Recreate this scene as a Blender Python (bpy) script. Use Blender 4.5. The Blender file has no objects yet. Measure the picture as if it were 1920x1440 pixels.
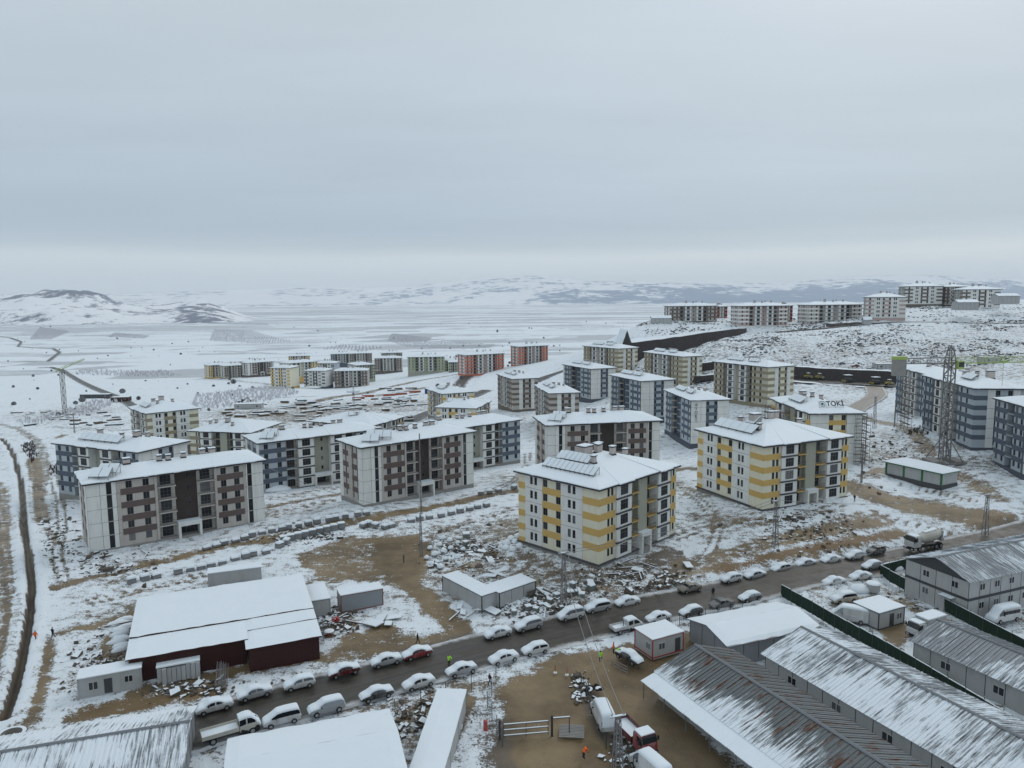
import bpy, math, random
import numpy as np
random.seed(7); RNG=np.random.default_rng(7)
SC=bpy.context.scene; COL=SC.collection
# ---------------------------------------------------------------- camera
FPX=1378.; PITCH=math.radians(6.8); ROLL=math.radians(.5); CAMZ=52.
_f=np.array([0,math.cos(PITCH),-math.sin(PITCH)]); _u=np.array([0,math.sin(PITCH),math.cos(PITCH)]); _r=np.array([1.,0,0])
CU=_u*math.cos(ROLL)+_r*math.sin(ROLL); CR=_r*math.cos(ROLL)-_u*math.sin(ROLL)
cam=bpy.data.cameras.new('camera'); camo=bpy.data.objects.new('camera',cam); COL.objects.link(camo)
cam.sensor_width=36; cam.lens=36*FPX/1920; cam.clip_start=1; cam.clip_end=120000
from mathutils import Matrix, Vector
camo.matrix_world=Matrix(((CR[0],CU[0],-_f[0],0),(CR[1],CU[1],-_f[1],0),(CR[2],CU[2],-_f[2],CAMZ),(0,0,0,1)))
SC.camera=camo
# ---------------------------------------------------------------- sky and sun (overcast winter daylight)
SUN_EL=math.radians(38); SUN_AZ=math.radians(35)
W=bpy.data.worlds.new('World'); SC.world=W; W.use_nodes=True
def nn(t,k,**kw):
    n=t.nodes.new('ShaderNode'+k)
    for a,b in kw.items():
        if a.startswith('i_'):
            key=a[2:]; key=int(key) if key.isdigit() else key.replace('_',' ')
            n.inputs[key].default_value=b
        else: setattr(n,a,b)
    return n
def ramp(t,stops,interp='LINEAR'):
    n=t.nodes.new('ShaderNodeValToRGB'); e=n.color_ramp.elements; n.color_ramp.interpolation=interp
    while len(e)<len(stops): e.new(1)
    for k,(p,c) in enumerate(stops):
        e[k].position=p; e[k].color=(*c,1) if not isinstance(c,(int,float)) else (c,c,c,1)
    return n
def mixc(t,fac,a,b,mode='MIX'):
    n=t.nodes.new('ShaderNodeMix'); n.data_type='RGBA'; n.blend_type=mode
    for s,v in ((0,fac),(6,a),(7,b)):
        if hasattr(v,'is_linked') or hasattr(v,'links'): t.links.new(v,n.inputs[s])
        else: n.inputs[s].default_value=v if s==0 else (*v,1)
    return n.outputs[2]
def mth(t,op,a,b=0.,c=None,clamp=False):
    n=t.nodes.new('ShaderNodeMath'); n.operation=op; n.use_clamp=clamp
    for s,v in ((0,a),(1,b),(2,c)):
        if v is None: continue
        if hasattr(v,'links'): t.links.new(v,n.inputs[s])
        else: n.inputs[s].default_value=v
    return n.outputs[0]
t=W.node_tree; t.nodes.clear()
out=nn(t,'OutputWorld'); bg=nn(t,'Background',i_Strength=1.0); t.links.new(bg.outputs[0],out.inputs[0])
sky=nn(t,'TexSky',sky_type='NISHITA',sun_disc=False,sun_elevation=SUN_EL,sun_rotation=SUN_AZ,altitude=600,dust_density=2.5)
skyl=mixc(t,1.0,sky.outputs[0],(.10,.10,.10),'MULTIPLY')
tc=nn(t,'TexCoord'); sx=nn(t,'SeparateXYZ'); t.links.new(tc.outputs['Generated'],sx.inputs[0])
zz=mth(t,'MAXIMUM',sx.outputs[2],0.0); zd=mth(t,'ADD',zz,.045)
cx=mth(t,'DIVIDE',sx.outputs[0],zd); cy=mth(t,'DIVIDE',sx.outputs[1],zd)
cv=nn(t,'CombineXYZ'); t.links.new(cx,cv.inputs[0]); t.links.new(cy,cv.inputs[1])
def wn(scale,detail,rough,vec,sc=None):
    m=nn(t,'Mapping'); t.links.new(vec,m.inputs[0])
    if sc: m.inputs['Scale'].default_value=sc
    n=nn(t,'TexNoise',i_Scale=scale,i_Detail=detail,i_Roughness=rough); t.links.new(m.outputs[0],n.inputs[0]); return n.outputs[0]
n1=wn(.16,6,.52,cv.outputs[0],(1.,.8,1)); n2=wn(.6,7,.6,cv.outputs[0],(.35,1.,1)); n3=wn(4.,5,.55,tc.outputs['Generated'],(1,1,9))
# cloud deck: thin bright gap just over the horizon, grey base above it, paler overhead
zw=mth(t,'ADD',zz,mth(t,'MULTIPLY',mth(t,'SUBTRACT',n3,.5),.016))
base=ramp(t,[(0,(.54,.64,.72)),(.030,(.62,.71,.77)),(.050,(.665,.74,.78)),(.066,(.46,.555,.635)),(.085,(.39,.49,.585)),(.14,(.46,.555,.635)),(.24,(.545,.635,.70)),(.42,(.625,.705,.755)),(1,(.69,.76,.805))])
t.links.new(zw,base.inputs[0])
var=mth(t,'MULTIPLY',mth(t,'SUBTRACT',mth(t,'ADD',mth(t,'MULTIPLY',n1,.55),mth(t,'MULTIPLY',n2,.45)),.5),.8)
var=mth(t,'MULTIPLY',var,mth(t,'MULTIPLY',zz,6.,clamp=True))
cl=mixc(t,1.0,base.outputs[0],(1,1,1),'MULTIPLY')
hv=nn(t,'HueSaturation'); t.links.new(cl,hv.inputs['Color']); t.links.new(mth(t,'ADD',var,1.0),hv.inputs['Value'])
fin=mixc(t,.88,skyl,hv.outputs[0]); t.links.new(fin,bg.inputs[0])
sun=bpy.data.lights.new('sun','SUN'); sun.energy=.6; sun.angle=math.radians(25); sun.color=(1,.97,.93)
suno=bpy.data.objects.new('sun',sun); COL.objects.link(suno)
_sd=Vector((math.sin(SUN_AZ)*math.cos(SUN_EL),math.cos(SUN_AZ)*math.cos(SUN_EL),math.sin(SUN_EL)))
suno.rotation_euler=_sd.to_track_quat('Z','Y').to_euler(); suno.location=(0,0,300)
SC.view_settings.view_transform='Standard'; SC.view_settings.look='None'; SC.view_settings.gamma=1; SC.view_settings.exposure=0; SC.view_settings.use_curve_mapping=False
SC.cycles.max_bounces=5; SC.cycles.diffuse_bounces=2; SC.cycles.glossy_bounces=2; SC.cycles.transmission_bounces=3; SC.cycles.volume_bounces=1; SC.cycles.transparent_max_bounces=6
SC.cycles.use_denoising=True; SC.cycles.use_adaptive_sampling=True; SC.cycles.adaptive_threshold=.02
# ---------------------------------------------------------------- photo pixel -> ground point
def ray(x,y): return _f+CR*(x-960)/FPX-CU*(y-720)/FPX
def at(x,y,z=0.):
    d=ray(x,y); k=(z-CAMZ)/d[2]; return np.array([d[0]*k,d[1]*k,z])
def atd(x,y,d): return np.array([0,0,CAMZ])+ray(x,y)*d
# ---------------------------------------------------------------- materials
MATS={}
def pmat(name,col,rough=.75,var=.12,scale=1.2,metal=0,spec=.3,bump=0,dirt=None,rnd=0.):
    """painted / plain surface with a little tonal noise"""
    if name in MATS: return MATS[name]
    m=bpy.data.materials.new(name); m.use_nodes=True; t=m.node_tree; b=t.nodes['Principled BSDF']
    b.inputs['Roughness'].default_value=rough; b.inputs['Metallic'].default_value=metal; b.inputs['Specular IOR Level'].default_value=spec
    g=nn(t,'NewGeometry'); n=nn(t,'TexNoise',i_Scale=scale,i_Detail=5,i_Roughness=.6); t.links.new(g.outputs['Position'],n.inputs[0])
    v=mth(t,'ADD',mth(t,'MULTIPLY',mth(t,'SUBTRACT',n.outputs[0],.5),var*2),1.)
    if rnd:
        oi=nn(t,'ObjectInfo'); v=mth(t,'MULTIPLY',v,mth(t,'ADD',mth(t,'MULTIPLY',oi.outputs['Random'],rnd),1-rnd/2))
    h=nn(t,'HueSaturation'); h.inputs['Color'].default_value=(*col,1); t.links.new(v,h.inputs['Value'])
    c=h.outputs[0]
    if dirt:
        m2=nn(t,'Mapping'); m2.inputs['Scale'].default_value=(1,1,.25); t.links.new(g.outputs['Position'],m2.inputs[0])
        n2=nn(t,'TexNoise',i_Scale=.9,i_Detail=6,i_Roughness=.7); t.links.new(m2.outputs[0],n2.inputs[0])
        r=ramp(t,[(.45,0.),(.72,.6)]); t.links.new(n2.outputs[0],r.inputs[0]); c=mixc(t,r.outputs[0],c,dirt)
    t.links.new(c,b.inputs['Base Color'])
    if bump:
        bp=nn(t,'Bump',i_Strength=bump,i_Distance=.1); t.links.new(n.outputs[0],bp.inputs['Height']); t.links.new(bp.outputs[0],b.inputs['Normal'])
    MATS[name]=m; return m
snow=pmat('snow',(.755,.82,.87),.6,.035,.5,spec=.25,bump=.35)
white=pmat('wall_white',(.72,.725,.70),dirt=(.56,.55,.52),var=.06)
cream=pmat('wall_cream',(.72,.685,.54),dirt=(.60,.56,.44),var=.06)
tan=pmat('wall_tan',(.50,.455,.36),var=.06)
yellow=pmat('band_yellow',(.58,.385,.13),var=.08)
brown=pmat('band_brown',(.125,.092,.085),var=.08)
pinkw=pmat('wall_greige',(.47,.43,.395),dirt=(.38,.35,.32),var=.06)
olive=pmat('band_olive',(.285,.25,.175),var=.08)
taupe=pmat('band_taupe',(.15,.125,.105),var=.08)
dblue=pmat('band_blue',(.095,.118,.152),var=.08)
lblue=pmat('wall_light_blue',(.40,.45,.49),var=.06)
sage=pmat('wall_sage',(.36,.36,.295),var=.06)
darkrec=pmat('recess_brown',(.055,.042,.038),var=.1)
slab=pmat('slab_dark',(.075,.075,.08),var=.1)
salmon=pmat('wall_salmon',(.55,.16,.09),var=.06)
pink=pmat('wall_pink',(.47,.36,.335),var=.06)
lgreen=pmat('wall_green',(.40,.45,.30),var=.06)
conc=pmat('concrete',(.27,.26,.245),.85,.2,1.5,bump=.3)
plinthb=pmat('plinth_blue_grey',(.085,.095,.12),var=.12)
fascia=pmat('fascia',(.035,.03,.03),.6,.1)
chim=pmat('chimney_render',(.50,.45,.42),var=.1)
framem=pmat('window_frame',(.10,.10,.11),.5,.05)
framew=pmat('window_frame_white',(.55,.55,.55),.5,.05)
steel=pmat('galvanised_steel',(.22,.225,.23),.5,.15,3,metal=.4)
dsteel=pmat('dark_steel',(.05,.052,.056),.55,.15,3,metal=.2)
rail=pmat('railing_grey',(.11,.11,.115),.5,.1)
def glassmat():
    m=bpy.data.materials.new('window_glass'); m.use_nodes=True; t=m.node_tree; b=t.nodes['Principled BSDF']
    oi=nn(t,'ObjectInfo'); r=ramp(t,[(0,(.014,.016,.019)),(.55,(.022,.025,.03)),(.8,(.05,.055,.06)),(.93,(.12,.13,.145)),(1,(.2,.2,.2))]); t.links.new(oi.outputs['Random'],r.inputs[0])
    t.links.new(r.outputs[0],b.inputs['Base Color']); b.inputs['Roughness'].default_value=.12; b.inputs['Specular IOR Level'].default_value=.28
    return m
glass=glassmat()
# ---------------------------------------------------------------- mesh helpers
class MB:
    def __init__(s): s.v=[]; s.f=[]; s.m=[]
    def quad(s,a,b,c,d,m=0):
        k=len(s.v); s.v+=[tuple(a),tuple(b),tuple(c),tuple(d)]; s.f.append((k,k+1,k+2,k+3)); s.m.append(m)
    def poly(s,ps,m=0):
        k=len(s.v); s.v+=[tuple(p) for p in ps]; s.f.append(tuple(range(k,k+len(ps)))); s.m.append(m)
    def box(s,x0,x1,y0,y1,z0,z1,m=0,top=None):
        k=len(s.v); s.v+=[(x0,y0,z0),(x1,y0,z0),(x1,y1,z0),(x0,y1,z0),(x0,y0,z1),(x1,y0,z1),(x1,y1,z1),(x0,y1,z1)]
        for i,q in enumerate(((0,3,2,1),(4,5,6,7),(0,1,5,4),(1,2,6,5),(2,3,7,6),(3,0,4,7))):
            s.f.append(tuple(k+j for j in q)); s.m.append(top if (i==1 and top is not None) else m)
    def obox(s,c,ax,ay,az,m=0,top=None):
        """box from centre and three half-axis vectors"""
        c=np.array(c,float);ax=np.array(ax,float);ay=np.array(ay,float);az=np.array(az,float);k=len(s.v)
        for sz in (-1,1):
            for sx_,sy_ in ((-1,-1),(1,-1),(1,1),(-1,1)): s.v.append(tuple(c+ax*sx_+ay*sy_+az*sz))
        for i,q in enumerate(((0,3,2,1),(4,5,6,7),(0,1,5,4),(1,2,6,5),(2,3,7,6),(3,0,4,7))):
            s.f.append(tuple(k+j for j in q)); s.m.append(top if (i==1 and top is not None) else m)
    def bar(s,a,b,r,m=0):
        a=np.array(a,float);b=np.array(b,float);d=b-a;L=np.linalg.norm(d)
        if L<1e-6: return
        d/=L; h=np.array([0,0,1.]) if abs(d[2])<.9 else np.array([1.,0,0]); x=np.cross(d,h);x/=np.linalg.norm(x);y=np.cross(d,x)
        s.obox((a+b)/2,x*r,y*r,d*L/2,m)
    def cyl(s,c,r,h,n=10,m=0,r2=None,axis='z',top=None):
        r2=r if r2 is None else r2; k=len(s.v)
        for j,(rr,hh) in enumerate(((r,0),(r2,h))):
            for i in range(n):
                a=2*math.pi*i/n; p=(rr*math.cos(a),rr*math.sin(a),hh)
                if axis=='x': p=(p[2],p[0],p[1])
                if axis=='y': p=(p[0],p[2],p[1])
                s.v.append((c[0]+p[0],c[1]+p[1],c[2]+p[2]))
        for i in range(n):
            q=(k+i,k+(i+1)%n,k+n+(i+1)%n,k+n+i); s.f.append(q); s.m.append(m)
        s.f.append(tuple(k+n+i for i in range(n))); s.m.append(m if top is None else top)
        s.f.append(tuple(k+n-1-i for i in range(n))); s.m.append(m)
    def loft(s,rings,m=0,closed=True,cap=True):
        k=len(s.v); n=len(rings[0])
        for r in rings: s.v+=[tuple(p) for p in r]
        for j in range(len(rings)-1):
            for i in range(n if closed else n-1):
                s.f.append((k+j*n+i,k+j*n+(i+1)%n,k+(j+1)*n+(i+1)%n,k+(j+1)*n+i)); s.m.append(m(j,i) if callable(m) else m)
        if cap:
            s.f.append(tuple(k+i for i in range(n))[::-1]); s.m.append(m(0,0) if callable(m) else m)
            s.f.append(tuple(k+(len(rings)-1)*n+i for i in range(n))); s.m.append(m(len(rings)-2,0) if callable(m) else m)
    def mesh(s,name,mats,smooth=False):
        me=bpy.data.meshes.new(name); me.from_pydata(s.v,[],s.f)
        for x in (mats if isinstance(mats,(list,tuple)) else [mats]): me.materials.append(x)
        me.polygons.foreach_set('material_index',s.m)
        if smooth: me.polygons.foreach_set('use_smooth',[True]*len(s.f))
        me.update(); return me
def ob(name,data,parent=None,loc=(0,0,0),rz=0.,rot=None,scale=None):
    o=bpy.data.objects.new(name,data); COL.objects.link(o)
    if parent is not None: o.parent=parent
    o.location=[float(q) for q in loc]; o.rotation_euler=rot if rot is not None else (0,0,rz)
    if scale is not None: o.scale=scale
    return o
def thing(name,label,cat,loc=(0,0,0),rz=0.,group=None):
    return tag(ob(name,None,None,loc,rz),label,cat,group)
def tag(o,label=None,cat=None,group=None,kind=None):
    if label: o['label']=label
    if cat: o['category']=cat
    if group: o['group']=group
    if kind: o['kind']=kind
    return o
CACHE={}
def cm(key,fn):
    if key not in CACHE: CACHE[key]=fn()
    return CACHE[key]
def lerp(a,b,k): return a+(b-a)*k
# value noise for relief
def vnoise(x,y,seed=0):
    xi=np.floor(x).astype(np.int64); yi=np.floor(y).astype(np.int64); fx=x-xi; fy=y-yi
    fx=fx*fx*(3-2*fx); fy=fy*fy*(3-2*fy)
    def h(a,b):
        n=(a*374761393+b*668265263+seed*974711)&0x7fffffff; n=((n^(n>>13))*1274126177)&0x7fffffff; return ((n^(n>>16))&0xffff)/65535.
    return (h(xi,yi)*(1-fx)+h(xi+1,yi)*fx)*(1-fy)+(h(xi,yi+1)*(1-fx)+h(xi+1,yi+1)*fx)*fy
def fbm(x,y,seed=0,oct=4):
    a=0*x; w=.5
    for k in range(oct): a=a+w*vnoise(x*2**k,y*2**k,seed+k*17); w*=.5
    return a/(1-.5**oct)
# ---------------------------------------------------------------- terrain height
CTRL=[(-86.8,144.6,.6),(-57,167,.6),(-36,173,1.4),(-10,193,1.0),(9,197,1.8),(41,203,2),(15.7,129.8,1.6),(34,149,2),(0,147,1.4),(54.7,157,4),(78,168,4.6),(46,180,3.6),
(-97,188,-2),(-128,203,-3.5),(-140,278,-8.5),(-126,292,-10),(-99,274,-13),(-71.6,202.6,-2.6),(-52,218,-3.6),(-27,229,-5),(4,253,-6),(-54,281,-12),(-37,387,-14),(-16,326,-12.5),(0,400,-11.5),(17,340,-11.5),
(44,408,-8),(58,328,-7),(69,281,-8),(66,316,-7.5),(65,447,-.5),(92,397,0),(114,325,1),(100,358,0.5),(82,201,4.4),(85,235,1),(131,207,6.4),(138,243,7.5),(127,182,4.6),(145,186,5.5),(108,192,3.4),
(-348,867,-42),(-300,837,-38),(-195,637,-26),(-168,662,-30),(-151,667,-30),(-126,838,-34),(-70,738,-24),(-33,648,-17),(11,664,-10),(40,690,-6),
(155,563,31),(162,533,29),(215,543,29.5),(273,518,34.5),(344,595,41.5),(362,564,39.5),(420,560,40),(186,395,8.5),(150,398,7.5),(225,392,9.5),(170,445,20),(209,446,20.5),(260,440,21),(320,430,22),(130,438,18.5),(128,456,24.5),(160,458,24.5),(88,470,15),(84,492,6),(108,490,11),(138,490,17),(165,494,22),(108,540,30),(140,540,29.5),(84,530,24),(60,540,2),(50,500,-4),
(300,330,14),(240,320,10),(190,320,5),(330,260,16),(190,240,9),(150,160,3),(200,160,5),(110,160,2.2),(104,150,.6),(90,150,.6)]
for x in (-140,-90,-45,0,45,90,140):
    CTRL+=[(x,40,0),(x,70,0),(x,95,0 if x<100 else .5)]
CTRL+=[(-25,115,.1),(10,112,0),(-60,115,.1),(40,124,0),(70,138,0),(95,146,.3),(-110,130,0),(-140,150,-.5),(-170,190,-3),(-230,260,-9),(-190,230,-6),(-60,130,.3),(-20,140,.8),(60,110,0),(100,115,.2)]
for u,prof in ((-1.2,((300,-12),(430,-18),(690,-31),(1000,-45),(1500,-60))),(-.7,((300,-10),(430,-17),(690,-31),(1000,-46),(1500,-60))),(-.35,((420,-15),(690,-31),(1050,-46),(1500,-60))),(0,((520,-17),(1000,-34),(1500,-56))),(.1,((1000,-28),(1500,-56))),(.3,((800,24),(1100,-10),(1500,-50))),(.6,((700,42),(1000,30),(1500,-20))),(1.0,((400,22),(700,40),(1000,36),(1500,10)))):
    CTRL+=[(u*d,d,z) for d,z in prof]
for u in (-1.4,-.8,-.4,0,.4,.8,1.4):
    CTRL+=[(u*d,d,z) for d,z in ((2200,-78),(3200,-92),(6000,-112),(12000,-122),(40000,-128))]
CTRL=np.array(CTRL,float)
def warp(x,y):
    y=np.maximum(y,30.); return x/y*2.2, np.log(y)*1.3
def _tps(r2): return np.where(r2>1e-12,r2*np.log(np.maximum(r2,1e-12)),0.)
_cu,_cv=warp(CTRL[:,0],CTRL[:,1]); _n=len(CTRL)
_K=_tps((_cu[:,None]-_cu)**2+(_cv[:,None]-_cv)**2)+np.eye(_n)*2e-3
_P=np.stack([np.ones(_n),_cu,_cv],1); _A=np.block([[_K,_P],[_P.T,np.zeros((3,3))]])
_w=np.linalg.solve(_A,np.concatenate([CTRL[:,2],np.zeros(3)]))
def tz(x,y):
    x=np.atleast_1d(np.asarray(x,float)); y=np.atleast_1d(np.asarray(y,float)); a,b=warp(x,y); o=np.empty_like(x)
    for k in range(0,len(x),20000):
        s=slice(k,k+20000); o[s]=_tps((a[s,None]-_cu)**2+(b[s,None]-_cv)**2)@_w[:_n]+_w[_n]+_w[_n+1]*a[s]+_w[_n+2]*b[s]
    return o
def gz(x,y): return float(tz(x,y)[0])
def gat(px,py,z=0.):
    """ground point under a photo pixel"""
    for _ in range(25):
        p=at(px,py,z) if ray(px,py)[2]<-.004 else atd(px,py,3000)
        zn=gz(p[0],p[1]); 
        if abs(zn-z)<.02: break
        z=lerp(z,zn,.6)
    return np.array([p[0],p[1],gz(p[0],p[1])])
def pline(pts,z=0.): return np.array([gat(a,b,z)[:2] for a,b in pts])
def segdist(px,py,line):
    """distance to a polyline and arc position of the nearest point"""
    best=np.full(px.shape,1e9); tt=np.zeros(px.shape); acc=0.
    for a,b in zip(line[:-1],line[1:]):
        d=b-a; L=np.hypot(*d)+1e-9; k=np.clip(((px-a[0])*d[0]+(py-a[1])*d[1])/L**2,0,1)
        q=np.hypot(px-a[0]-k*d[0],py-a[1]-k*d[1]); m=q<best; best[m]=q[m]; tt[m]=acc+k[m]*L; acc+=L
    return best,tt
def inpoly(px,py,poly):
    c=np.zeros(px.shape,bool); n=len(poly)
    for i in range(n):
        x1,y1=poly[i]; x2,y2=poly[(i+1)%n]
        c^=((y1>py)!=(y2>py))&(px<(x2-x1)*(py-y1)/(y2-y1+1e-12)+x1)
    return c
def sstep(a,b,x): k=np.clip((x-a)/(b-a),0,1); return k*k*(3-2*k)
# roads: centre line (world), half width, tone
ROADS=[('asphalt_road',np.array([(-92,50),(-60,71),(-36,86.2),(-14,98.6),(3,107.6),(21,116.6),(52,129.8),(80,141.2),(104,150),(150,166),(200,180)],float),5.0),
]
def resample(line,step):
    d=np.hypot(*(np.diff(line,axis=0)).T); s=np.concatenate([[0],np.cumsum(d)]); n=max(2,int(s[-1]/step)); q=np.linspace(0,s[-1],n)
    # smooth
    l=np.stack([np.interp(q,s,line[:,0]),np.interp(q,s,line[:,1])],1)
    for _ in range(6): l[1:-1]=(l[:-2]+2*l[1:-1]+l[2:])/4
    return l
def addroad(name,pts,hw,step=3.,world=False):
    ROADS.append((name,np.array(pts,float) if world else pline(pts),hw))
addroad('asphalt_road',[(738,803),(800,775),(868,748),(912,731)],4.2)
addroad('asphalt_road',[(1000,716),(1030,703),(1072,688)],4.2)
addroad('asphalt_road',[(846,740),(868,712),(884,700)],5.0)
addroad('asphalt_road',[(1476,712),(1560,716),(1650,721),(1740,724),(1800,727)],5.0)
addroad('ramp_road',[(126,280),(140,303),(158,328),(176,350),(185,374)],4.4,world=True)
addroad('asphalt_road',[(255,764),(226,746),(180,728),(140,708),(118,694),(96,688),(72,689)],3.2)
addroad('asphalt_road',[(-30,680),(40,677),(90,677),(112,660),(100,653),(60,651),(34,649),(40,640),(20,633),(-20,628)],3.2)
addroad('asphalt_road',[(185,515),(245,508),(300,497),(360,488),(430,482)],3.6,world=True)
ROADS=[(n,resample(l,3.),h) for n,l,h in ROADS]
# bare-earth strokes: photo-traced centre lines dropped on the ground, half width, strength, tone (0 earth .. 1 grey)
MUD=[]
def mud(pts,hw,s=1.,tone=0.): MUD.append((pline(pts),hw,s,tone))
def mudp(pts,s=1.,tone=0.,feather=1.5): MUD.append((pline(pts),-feather,s,tone))
mud([(-10,1330),(8,1240),(14,1150),(8,1060),(-8,1000)],1.5,.8); mud([(24,1290),(32,1190),(33,1110),(20,1040),(8,1000)],.7,.6)
mud([(-10,905),(8,960),(16,1010)],2.2,.7); mud([(-5,795),(30,802),(62,820),(78,842),(82,880),(70,930)],1.9,.62,.3); mud([(62,860),(66,900),(64,930),(74,975)],2.0,.85)
mud([(86,990),(110,1020),(150,1010)],.9,.6); mud([(245,1152),(180,1172),(120,1186),(96,1194),(88,1230),(76,1290),(60,1345),(30,1372)],1.0,.8)
mudp([(552,1042),(648,1007),(782,1006),(800,1022),(790,1080),(768,1108),(700,1090),(640,1090),(590,1066)],.70); mudp([(700,1010),(782,1006),(800,1022),(790,1080),(768,1108),(720,1070)],1.0)
mud([(772,1100),(812,1135),(850,1168),(872,1196)],2.1,1.); mudp([(640,1190),(720,1172),(770,1196),(850,1186),(905,1196),(880,1212),(800,1216),(690,1236),(610,1240)],.8)
mud([(110,1098),(200,1078),(300,1054),(400,1030),(520,1004)],1.5,.85); mud([(500,1012),(640,982),(760,960),(860,940),(968,920)],2.2,1.)
mud([(600,905),(700,890)],1.5,.5); mud([(505,950),(560,940),(640,925)],1.3,.75); mud([(500,925),(600,908)],1.2,.5,.5)
mudp([(1052,1232),(1200,1206),(1300,1186),(1310,1228),(1246,1270),(1236,1310),(1250,1350),(1345,1445),(925,1445),(948,1330),(925,1300),(1000,1262)],1.05)
mudp([(1090,1300),(1150,1280),(1240,1300),(1330,1445),(1120,1445)],1.2)
mudp([(898,1445),(900,1330),(935,1310),(950,1445)],.5,.6)
mud([(1585,908),(1650,934),(1750,954),(1850,974),(1960,1002)],5.2,1.08); mud([(1252,884),(1285,878),(1316,880)],3.0,1.05); mud([(1270,905),(1330,930)],1.4,.5)
mud([(1250,1082),(1330,1052),(1430,1022),(1520,1000),(1600,984),(1660,975)],2.4,.66); mud([(1500,996),(1600,982),(1640,978)],1.4,.95)
mud([(1236,1100),(1262,1070),(1290,1050)],1.4,.8); mud([(1350,1066),(1450,1044),(1560,1022),(1690,1000)],1.3,1.0,-.6)
mud([(1180,1080),(1230,1050),(1262,1035)],2.0,.8,.7)
mudp([(1565,1120),(1640,1115),(1660,1140),(1600,1160)],.95); mudp([(1650,1175),(1690,1160),(1705,1190),(1680,1215)],1.); mud([(1690,1130),(1760,1160),(1850,1215),(1920,1250)],2.0,.7)
mud([(1600,770),(1640,790),(1690,800),(1720,815),(1745,850)],2.0,.75); mud([(1790,890),(1830,905),(1870,935)],2.5,.7); mud([(1660,880),(1620,895)],2.,.7)
mud([(560,760),(640,742),(720,728),(800,712),(866,700)],4.5,.85,.35); mud([(600,772),(560,790)],4,.6,.4); mud([(700,742),(790,727)],6,.8,.1); mud([(380,708),(470,716),(520,724)],4,.55,.6); mud([(700,735),(640,742)],3,.8)
mud([(420,742),(520,745),(600,742)],3,.5,.6); mud([(100,800),(180,805),(240,806)],3,.5,.6); mud([(870,690),(1000,660)],3,.2,.5)
mud([(118,816),(110,820)],1.5,.9); mud([(650,1170),(640,1150)],2,.6); mud([(250,1300),(420,1262),(600,1232)],1.2,.95); mud([(150,1338),(260,1318),(400,1290)],1.6,1.,-.2); mud([(230,1190),(210,1230),(240,1245)],2.2,.85)
mud([(980,1040),(1060,1085),(1110,1095),(1200,1050)],1.5,.7,.5); mud([(1130,1100),(1060,1120)],1.,.7); mud([(890,1060),(850,1075)],1.,.6); mud([(920,1040),(960,1055)],1.,.8)
mud([(1300,965),(1420,985),(1450,980)],1.2,.6,.3); mud([(760,1350),(830,1300)],1.4,.55); mud([(845,1400),(880,1310)],.8,1.); mud([(1100,1300),(1140,1380)],1.2,.75,.6)
mud([(1240,1330),(1300,1400),(1340,1445)],2.6,1.1,.2); mud([(1185,1010),(1240,990)],1,.5)
def ruts(pts,s=.66,tone=.3,gap=.85):
    l=resample(pline(pts),2.); t=np.gradient(l,axis=0); t/=np.hypot(*t.T)[:,None]; n=np.stack([-t[:,1],t[:,0]],1)
    for g in (-gap,gap): MUD.append((l+n*g,.34,s,tone))
for q in ([(1215,1112),(1245,1080),(1290,1056),(1380,1030),(1480,1004),(1580,975),(1640,960)],[(1262,1010),(1330,985),(1420,978),(1500,968),(1580,945)],[(1270,905),(1310,935),(1350,985),(1330,1040),(1250,1085)],[(505,935),(560,925),(640,912),(720,900)],[(500,962),(580,945),(640,935)],[(900,930),(960,905),(985,880),(990,850)],[(800,1010),(860,985),(930,960),(980,950)],[(160,1130),(240,1112),(330,1090),(420,1066)],[(95,880),(110,930),(118,985),(105,1040),(120,1090)],[(0,1000),(18,1080),(20,1180),(6,1280)],[(1640,960),(1720,985),(1800,1005),(1860,1018)],[(1620,900),(1690,905),(1760,925),(1830,940)],[(1690,830),(1740,850),(1800,890),(1850,910)],[(1250,890),(1220,905),(1200,930)],[(1000,1010),(960,985),(930,975)],[(560,1100),(600,1085),(660,1085)]): ruts(q)
TRENCH=pline([(2,822),(14,834),(25,852),(33,880),(39,905),(42,950),(45,990),(53,1040),(59,1090),(57,1140),(50,1190),(40,1240),(24,1300),(8,1345)])
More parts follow.
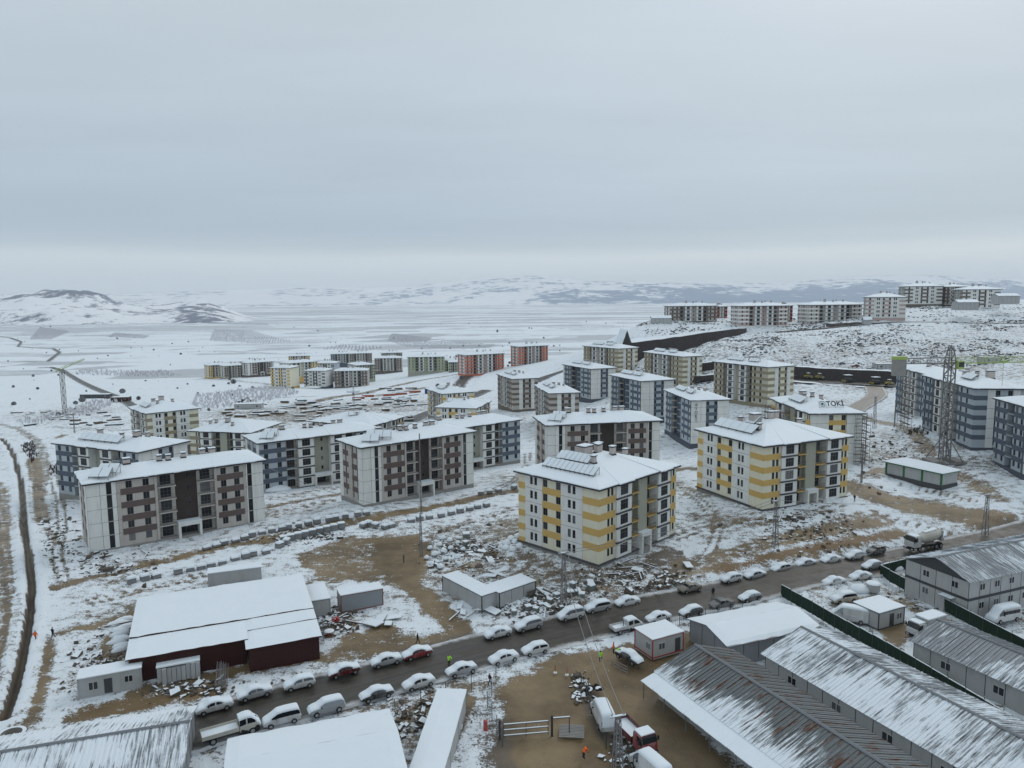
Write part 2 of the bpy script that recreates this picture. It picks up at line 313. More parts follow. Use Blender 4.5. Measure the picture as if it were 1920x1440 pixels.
def build_ground():
    nc,nr=600,860
    us=np.linspace(-1.12,1.12,nc); ds=np.exp(np.linspace(math.log(36),math.log(42000),nr))
    d,u=np.meshgrid(ds,us,indexing='ij'); x=(u*d).ravel(); y=d.ravel(); z=tz(x,y)
    bare=np.full(x.shape,.0); tone=np.full(x.shape,.35); field=np.zeros(x.shape)
    dist=y
    # speckled construction ground, cleaner snow farther out
    site=sstep(560,380,dist); n=fbm(x/14,y/14,3,3)
    bare+=site*(.20+.42*(n-.42)); 
    hill=sstep(330,400,dist)*sstep(900,700,dist)*sstep(.12,.2,x/y); bare+=hill*.17; tone=np.where(hill>.3,.75,tone)
    mid=sstep(380,520,dist)*sstep(1100,800,dist)*(1-hill); bare+=mid*(.06+.2*(fbm(x/40,y/25,9,3)-.45))
    lefts=sstep(-.55,-.62,x/y)*sstep(500,200,dist); bare-=lefts*.08
    cut=np.zeros(x.shape); rough=np.where(dist<600,1.,0.)*sstep(600,400,dist)*.5
    # rubble grounds
    for (px,py,r,s) in ((900,1040,16,.20),(1040,1120,13,.20),(980,1010,14,.16),(240,1170,10,.12),(180,1080,9,.13),(620,1150,8,.12),(800,1330,9,.22),(1180,1010,12,.14),(620,770,55,.22),(720,755,50,.24),(480,780,45,.16),(150,770,35,.2),(1000,900,14,.12),(560,960,18,.1),(1330,940,16,.08),(1680,860,22,.12),(1500,800,22,.12),(1400,800,22,.2),(1850,870,16,.14),(1720,1100,12,.1),(1250,1130,8,.1)):
        p=gat(px,py); q=np.hypot(x-p[0],y-p[1]); k=np.exp(-(q/r)**2); bare+=s*k; rough+=.6*k
    for line,hw,s,tn in MUD:
        lo=line.min(0)-25; hi=line.max(0)+25; m=(x>lo[0])&(x<hi[0])&(y>lo[1])&(y<hi[1])
        if not m.any(): continue
        xs,ys=x[m],y[m]; wob=(fbm(xs/4.,ys/4.,5,3)-.5)*3.0
        if hw<0:
            dd,_=segdist(xs,ys,np.vstack([line,line[:1]])); ins=inpoly(xs,ys,line); sd=np.where(ins,-dd,dd)+wob; k=sstep(-hw,hw*.6,sd)
        else:
            dd,_=segdist(xs,ys,line); k=sstep(hw*1.5,hw*.6,dd+wob*min(1,hw/2.5))*(.80+.20*np.cos(dd*2*np.pi/1.55+wob))
        b=bare[m]; nb=np.maximum(b,lerp(b,s,k)); tone[m]=np.where(k>.15,lerp(tone[m],tn,np.clip(k*1.6,0,1)),tone[m]); bare[m]=nb; rough[m]*=1-.7*k; cut[m]=np.maximum(cut[m],k*(.16 if 0<hw<.5 else .05))
    # relief
    rel=-cut+(fbm(x/5,y/5,11,4)-.5)*1.25*rough+(fbm(x/1.3,y/1.3,21,2)-.5)*.30*np.clip(rough*1.3,0,1)*sstep(260,140,dist)
    rel+=(fbm(x/60,y/60,31,3)-.5)*sstep(420,700,dist)*sstep(3500,1200,dist)*3.0
    hh=sstep(.1,.25,x/y)*sstep(360,430,dist)*sstep(900,650,dist); rel+=hh*((fbm(x/9,y/9,41,4)-.5)*2.6)
    # road beds
    for name,line,hw in ROADS:
        lo=line.min(0)-60; hi=line.max(0)+60; m=(x>lo[0])&(x<hi[0])&(y>lo[1])&(y<hi[1])
        if not m.any(): continue
        lz=tz(line[:,0],line[:,1]); dl=np.hypot(*np.diff(line,axis=0).T); s=np.concatenate([[0],np.cumsum(dl)])
        dd,tt=segdist(x[m],y[m],line); wd=np.maximum(0,y[m]*.009-1.5); k=sstep(hw+2.2+wd*2,hw+.5+wd,dd); zr=np.interp(tt,s,lz)
        cell=np.maximum(.05,.0045*y[m]); z[m]=lerp(z[m],zr-.07-cell*.18,k); rel[m]*=1-k; bare[m]=lerp(bare[m],np.maximum(bare[m],.5),sstep(hw+1.1,hw+.1,dd)); tone[m]=lerp(tone[m],.6,k)
    dd,_=segdist(x,y,TRENCH); k=sstep(.7,.3,dd); rel-=k*1.5; rel+=.35*np.exp(-((dd-1.7)/.7)**2); bare=np.where(dd<1.2,np.maximum(bare*.6,sstep(.75,.5,dd)*1.3),bare); bare=np.where((dd>1.0)&(dd<2.6),bare*.45,bare); tone=np.where(dd<1.1,.55,tone)
    z=z+rel
    # orchards and ploughed strips on the plain
    r=np.random.default_rng(5); FIELDS.clear()
    for _ in range(230):
        dd=math.exp(r.uniform(math.log(950),math.log(11000))); uu=r.uniform(-1.0,.62); a=r.choice([.12,-.2,.3,1.2])+r.normal(0,.12); l=r.uniform(60,210)*(.7+dd/2600); w=l*r.uniform(.3,.9); FIELDS.append((uu*dd,dd,a,l,w,r.uniform(.25,.8)))
    for fx,fy,a,l,w,s in FIELDS:
        q=max(l,w)*1.2; m=(abs(x-fx)<q)&(abs(y-fy)<q)
        if not m.any(): continue
        ca,sa=math.cos(a),math.sin(a); lx=(x[m]-fx)*ca+(y[m]-fy)*sa; ly=-(x[m]-fx)*sa+(y[m]-fy)*ca
        k=sstep(l/2+12,l/2-12,abs(lx))*sstep(w/2+12,w/2-12,abs(ly)); field[m]=np.maximum(field[m],k*s)
    far=sstep(1500,5000,dist); field=np.maximum(field,far*sstep(.44,.60,fbm(x/900,y/230,77,5))*.85)
    field=np.maximum(field,sstep(700,1100,dist)*sstep(.50,.66,fbm(x/150,y/55,78,5))*.5)
    me=bpy.data.meshes.new('ground'); me.vertices.add(len(x)); me.vertices.foreach_set('co',np.stack([x,y,z],1).ravel().astype(np.float32))
    i=np.arange((nr-1)*(nc-1)); a=(i//(nc-1))*nc+i%(nc-1); q=np.stack([a,a+1,a+nc+1,a+nc],1)
    me.loops.add(q.size); me.loops.foreach_set('vertex_index',q.ravel().astype(np.int32)); me.polygons.add(len(q)); me.polygons.foreach_set('loop_start',(np.arange(len(q))*4).astype(np.int32)); me.polygons.foreach_set('use_smooth',np.ones(len(q),bool))
    at_=me.attributes.new('cover','FLOAT_COLOR','POINT'); at_.data.foreach_set('color',np.stack([bare,tone*.5+.5,field,np.ones_like(x)],1).ravel().astype(np.float32))
    me.update(calc_edges=True); me.materials.append(ground_mat()); return tag(ob('ground',me),kind='structure')
FIELDS=[]
def ground_mat():
    m=bpy.data.materials.new('snowy_ground'); m.use_nodes=True; t=m.node_tree; b=t.nodes['Principled BSDF']
    g=nn(t,'NewGeometry'); a=nn(t,'Attribute',attribute_name='cover'); s=nn(t,'SeparateColor'); t.links.new(a.outputs['Color'],s.inputs[0])
    def noise(sc,det,ro=.6,scale=None):
        src=g.outputs['Position']
        if scale: mp=nn(t,'Mapping'); mp.inputs['Scale'].default_value=scale; t.links.new(src,mp.inputs[0]); src=mp.outputs[0]
        n=nn(t,'TexNoise',i_Scale=sc,i_Detail=det,i_Roughness=ro); t.links.new(src,n.inputs[0]); return n.outputs[0]
    nA=noise(.55,7,.66); nB=noise(.1,4,.6); nC=noise(3.4,4,.75); nD=noise(.035,6,.6,(1,2.2,1)); nE=noise(.9,5,.6,(.25,1.,1.))
    n0=mth(t,'ADD',mth(t,'MULTIPLY',mth(t,'SUBTRACT',nA,.5),1.7),mth(t,'MULTIPLY',mth(t,'SUBTRACT',nC,.5),1.8))
    n0=mth(t,'ADD',n0,mth(t,'MULTIPLY',mth(t,'SUBTRACT',nE,.5),.9)); n0=mth(t,'ADD',n0,mth(t,'MULTIPLY',mth(t,'SUBTRACT',nB,.5),.45))
    cov=mth(t,'ADD',s.outputs[0],n0); r=ramp(t,[(.33,0.),(.58,1.)]); t.links.new(cov,r.inputs[0]); bare=r.outputs[0]
    rB=ramp(t,[(.35,0.),(.65,1.)]); t.links.new(nB,rB.inputs[0]); e1=mixc(t,rB.outputs[0],(.112,.079,.041),(.30,.215,.112)); e1=mixc(t,mth(t,'MULTIPLY',nC,.5),e1,(.125,.091,.055))
    gr=mixc(t,nC,(.045,.043,.045),(.13,.12,.115)); tn=mth(t,'MULTIPLY',mth(t,'SUBTRACT',s.outputs[1],.5),2.0,clamp=True)
    och=mth(t,'MULTIPLY',mth(t,'SUBTRACT',.5,s.outputs[1]),4.0,clamp=True)
    earth=mixc(t,tn,e1,gr); earth=mixc(t,och,earth,(.17,.105,.045))
    sn=mixc(t,mth(t,'MULTIPLY',nA,.5),(.79,.85,.895),(.70,.755,.81))
    rf=ramp(t,[(.30,0.),(.55,1.)]); t.links.new(mth(t,'ADD',mth(t,'MULTIPLY',s.outputs[2],.9),mth(t,'MULTIPLY',mth(t,'SUBTRACT',nD,.5),.9)),rf.inputs[0])
    sn=mixc(t,mth(t,'MULTIPLY',rf.outputs[0],.62),sn,(.30,.31,.34))
    c=mixc(t,bare,sn,earth); t.links.new(c,b.inputs['Base Color'])
    rr=mth(t,'SUBTRACT',.85,mth(t,'MULTIPLY',mth(t,'MULTIPLY',bare,nB),.75)); t.links.new(rr,b.inputs['Roughness']); b.inputs['Specular IOR Level'].default_value=.3
    hgt=mth(t,'ADD',mth(t,'MULTIPLY',nA,1.),mth(t,'ADD',mth(t,'MULTIPLY',nC,.35),mth(t,'MULTIPLY',bare,-.25)))
    bp=nn(t,'Bump',i_Strength=.8,i_Distance=.35); t.links.new(hgt,bp.inputs['Height']); t.links.new(bp.outputs[0],b.inputs['Normal']); return m
GROUND=build_ground()
def road_mat(name,c0,c1,wet):
    m=bpy.data.materials.new(name); m.use_nodes=True; t=m.node_tree; b=t.nodes['Principled BSDF']
    uv=nn(t,'UVMap'); g=nn(t,'NewGeometry')
    mp=nn(t,'Mapping'); mp.inputs['Scale'].default_value=(.025,4.5,1); t.links.new(uv.outputs[0],mp.inputs[0])
    n1=nn(t,'TexNoise',i_Scale=1.5,i_Detail=6,i_Roughness=.6); t.links.new(mp.outputs[0],n1.inputs[0])
    n2=nn(t,'TexNoise',i_Scale=.5,i_Detail=7,i_Roughness=.65); t.links.new(g.outputs['Position'],n2.inputs[0])
    k=mth(t,'ADD',mth(t,'MULTIPLY',n1.outputs[0],.65),mth(t,'MULTIPLY',n2.outputs[0],.5)); r=ramp(t,[(.44,c0),(.66,c1)]); t.links.new(k,r.inputs[0])
    # slush along both edges
    sp=nn(t,'SeparateXYZ'); t.links.new(uv.outputs[0],sp.inputs[0]); e=mth(t,'ABSOLUTE',sp.outputs[1])
    ee=ramp(t,[(.80,0.),(1.02,.95)]); t.links.new(mth(t,'ADD',e,mth(t,'MULTIPLY',mth(t,'SUBTRACT',n2.outputs[0],.5),.5)),ee.inputs[0])
    c=mixc(t,ee.outputs[0],r.outputs[0],(.55,.56,.57)); t.links.new(c,b.inputs['Base Color'])
    rr=ramp(t,[(.4,wet),(.65,.7)]); t.links.new(n2.outputs[0],rr.inputs[0]); t.links.new(rr.outputs[0],b.inputs['Roughness'])
    bp=nn(t,'Bump',i_Strength=.3,i_Distance=.05); t.links.new(n2.outputs[0],bp.inputs['Height']); t.links.new(bp.outputs[0],b.inputs['Normal']); return m
asph=road_mat('wet_asphalt',(.021,.0195,.017),(.068,.058,.045),.35); rampm=road_mat('muddy_concrete',(.16,.14,.12),(.25,.225,.195),.4)
for name,line,hw in ROADS:
    z=tz(line[:,0],line[:,1]); tg=np.gradient(line,axis=0); tg/=np.hypot(*tg.T)[:,None]; nr=np.stack([-tg[:,1],tg[:,0]],1)
    s=np.concatenate([[0],np.cumsum(np.hypot(*np.diff(line,axis=0).T))]); cols=np.linspace(-1,1,9)
    wob=(fbm(s[:,None]/3+cols*0,cols*0+3,len(name)%7,3)-.5)*.8
    P=np.stack([line[:,None,0]+nr[:,None,0]*(cols*hw+wob*np.abs(cols)**4*np.sign(cols)),line[:,None,1]+nr[:,None,1]*(cols*hw+wob*np.abs(cols)**4*np.sign(cols)),z[:,None]+.05*(1-cols**2)],2)
    mb=MB(); n=len(line); mb.v=[tuple(p) for p in P.reshape(-1,3)]
    mb.f=[(i*9+j,i*9+j+1,(i+1)*9+j+1,(i+1)*9+j) for i in range(n-1) for j in range(8)]; mb.f=[q[::-1] for q in mb.f]; mb.m=[0]*len(mb.f)
    me=mb.mesh(name,rampm if 'ramp' in name else asph,True); uv=me.uv_layers.new(name='UVMap')
    vi=np.empty(len(me.loops),np.int32); me.loops.foreach_get('vertex_index',vi); uvs=np.stack([s[vi//9],cols[vi%9]],1); uv.data.foreach_set('uv',uvs.ravel().astype(np.float32))
    tag(ob(name,me),kind='structure')
# kerbs with a ridge of ploughed snow along the main road
line=ROADS[0][1]; z=tz(line[:,0],line[:,1]); tg=np.gradient(line,axis=0); tg/=np.hypot(*tg.T)[:,None]; nr=np.stack([-tg[:,1],tg[:,0]],1); rn=random.Random(4)
for sgn in (-1,1):
    mb=MB(); P=[]
    for i in range(0,len(line)):
        for f in (0,.33,.66):
            if i==len(line)-1 and f: continue
            j=min(i+1,len(line)-1); c=line[i]*(1-f)+line[j]*f; nv=nr[i]*(1-f)+nr[j]*f; zz=z[i]*(1-f)+z[j]*f; gap=(sgn<0 and 2.<c[0]<20.) or (sgn>0 and -13<c[0]<-6); w=.32+rn.uniform(-.14,.2); h=(.16+rn.uniform(-.06,.12))*(.15 if gap else 1); o=5.05+rn.uniform(-.12,.12)
            a=c+nv*sgn*(o-w*.5); b=c+nv*sgn*(o+w*.6); m_=c+nv*sgn*o; P.append([(a[0],a[1],zz-.08),(m_[0],m_[1],zz+h),(b[0],b[1],zz-.12)])
    mb.loft(P,0,closed=False,cap=False); tag(ob('kerb',mb.mesh('kerb',pmat('dirty_snow',(.62,.63,.64),.8,.3,1.5))),kind='structure')
# ---------------------------------------------------------------- far hills and mountains
def hillmat(name,rockc,thr,nsc=.004):
    m=bpy.data.materials.new(name); m.use_nodes=True; t=m.node_tree; b=t.nodes['Principled BSDF']; g=nn(t,'NewGeometry'); a=nn(t,'Attribute',attribute_name='rock')
    n=nn(t,'TexNoise',i_Scale=nsc,i_Detail=9,i_Roughness=.68); t.links.new(g.outputs['Position'],n.inputs[0])
    r=ramp(t,[(thr,0.),(thr+.09,1.)]); t.links.new(mth(t,'ADD',mth(t,'MULTIPLY',n.outputs[0],.8),mth(t,'MULTIPLY',a.outputs['Fac'],.5)),r.inputs[0])
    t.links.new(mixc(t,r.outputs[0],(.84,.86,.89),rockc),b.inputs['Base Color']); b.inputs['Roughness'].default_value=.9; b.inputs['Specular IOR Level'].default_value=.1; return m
def range_(name,d0,d1,nr,u0,u1,nc,hfun,mat):
    us=np.linspace(u0,u1,nc); ds=np.linspace(d0,d1,nr); d,u=np.meshgrid(ds,us,indexing='ij'); x=u*d; y=d; z,rock=hfun(x,y,u,(d-d0)/(d1-d0))
    me=bpy.data.meshes.new(name); i=np.arange((nr-1)*(nc-1)); a=(i//(nc-1))*nc+i%(nc-1)
    me.from_pydata(np.stack([x,y,z],2).reshape(-1,3).tolist(),[],np.stack([a,a+1,a+nc+1,a+nc],1).tolist()); me.polygons.foreach_set('use_smooth',[True]*len(i))
    at_=me.attributes.new('rock','FLOAT','POINT'); at_.data.foreach_set('value',rock.ravel().astype(np.float32)); me.materials.append(mat); return tag(ob(name,me),kind='structure')
def hf1(x,y,u,k):
    n=fbm(x/2600,y/2600,51,5); rg=1-abs(2*fbm(x/1700,y/1700,52,5)-1)
    env=sstep(0,.55,k)*(.55+.45*fbm(u*6+3,u*0+2.2,55,3)); env=env*(.55+.45*sstep(-.75,.1,u)); z=-130+env*(540+190*n+170*rg)*1.0; return z,(rg-.55)*.9+sstep(.45,.1,k)*.55*sstep(-.15,.35,u)
range_('mountain_range',15000,26000,130,-1.25,1.25,420,hf1,hillmat('mountain_snow_haze_rock',(.10,.18,.31),.56))  # rock colour carries painted distance haze: blue added on top of the volume
def hf2(x,y,u,k):
    e=np.exp(-((u+.61)/.13)**2)*1.0+np.exp(-((u+.42)/.05)**2)*.5+np.exp(-((u+.80)/.12)**2)*.42
    n=fbm(x/420,y/420,61,5); bell=np.sin(np.pi*np.clip(k,0,1))**1.2; z=-135+e*bell*(150+170*n)+bell*18*n; return z,(fbm(x/420,y/420,63,4)-.5)*.9
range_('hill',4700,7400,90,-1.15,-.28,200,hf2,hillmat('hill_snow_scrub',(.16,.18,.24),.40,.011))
# ---------------------------------------------------------------- apartment blocks
H=2.85
def r3(x): return round(x,2)
def wall_mesh(w,h,holes,off,mat,groove,e0=0,e1=0):
    """wall plate: front at y=-off, returns run back to y=2; holes get reveals"""
    def mk():
        mb=MB(); z0,z1=(.035,h-.035) if groove else (0,h); e=.025 if groove else 0
        ss=sorted({e,w-e,*[q for a in holes for q in a[:2]]}); zs=sorted({z0,z1,*[q for a in holes for q in a[2:]]}); y=-off
        for a,b in zip(ss[:-1],ss[1:]):
            for c,d in zip(zs[:-1],zs[1:]):
                if any(a>=q[0]-1e-6 and b<=q[1]+1e-6 and c>=q[2]-1e-6 and d<=q[3]+1e-6 for q in holes): continue
                mb.quad((a,y,c),(b,y,c),(b,y,d),(a,y,d))
        for a,b,c,d in holes:
            r=y+.2; mb.quad((a,y,c),(a,r,c),(b,r,c),(b,y,c)); mb.quad((a,y,d),(b,y,d),(b,r,d),(a,r,d)); mb.quad((a,y,c),(a,y,d),(a,r,d),(a,r,c)); mb.quad((b,y,c),(b,r,c),(b,r,d),(b,y,d))
        d0=0 if e0 else 2; d1=0 if e1 else 2
        if d0>y+.01: mb.quad((e,y,z0),(e,y,z1),(e,d0,z1),(e,d0,z0))
        if d1>y+.01: mb.quad((w-e,y,z0),(w-e,d1,z0),(w-e,d1,z1),(w-e,y,z1))
        if groove:
            mb.quad((e,y,z1),(w-e,y,z1),(w-e,y+.05,z1),(e,y+.05,z1)); mb.quad((e,y,z0),(e,y+.05,z0),(w-e,y+.05,z0),(w-e,y,z0))
            for c,d in ((0,z0),(z1,h)): mb.quad((0,y+.05,c),(w,y+.05,c),(w,y+.05,d),(0,y+.05,d),1)
        else:
            mb.quad((0,y,h),(w,y,h),(w,2,h),(0,2,h)); mb.quad((0,y,0),(0,2,0),(w,2,0),(w,y,0))
        return mb.mesh('wall_panel',[mat,slab])
    return cm(('wall',r3(w),r3(h),tuple(tuple(map(r3,q)) for q in holes),r3(off),mat.name,groove,e0,e1),mk)
def win_mesh(w,h,nm,split,part):
    """part: 'all' frame + glass, 'frame', 'pane'"""
    def mk():
        mb=MB(); f=.06
        if part!='pane':
            for a in ((0,w,0,f),(0,w,h-f,h),(0,f,f,h-f),(w-f,w,f,h-f)): mb.box(a[0],a[1],0,.08,a[2],a[3],0)
            for k in range(1,nm): x=w*k/nm; mb.box(x-.03,x+.03,-.005,.075,f,h-f,0)
            if split: mb.box(f,w-f,-.006,.07,h*split-.03,h*split+.03,0)
        if part!='frame': mb.quad((f*.5,.05,f*.5),(w-f*.5,.05,f*.5),(w-f*.5,.05,h-f*.5),(f*.5,.05,h-f*.5),1)
        return mb.mesh('window',[framem,glass])
    return cm(('win',r3(w),r3(h),nm,split,part),mk)
def box_mesh(key,dims,mat,name='part'):
    def mk():
        mb=MB(); mb.box(*dims); return mb.mesh(name,mat)
    return cm((key,tuple(map(r3,dims)),mat.name),mk)
def rail_mesh(w):
    def mk():
        mb=MB(); mb.box(0,w,-.03,.03,.98,1.04); mb.box(0,w,-.02,.02,.12,.16); n=max(3,int(w/.28))
        for k in range(n+1): x=.02+(w-.04)*k/n; mb.box(x-.013,x+.013,-.013,.013,0,.98)
        return mb.mesh('railing',rail)
    return cm(('rail',r3(w)),mk)
def side(root,org,rz,sections,length,floors,lod,pal,dummy=False):
    """lay wall sections along one side of a block, left to right as seen from outside"""
    tot=sum(s[1] for s in sections); k=length/tot; s0=0.; ca,sa=math.cos(rz),math.sin(rz); prof=[]
    def put(name,me,s,z,y=0,parent=root):
        return ob(name,me,parent,(org[0]+ca*s-sa*y,org[1]+sa*s+ca*y,z),rz)
    def win(s,z,w,h,y,nm=2,split=0):
        if lod>=2:
            o=put('window',win_mesh(w,h,nm,split,'frame'),s,z,y+.08); ob('pane',win_mesh(w,h,nm,split,'pane'),o)
        else: put('window',win_mesh(w,h,nm,split,'all'),s,z,y+.08)
    for si,sec in enumerate(sections):
        e0,e1=int(si==0),int(si==len(sections)-1); ty,w=sec[0],sec[1]*k; o=sec[2] if len(sec)>2 else {}; wall=o.get('wall',pal['wall']); band=o.get('band',pal['band'])
        off={'bay':.45,'balc':-1.35,'recess':-1.7,'plain':.12,'strip':.12,'pair':.06}.get(ty,0.)+o.get('off',0); groove=ty in('plain','strip','pair') and lod>=1
        holes=[]; fl_h=H
        if ty=='pair':
            c=w/2+o.get('sh',0); holes=[(c-.95,c-.2,.78,2.36),(c+.2,c+.95,.78,2.36)]
        elif ty=='band':
            n=o.get('n',2); ww=o.get('ww',1.2)
            for q in range(n):
                c=w*(q+.5)/n if not o.get('edge') else (ww/2+.12+(w-ww-.24)*q/max(1,n-1))
                holes.append((c-ww/2,c+ww/2,.85,2.33))
            if o.get('pairr'): holes=[(w-2.35,w-1.62,.84,2.36),(w-1.25,w-.52,.84,2.36)]
        elif ty=='strip': holes=[(w*o.get('c',.55)-.5,w*o.get('c',.55)+.5,.06,H-.06)]
        elif ty=='bay': ww=min(2.4,w-.9); holes=[(w/2-ww/2,w/2+ww/2,.5,2.45)]
        elif ty=='balc': ww=min(2.2,w*.62); holes=[(w*.5-ww/2,w*.5+ww/2,.1,2.3)]
        elif ty=='recess': holes=[(w*.6-.33,w*.6+.33,1.0,2.1)] if o.get('win',True) else []
        if dummy: holes=[]
        if lod>=2 or (lod==1 and groove):
            for i in range(floors): put('wall_panel',wall_mesh(w,H,holes,off,wall,groove,e0,e1),s0,i*H)
        else:
            hs=[(a,b,c+i*H,d+i*H) for i in range(floors) for a,b,c,d in holes]
            put('wall_section',wall_mesh(w,H*floors,hs,off,wall,False,e0,e1),s0,0)
        nm={'pair':1,'band':2,'bay':3,'balc':3,'recess':1,'strip':1}.get(ty,1)
        for i in range(floors):
            for a,b,c,d in holes:
                if ty=='recess' and i==0 and o.get('portal'): continue
                win(s0+a,i*H+c,b-a,d-c,-off,1 if ty=='band' and o.get('pairr') else nm,.62 if ty in('bay','balc') else (.3 if ty=='pair' else 0))
            if dummy: continue
            if ty in('band','bandx') and (i>0 or o.get('low')):
                e=o.get('over',.0); put('band',box_mesh('band',(-e,w+e,-.05,.04,-.5,.82),band,'band'),s0,i*H,-off)
            if ty=='bay' and i>0: put('slab_edge',box_mesh('slab',(-.05,w+.05,-.12,.25,-.16,.2),slab,'slab_edge'),s0,i*H,-off)
            if ty=='balc' and i>0:
                sl=put('balcony_slab',box_mesh('bslab',(0.02,w-.02,-.08,1.4,-.24,.0),o.get('edge',pal['slabedge']),'balcony_slab'),s0,i*H)
                if lod>=1: ob('railing',rail_mesh(w-.1),sl,(.05,-.02,0))
                else: put('railing',box_mesh('rl',(.05,w-.05,-.02,.02,.9,1.0),rail,'railing'),s0,i*H)
        if ty=='recess' and o.get('portal') and not dummy:
            p=put('entrance',portal_mesh(w),s0,0,0)
            ob('door',win_mesh(min(2.6,w-1.2),2.3,3,.75,'all'),p,((w-min(2.6,w-1.2))/2,1.62,.05)); ob('snow_cover',box_mesh('psn',(-.15,w+.15,-.97,1.5,3.003,3.12),snow,'snow_cover'),p)
        prof.append((s0,s0+w,max(off,0))); s0+=w
    return prof
def portal_mesh(w):
    def mk():
        mb=MB(); mb.box(-.1,.35,-.9,1.5,-1.2,2.2); mb.box(w-.35,w+.1,-.9,1.5,-1.2,2.2); mb.box(-.1,w+.1,-.9,1.5,2.2,3.0); mb.box(.35,w-.35,-.85,1.6,-1.2,.02,1)
        return mb.mesh('entrance',[white,conc])
    return cm(('portal',r3(w)),mk)
def roof(root,L,Wd,ze,profF,profL,pitch,lod,chims,solars):
    oh=.75
    def edge(prof,length):
        pts=[(-oh,prof[0][2])]
        for (a,b,o),(c,d,o2) in zip(prof[:-1],prof[1:]):
            if abs(o-o2)>.1: pts+=[(b,o),(b,o2)]
        pts.append((length+oh,prof[-1][2])); return pts
    fr=[(s,-oh-o) for s,o in edge(profF,L)]                       # front, B -> C
    lf=[(-oh-o,Wd-s) for s,o in edge(profL,Wd)]                   # left, A -> B
    bk=[(L+oh,Wd+oh),(-oh,Wd+oh)]
    outl=fr+[bk[0]]+[bk[1]]+lf[1:-1]
    outl=[(max(-oh-.5,min(L+oh,p[0])),p[1]) for p in outl]
    a=min(L,Wd)/2; rise=pitch*(a+oh)
    if L>=Wd: rg=[(a,Wd/2),(L-a,Wd/2)]
    else: rg=[(L/2,a),(L/2,Wd-a)]
    def ridge(p):
        if L>=Wd: return (min(max(p[0],rg[0][0]),rg[1][0]),Wd/2)
        return (L/2,min(max(p[1],rg[0][1]),rg[1][1]))
    def surf(x,y): # height of roof above the eave
        return pitch*max(0,min(x+oh,L+oh-x,y+oh,Wd+oh-y))
    n=len(outl); mb=MB()
    for i in range(n):
        p,q=outl[i],outl[(i+1)%n]; a1,b1=ridge(p),ridge(q)
        mb.quad((*p,-.28),(*q,-.28),(*q,.02),(*p,.02))
        if abs(a1[0]-b1[0])+abs(a1[1]-b1[1])<.01: mb.poly([(*p,.02),(*q,.02),(*a1,rise)])
        else: mb.quad((*p,.02),(*q,.02),(*b1,rise),(*a1,rise))
    mb.poly([(*p,-.28) for p in outl][::-1])
    ro=ob('roof',mb.mesh('roof',fascia),root,(0,0,ze))
    ms=MB(); C=np.array([L/2,Wd/2]); th=.16
    def inset(p,e): v=np.array(p)-C; return (p[0]-math.copysign(e,v[0]),p[1]-math.copysign(e,v[1]))
    rn=random.Random(int(L*100+Wd*7)); o2=[]
    for i in range(n):
        p,q=outl[i],outl[(i+1)%n]; d=math.hypot(q[0]-p[0],q[1]-p[1]); kk=max(1,int(d/(1.3 if lod>1 else 2.6))) if lod else 1
        for c in range(kk):
            f=c/kk; j=0 if c==0 else rn.uniform(-.07,.05); o2.append((lerp(p[0],q[0],f)+j*(-1 if lerp(p[0],q[0],f)<L/2 else 1)*(abs(q[0]-p[0])<.3),lerp(p[1],q[1],f)+j*(-1 if lerp(p[1],q[1],f)<Wd/2 else 1)*(abs(q[1]-p[1])<.3)))
    outl=o2; n=len(outl)
    for i in range(n):
        p,q=outl[i],outl[(i+1)%n]; a1,b1=ridge(p),ridge(q); pi,qi=inset(p,.10),inset(q,.10); po,qo=inset(p,-.03),inset(q,-.03)
        ms.quad((*po,-.05),(*qo,-.05),(*qo,.10),(*po,.10)); ms.quad((*po,.10),(*qo,.10),(*qi,th+.05),(*pi,th+.05))
        # sloping snow with a few subdivisions for gentle unevenness
        K=6
        for k in range(K):
            def pt(base,top,kk): j=kk/K; return np.array([lerp(base[0],top[0],j),lerp(base[1],top[1],j),lerp(.05,rise,j)+th])
            A,B,Cc,D=pt(pi,a1,k),pt(qi,b1,k),pt(qi,b1,k+1),pt(pi,a1,k+1)
            if k==K-1 and np.hypot(*(Cc-D)[:2])<.01: ms.poly([A,B,D])
            else: ms.quad(A,B,Cc,D)
    ob('snow_cover',ms.mesh('snow_cover',snow),ro)
    for x,y,w,d,h in chims:
        X,Y=x*L,y*Wd; z=surf(X,Y); c=ob('chimney',cm(('ch',w,d,h),lambda:chim_mesh(w,d,h)),ro,(X,Y,z))
    for x,y,nx,rz,pw,pl in solars:
        X,Y=x*L,y*Wd; z=surf(X,Y)+.25
        for i in range(nx):
            ob('solar_panel',cm(('sol',pw,pl),lambda:solar_mesh(pw,pl)),root,(X+math.cos(rz)*i*(pw+.06),Y+math.sin(rz)*i*(pw+.06),ze+z),rz)
    return surf
def chim_mesh(w,d,h):
    mb=MB(); mb.box(-w/2,w/2,-d/2,d/2,-.6,h); mb.box(-w/2-.14,w/2+.14,-d/2-.14,d/2+.14,h+.12,h+.26,1,1); mb.box(-w/2+.08,w/2-.08,-d/2+.08,d/2-.08,h,h+.12,1); mb.box(-w/2-.12,w/2+.12,-d/2-.12,d/2+.12,h+.262,h+.40,2); mb.box(-w/2-.12,w/2+.12,-d/2-.12,d/2+.12,-.3,.30,1)
    return mb.mesh('chimney',[chim,fascia,snow])
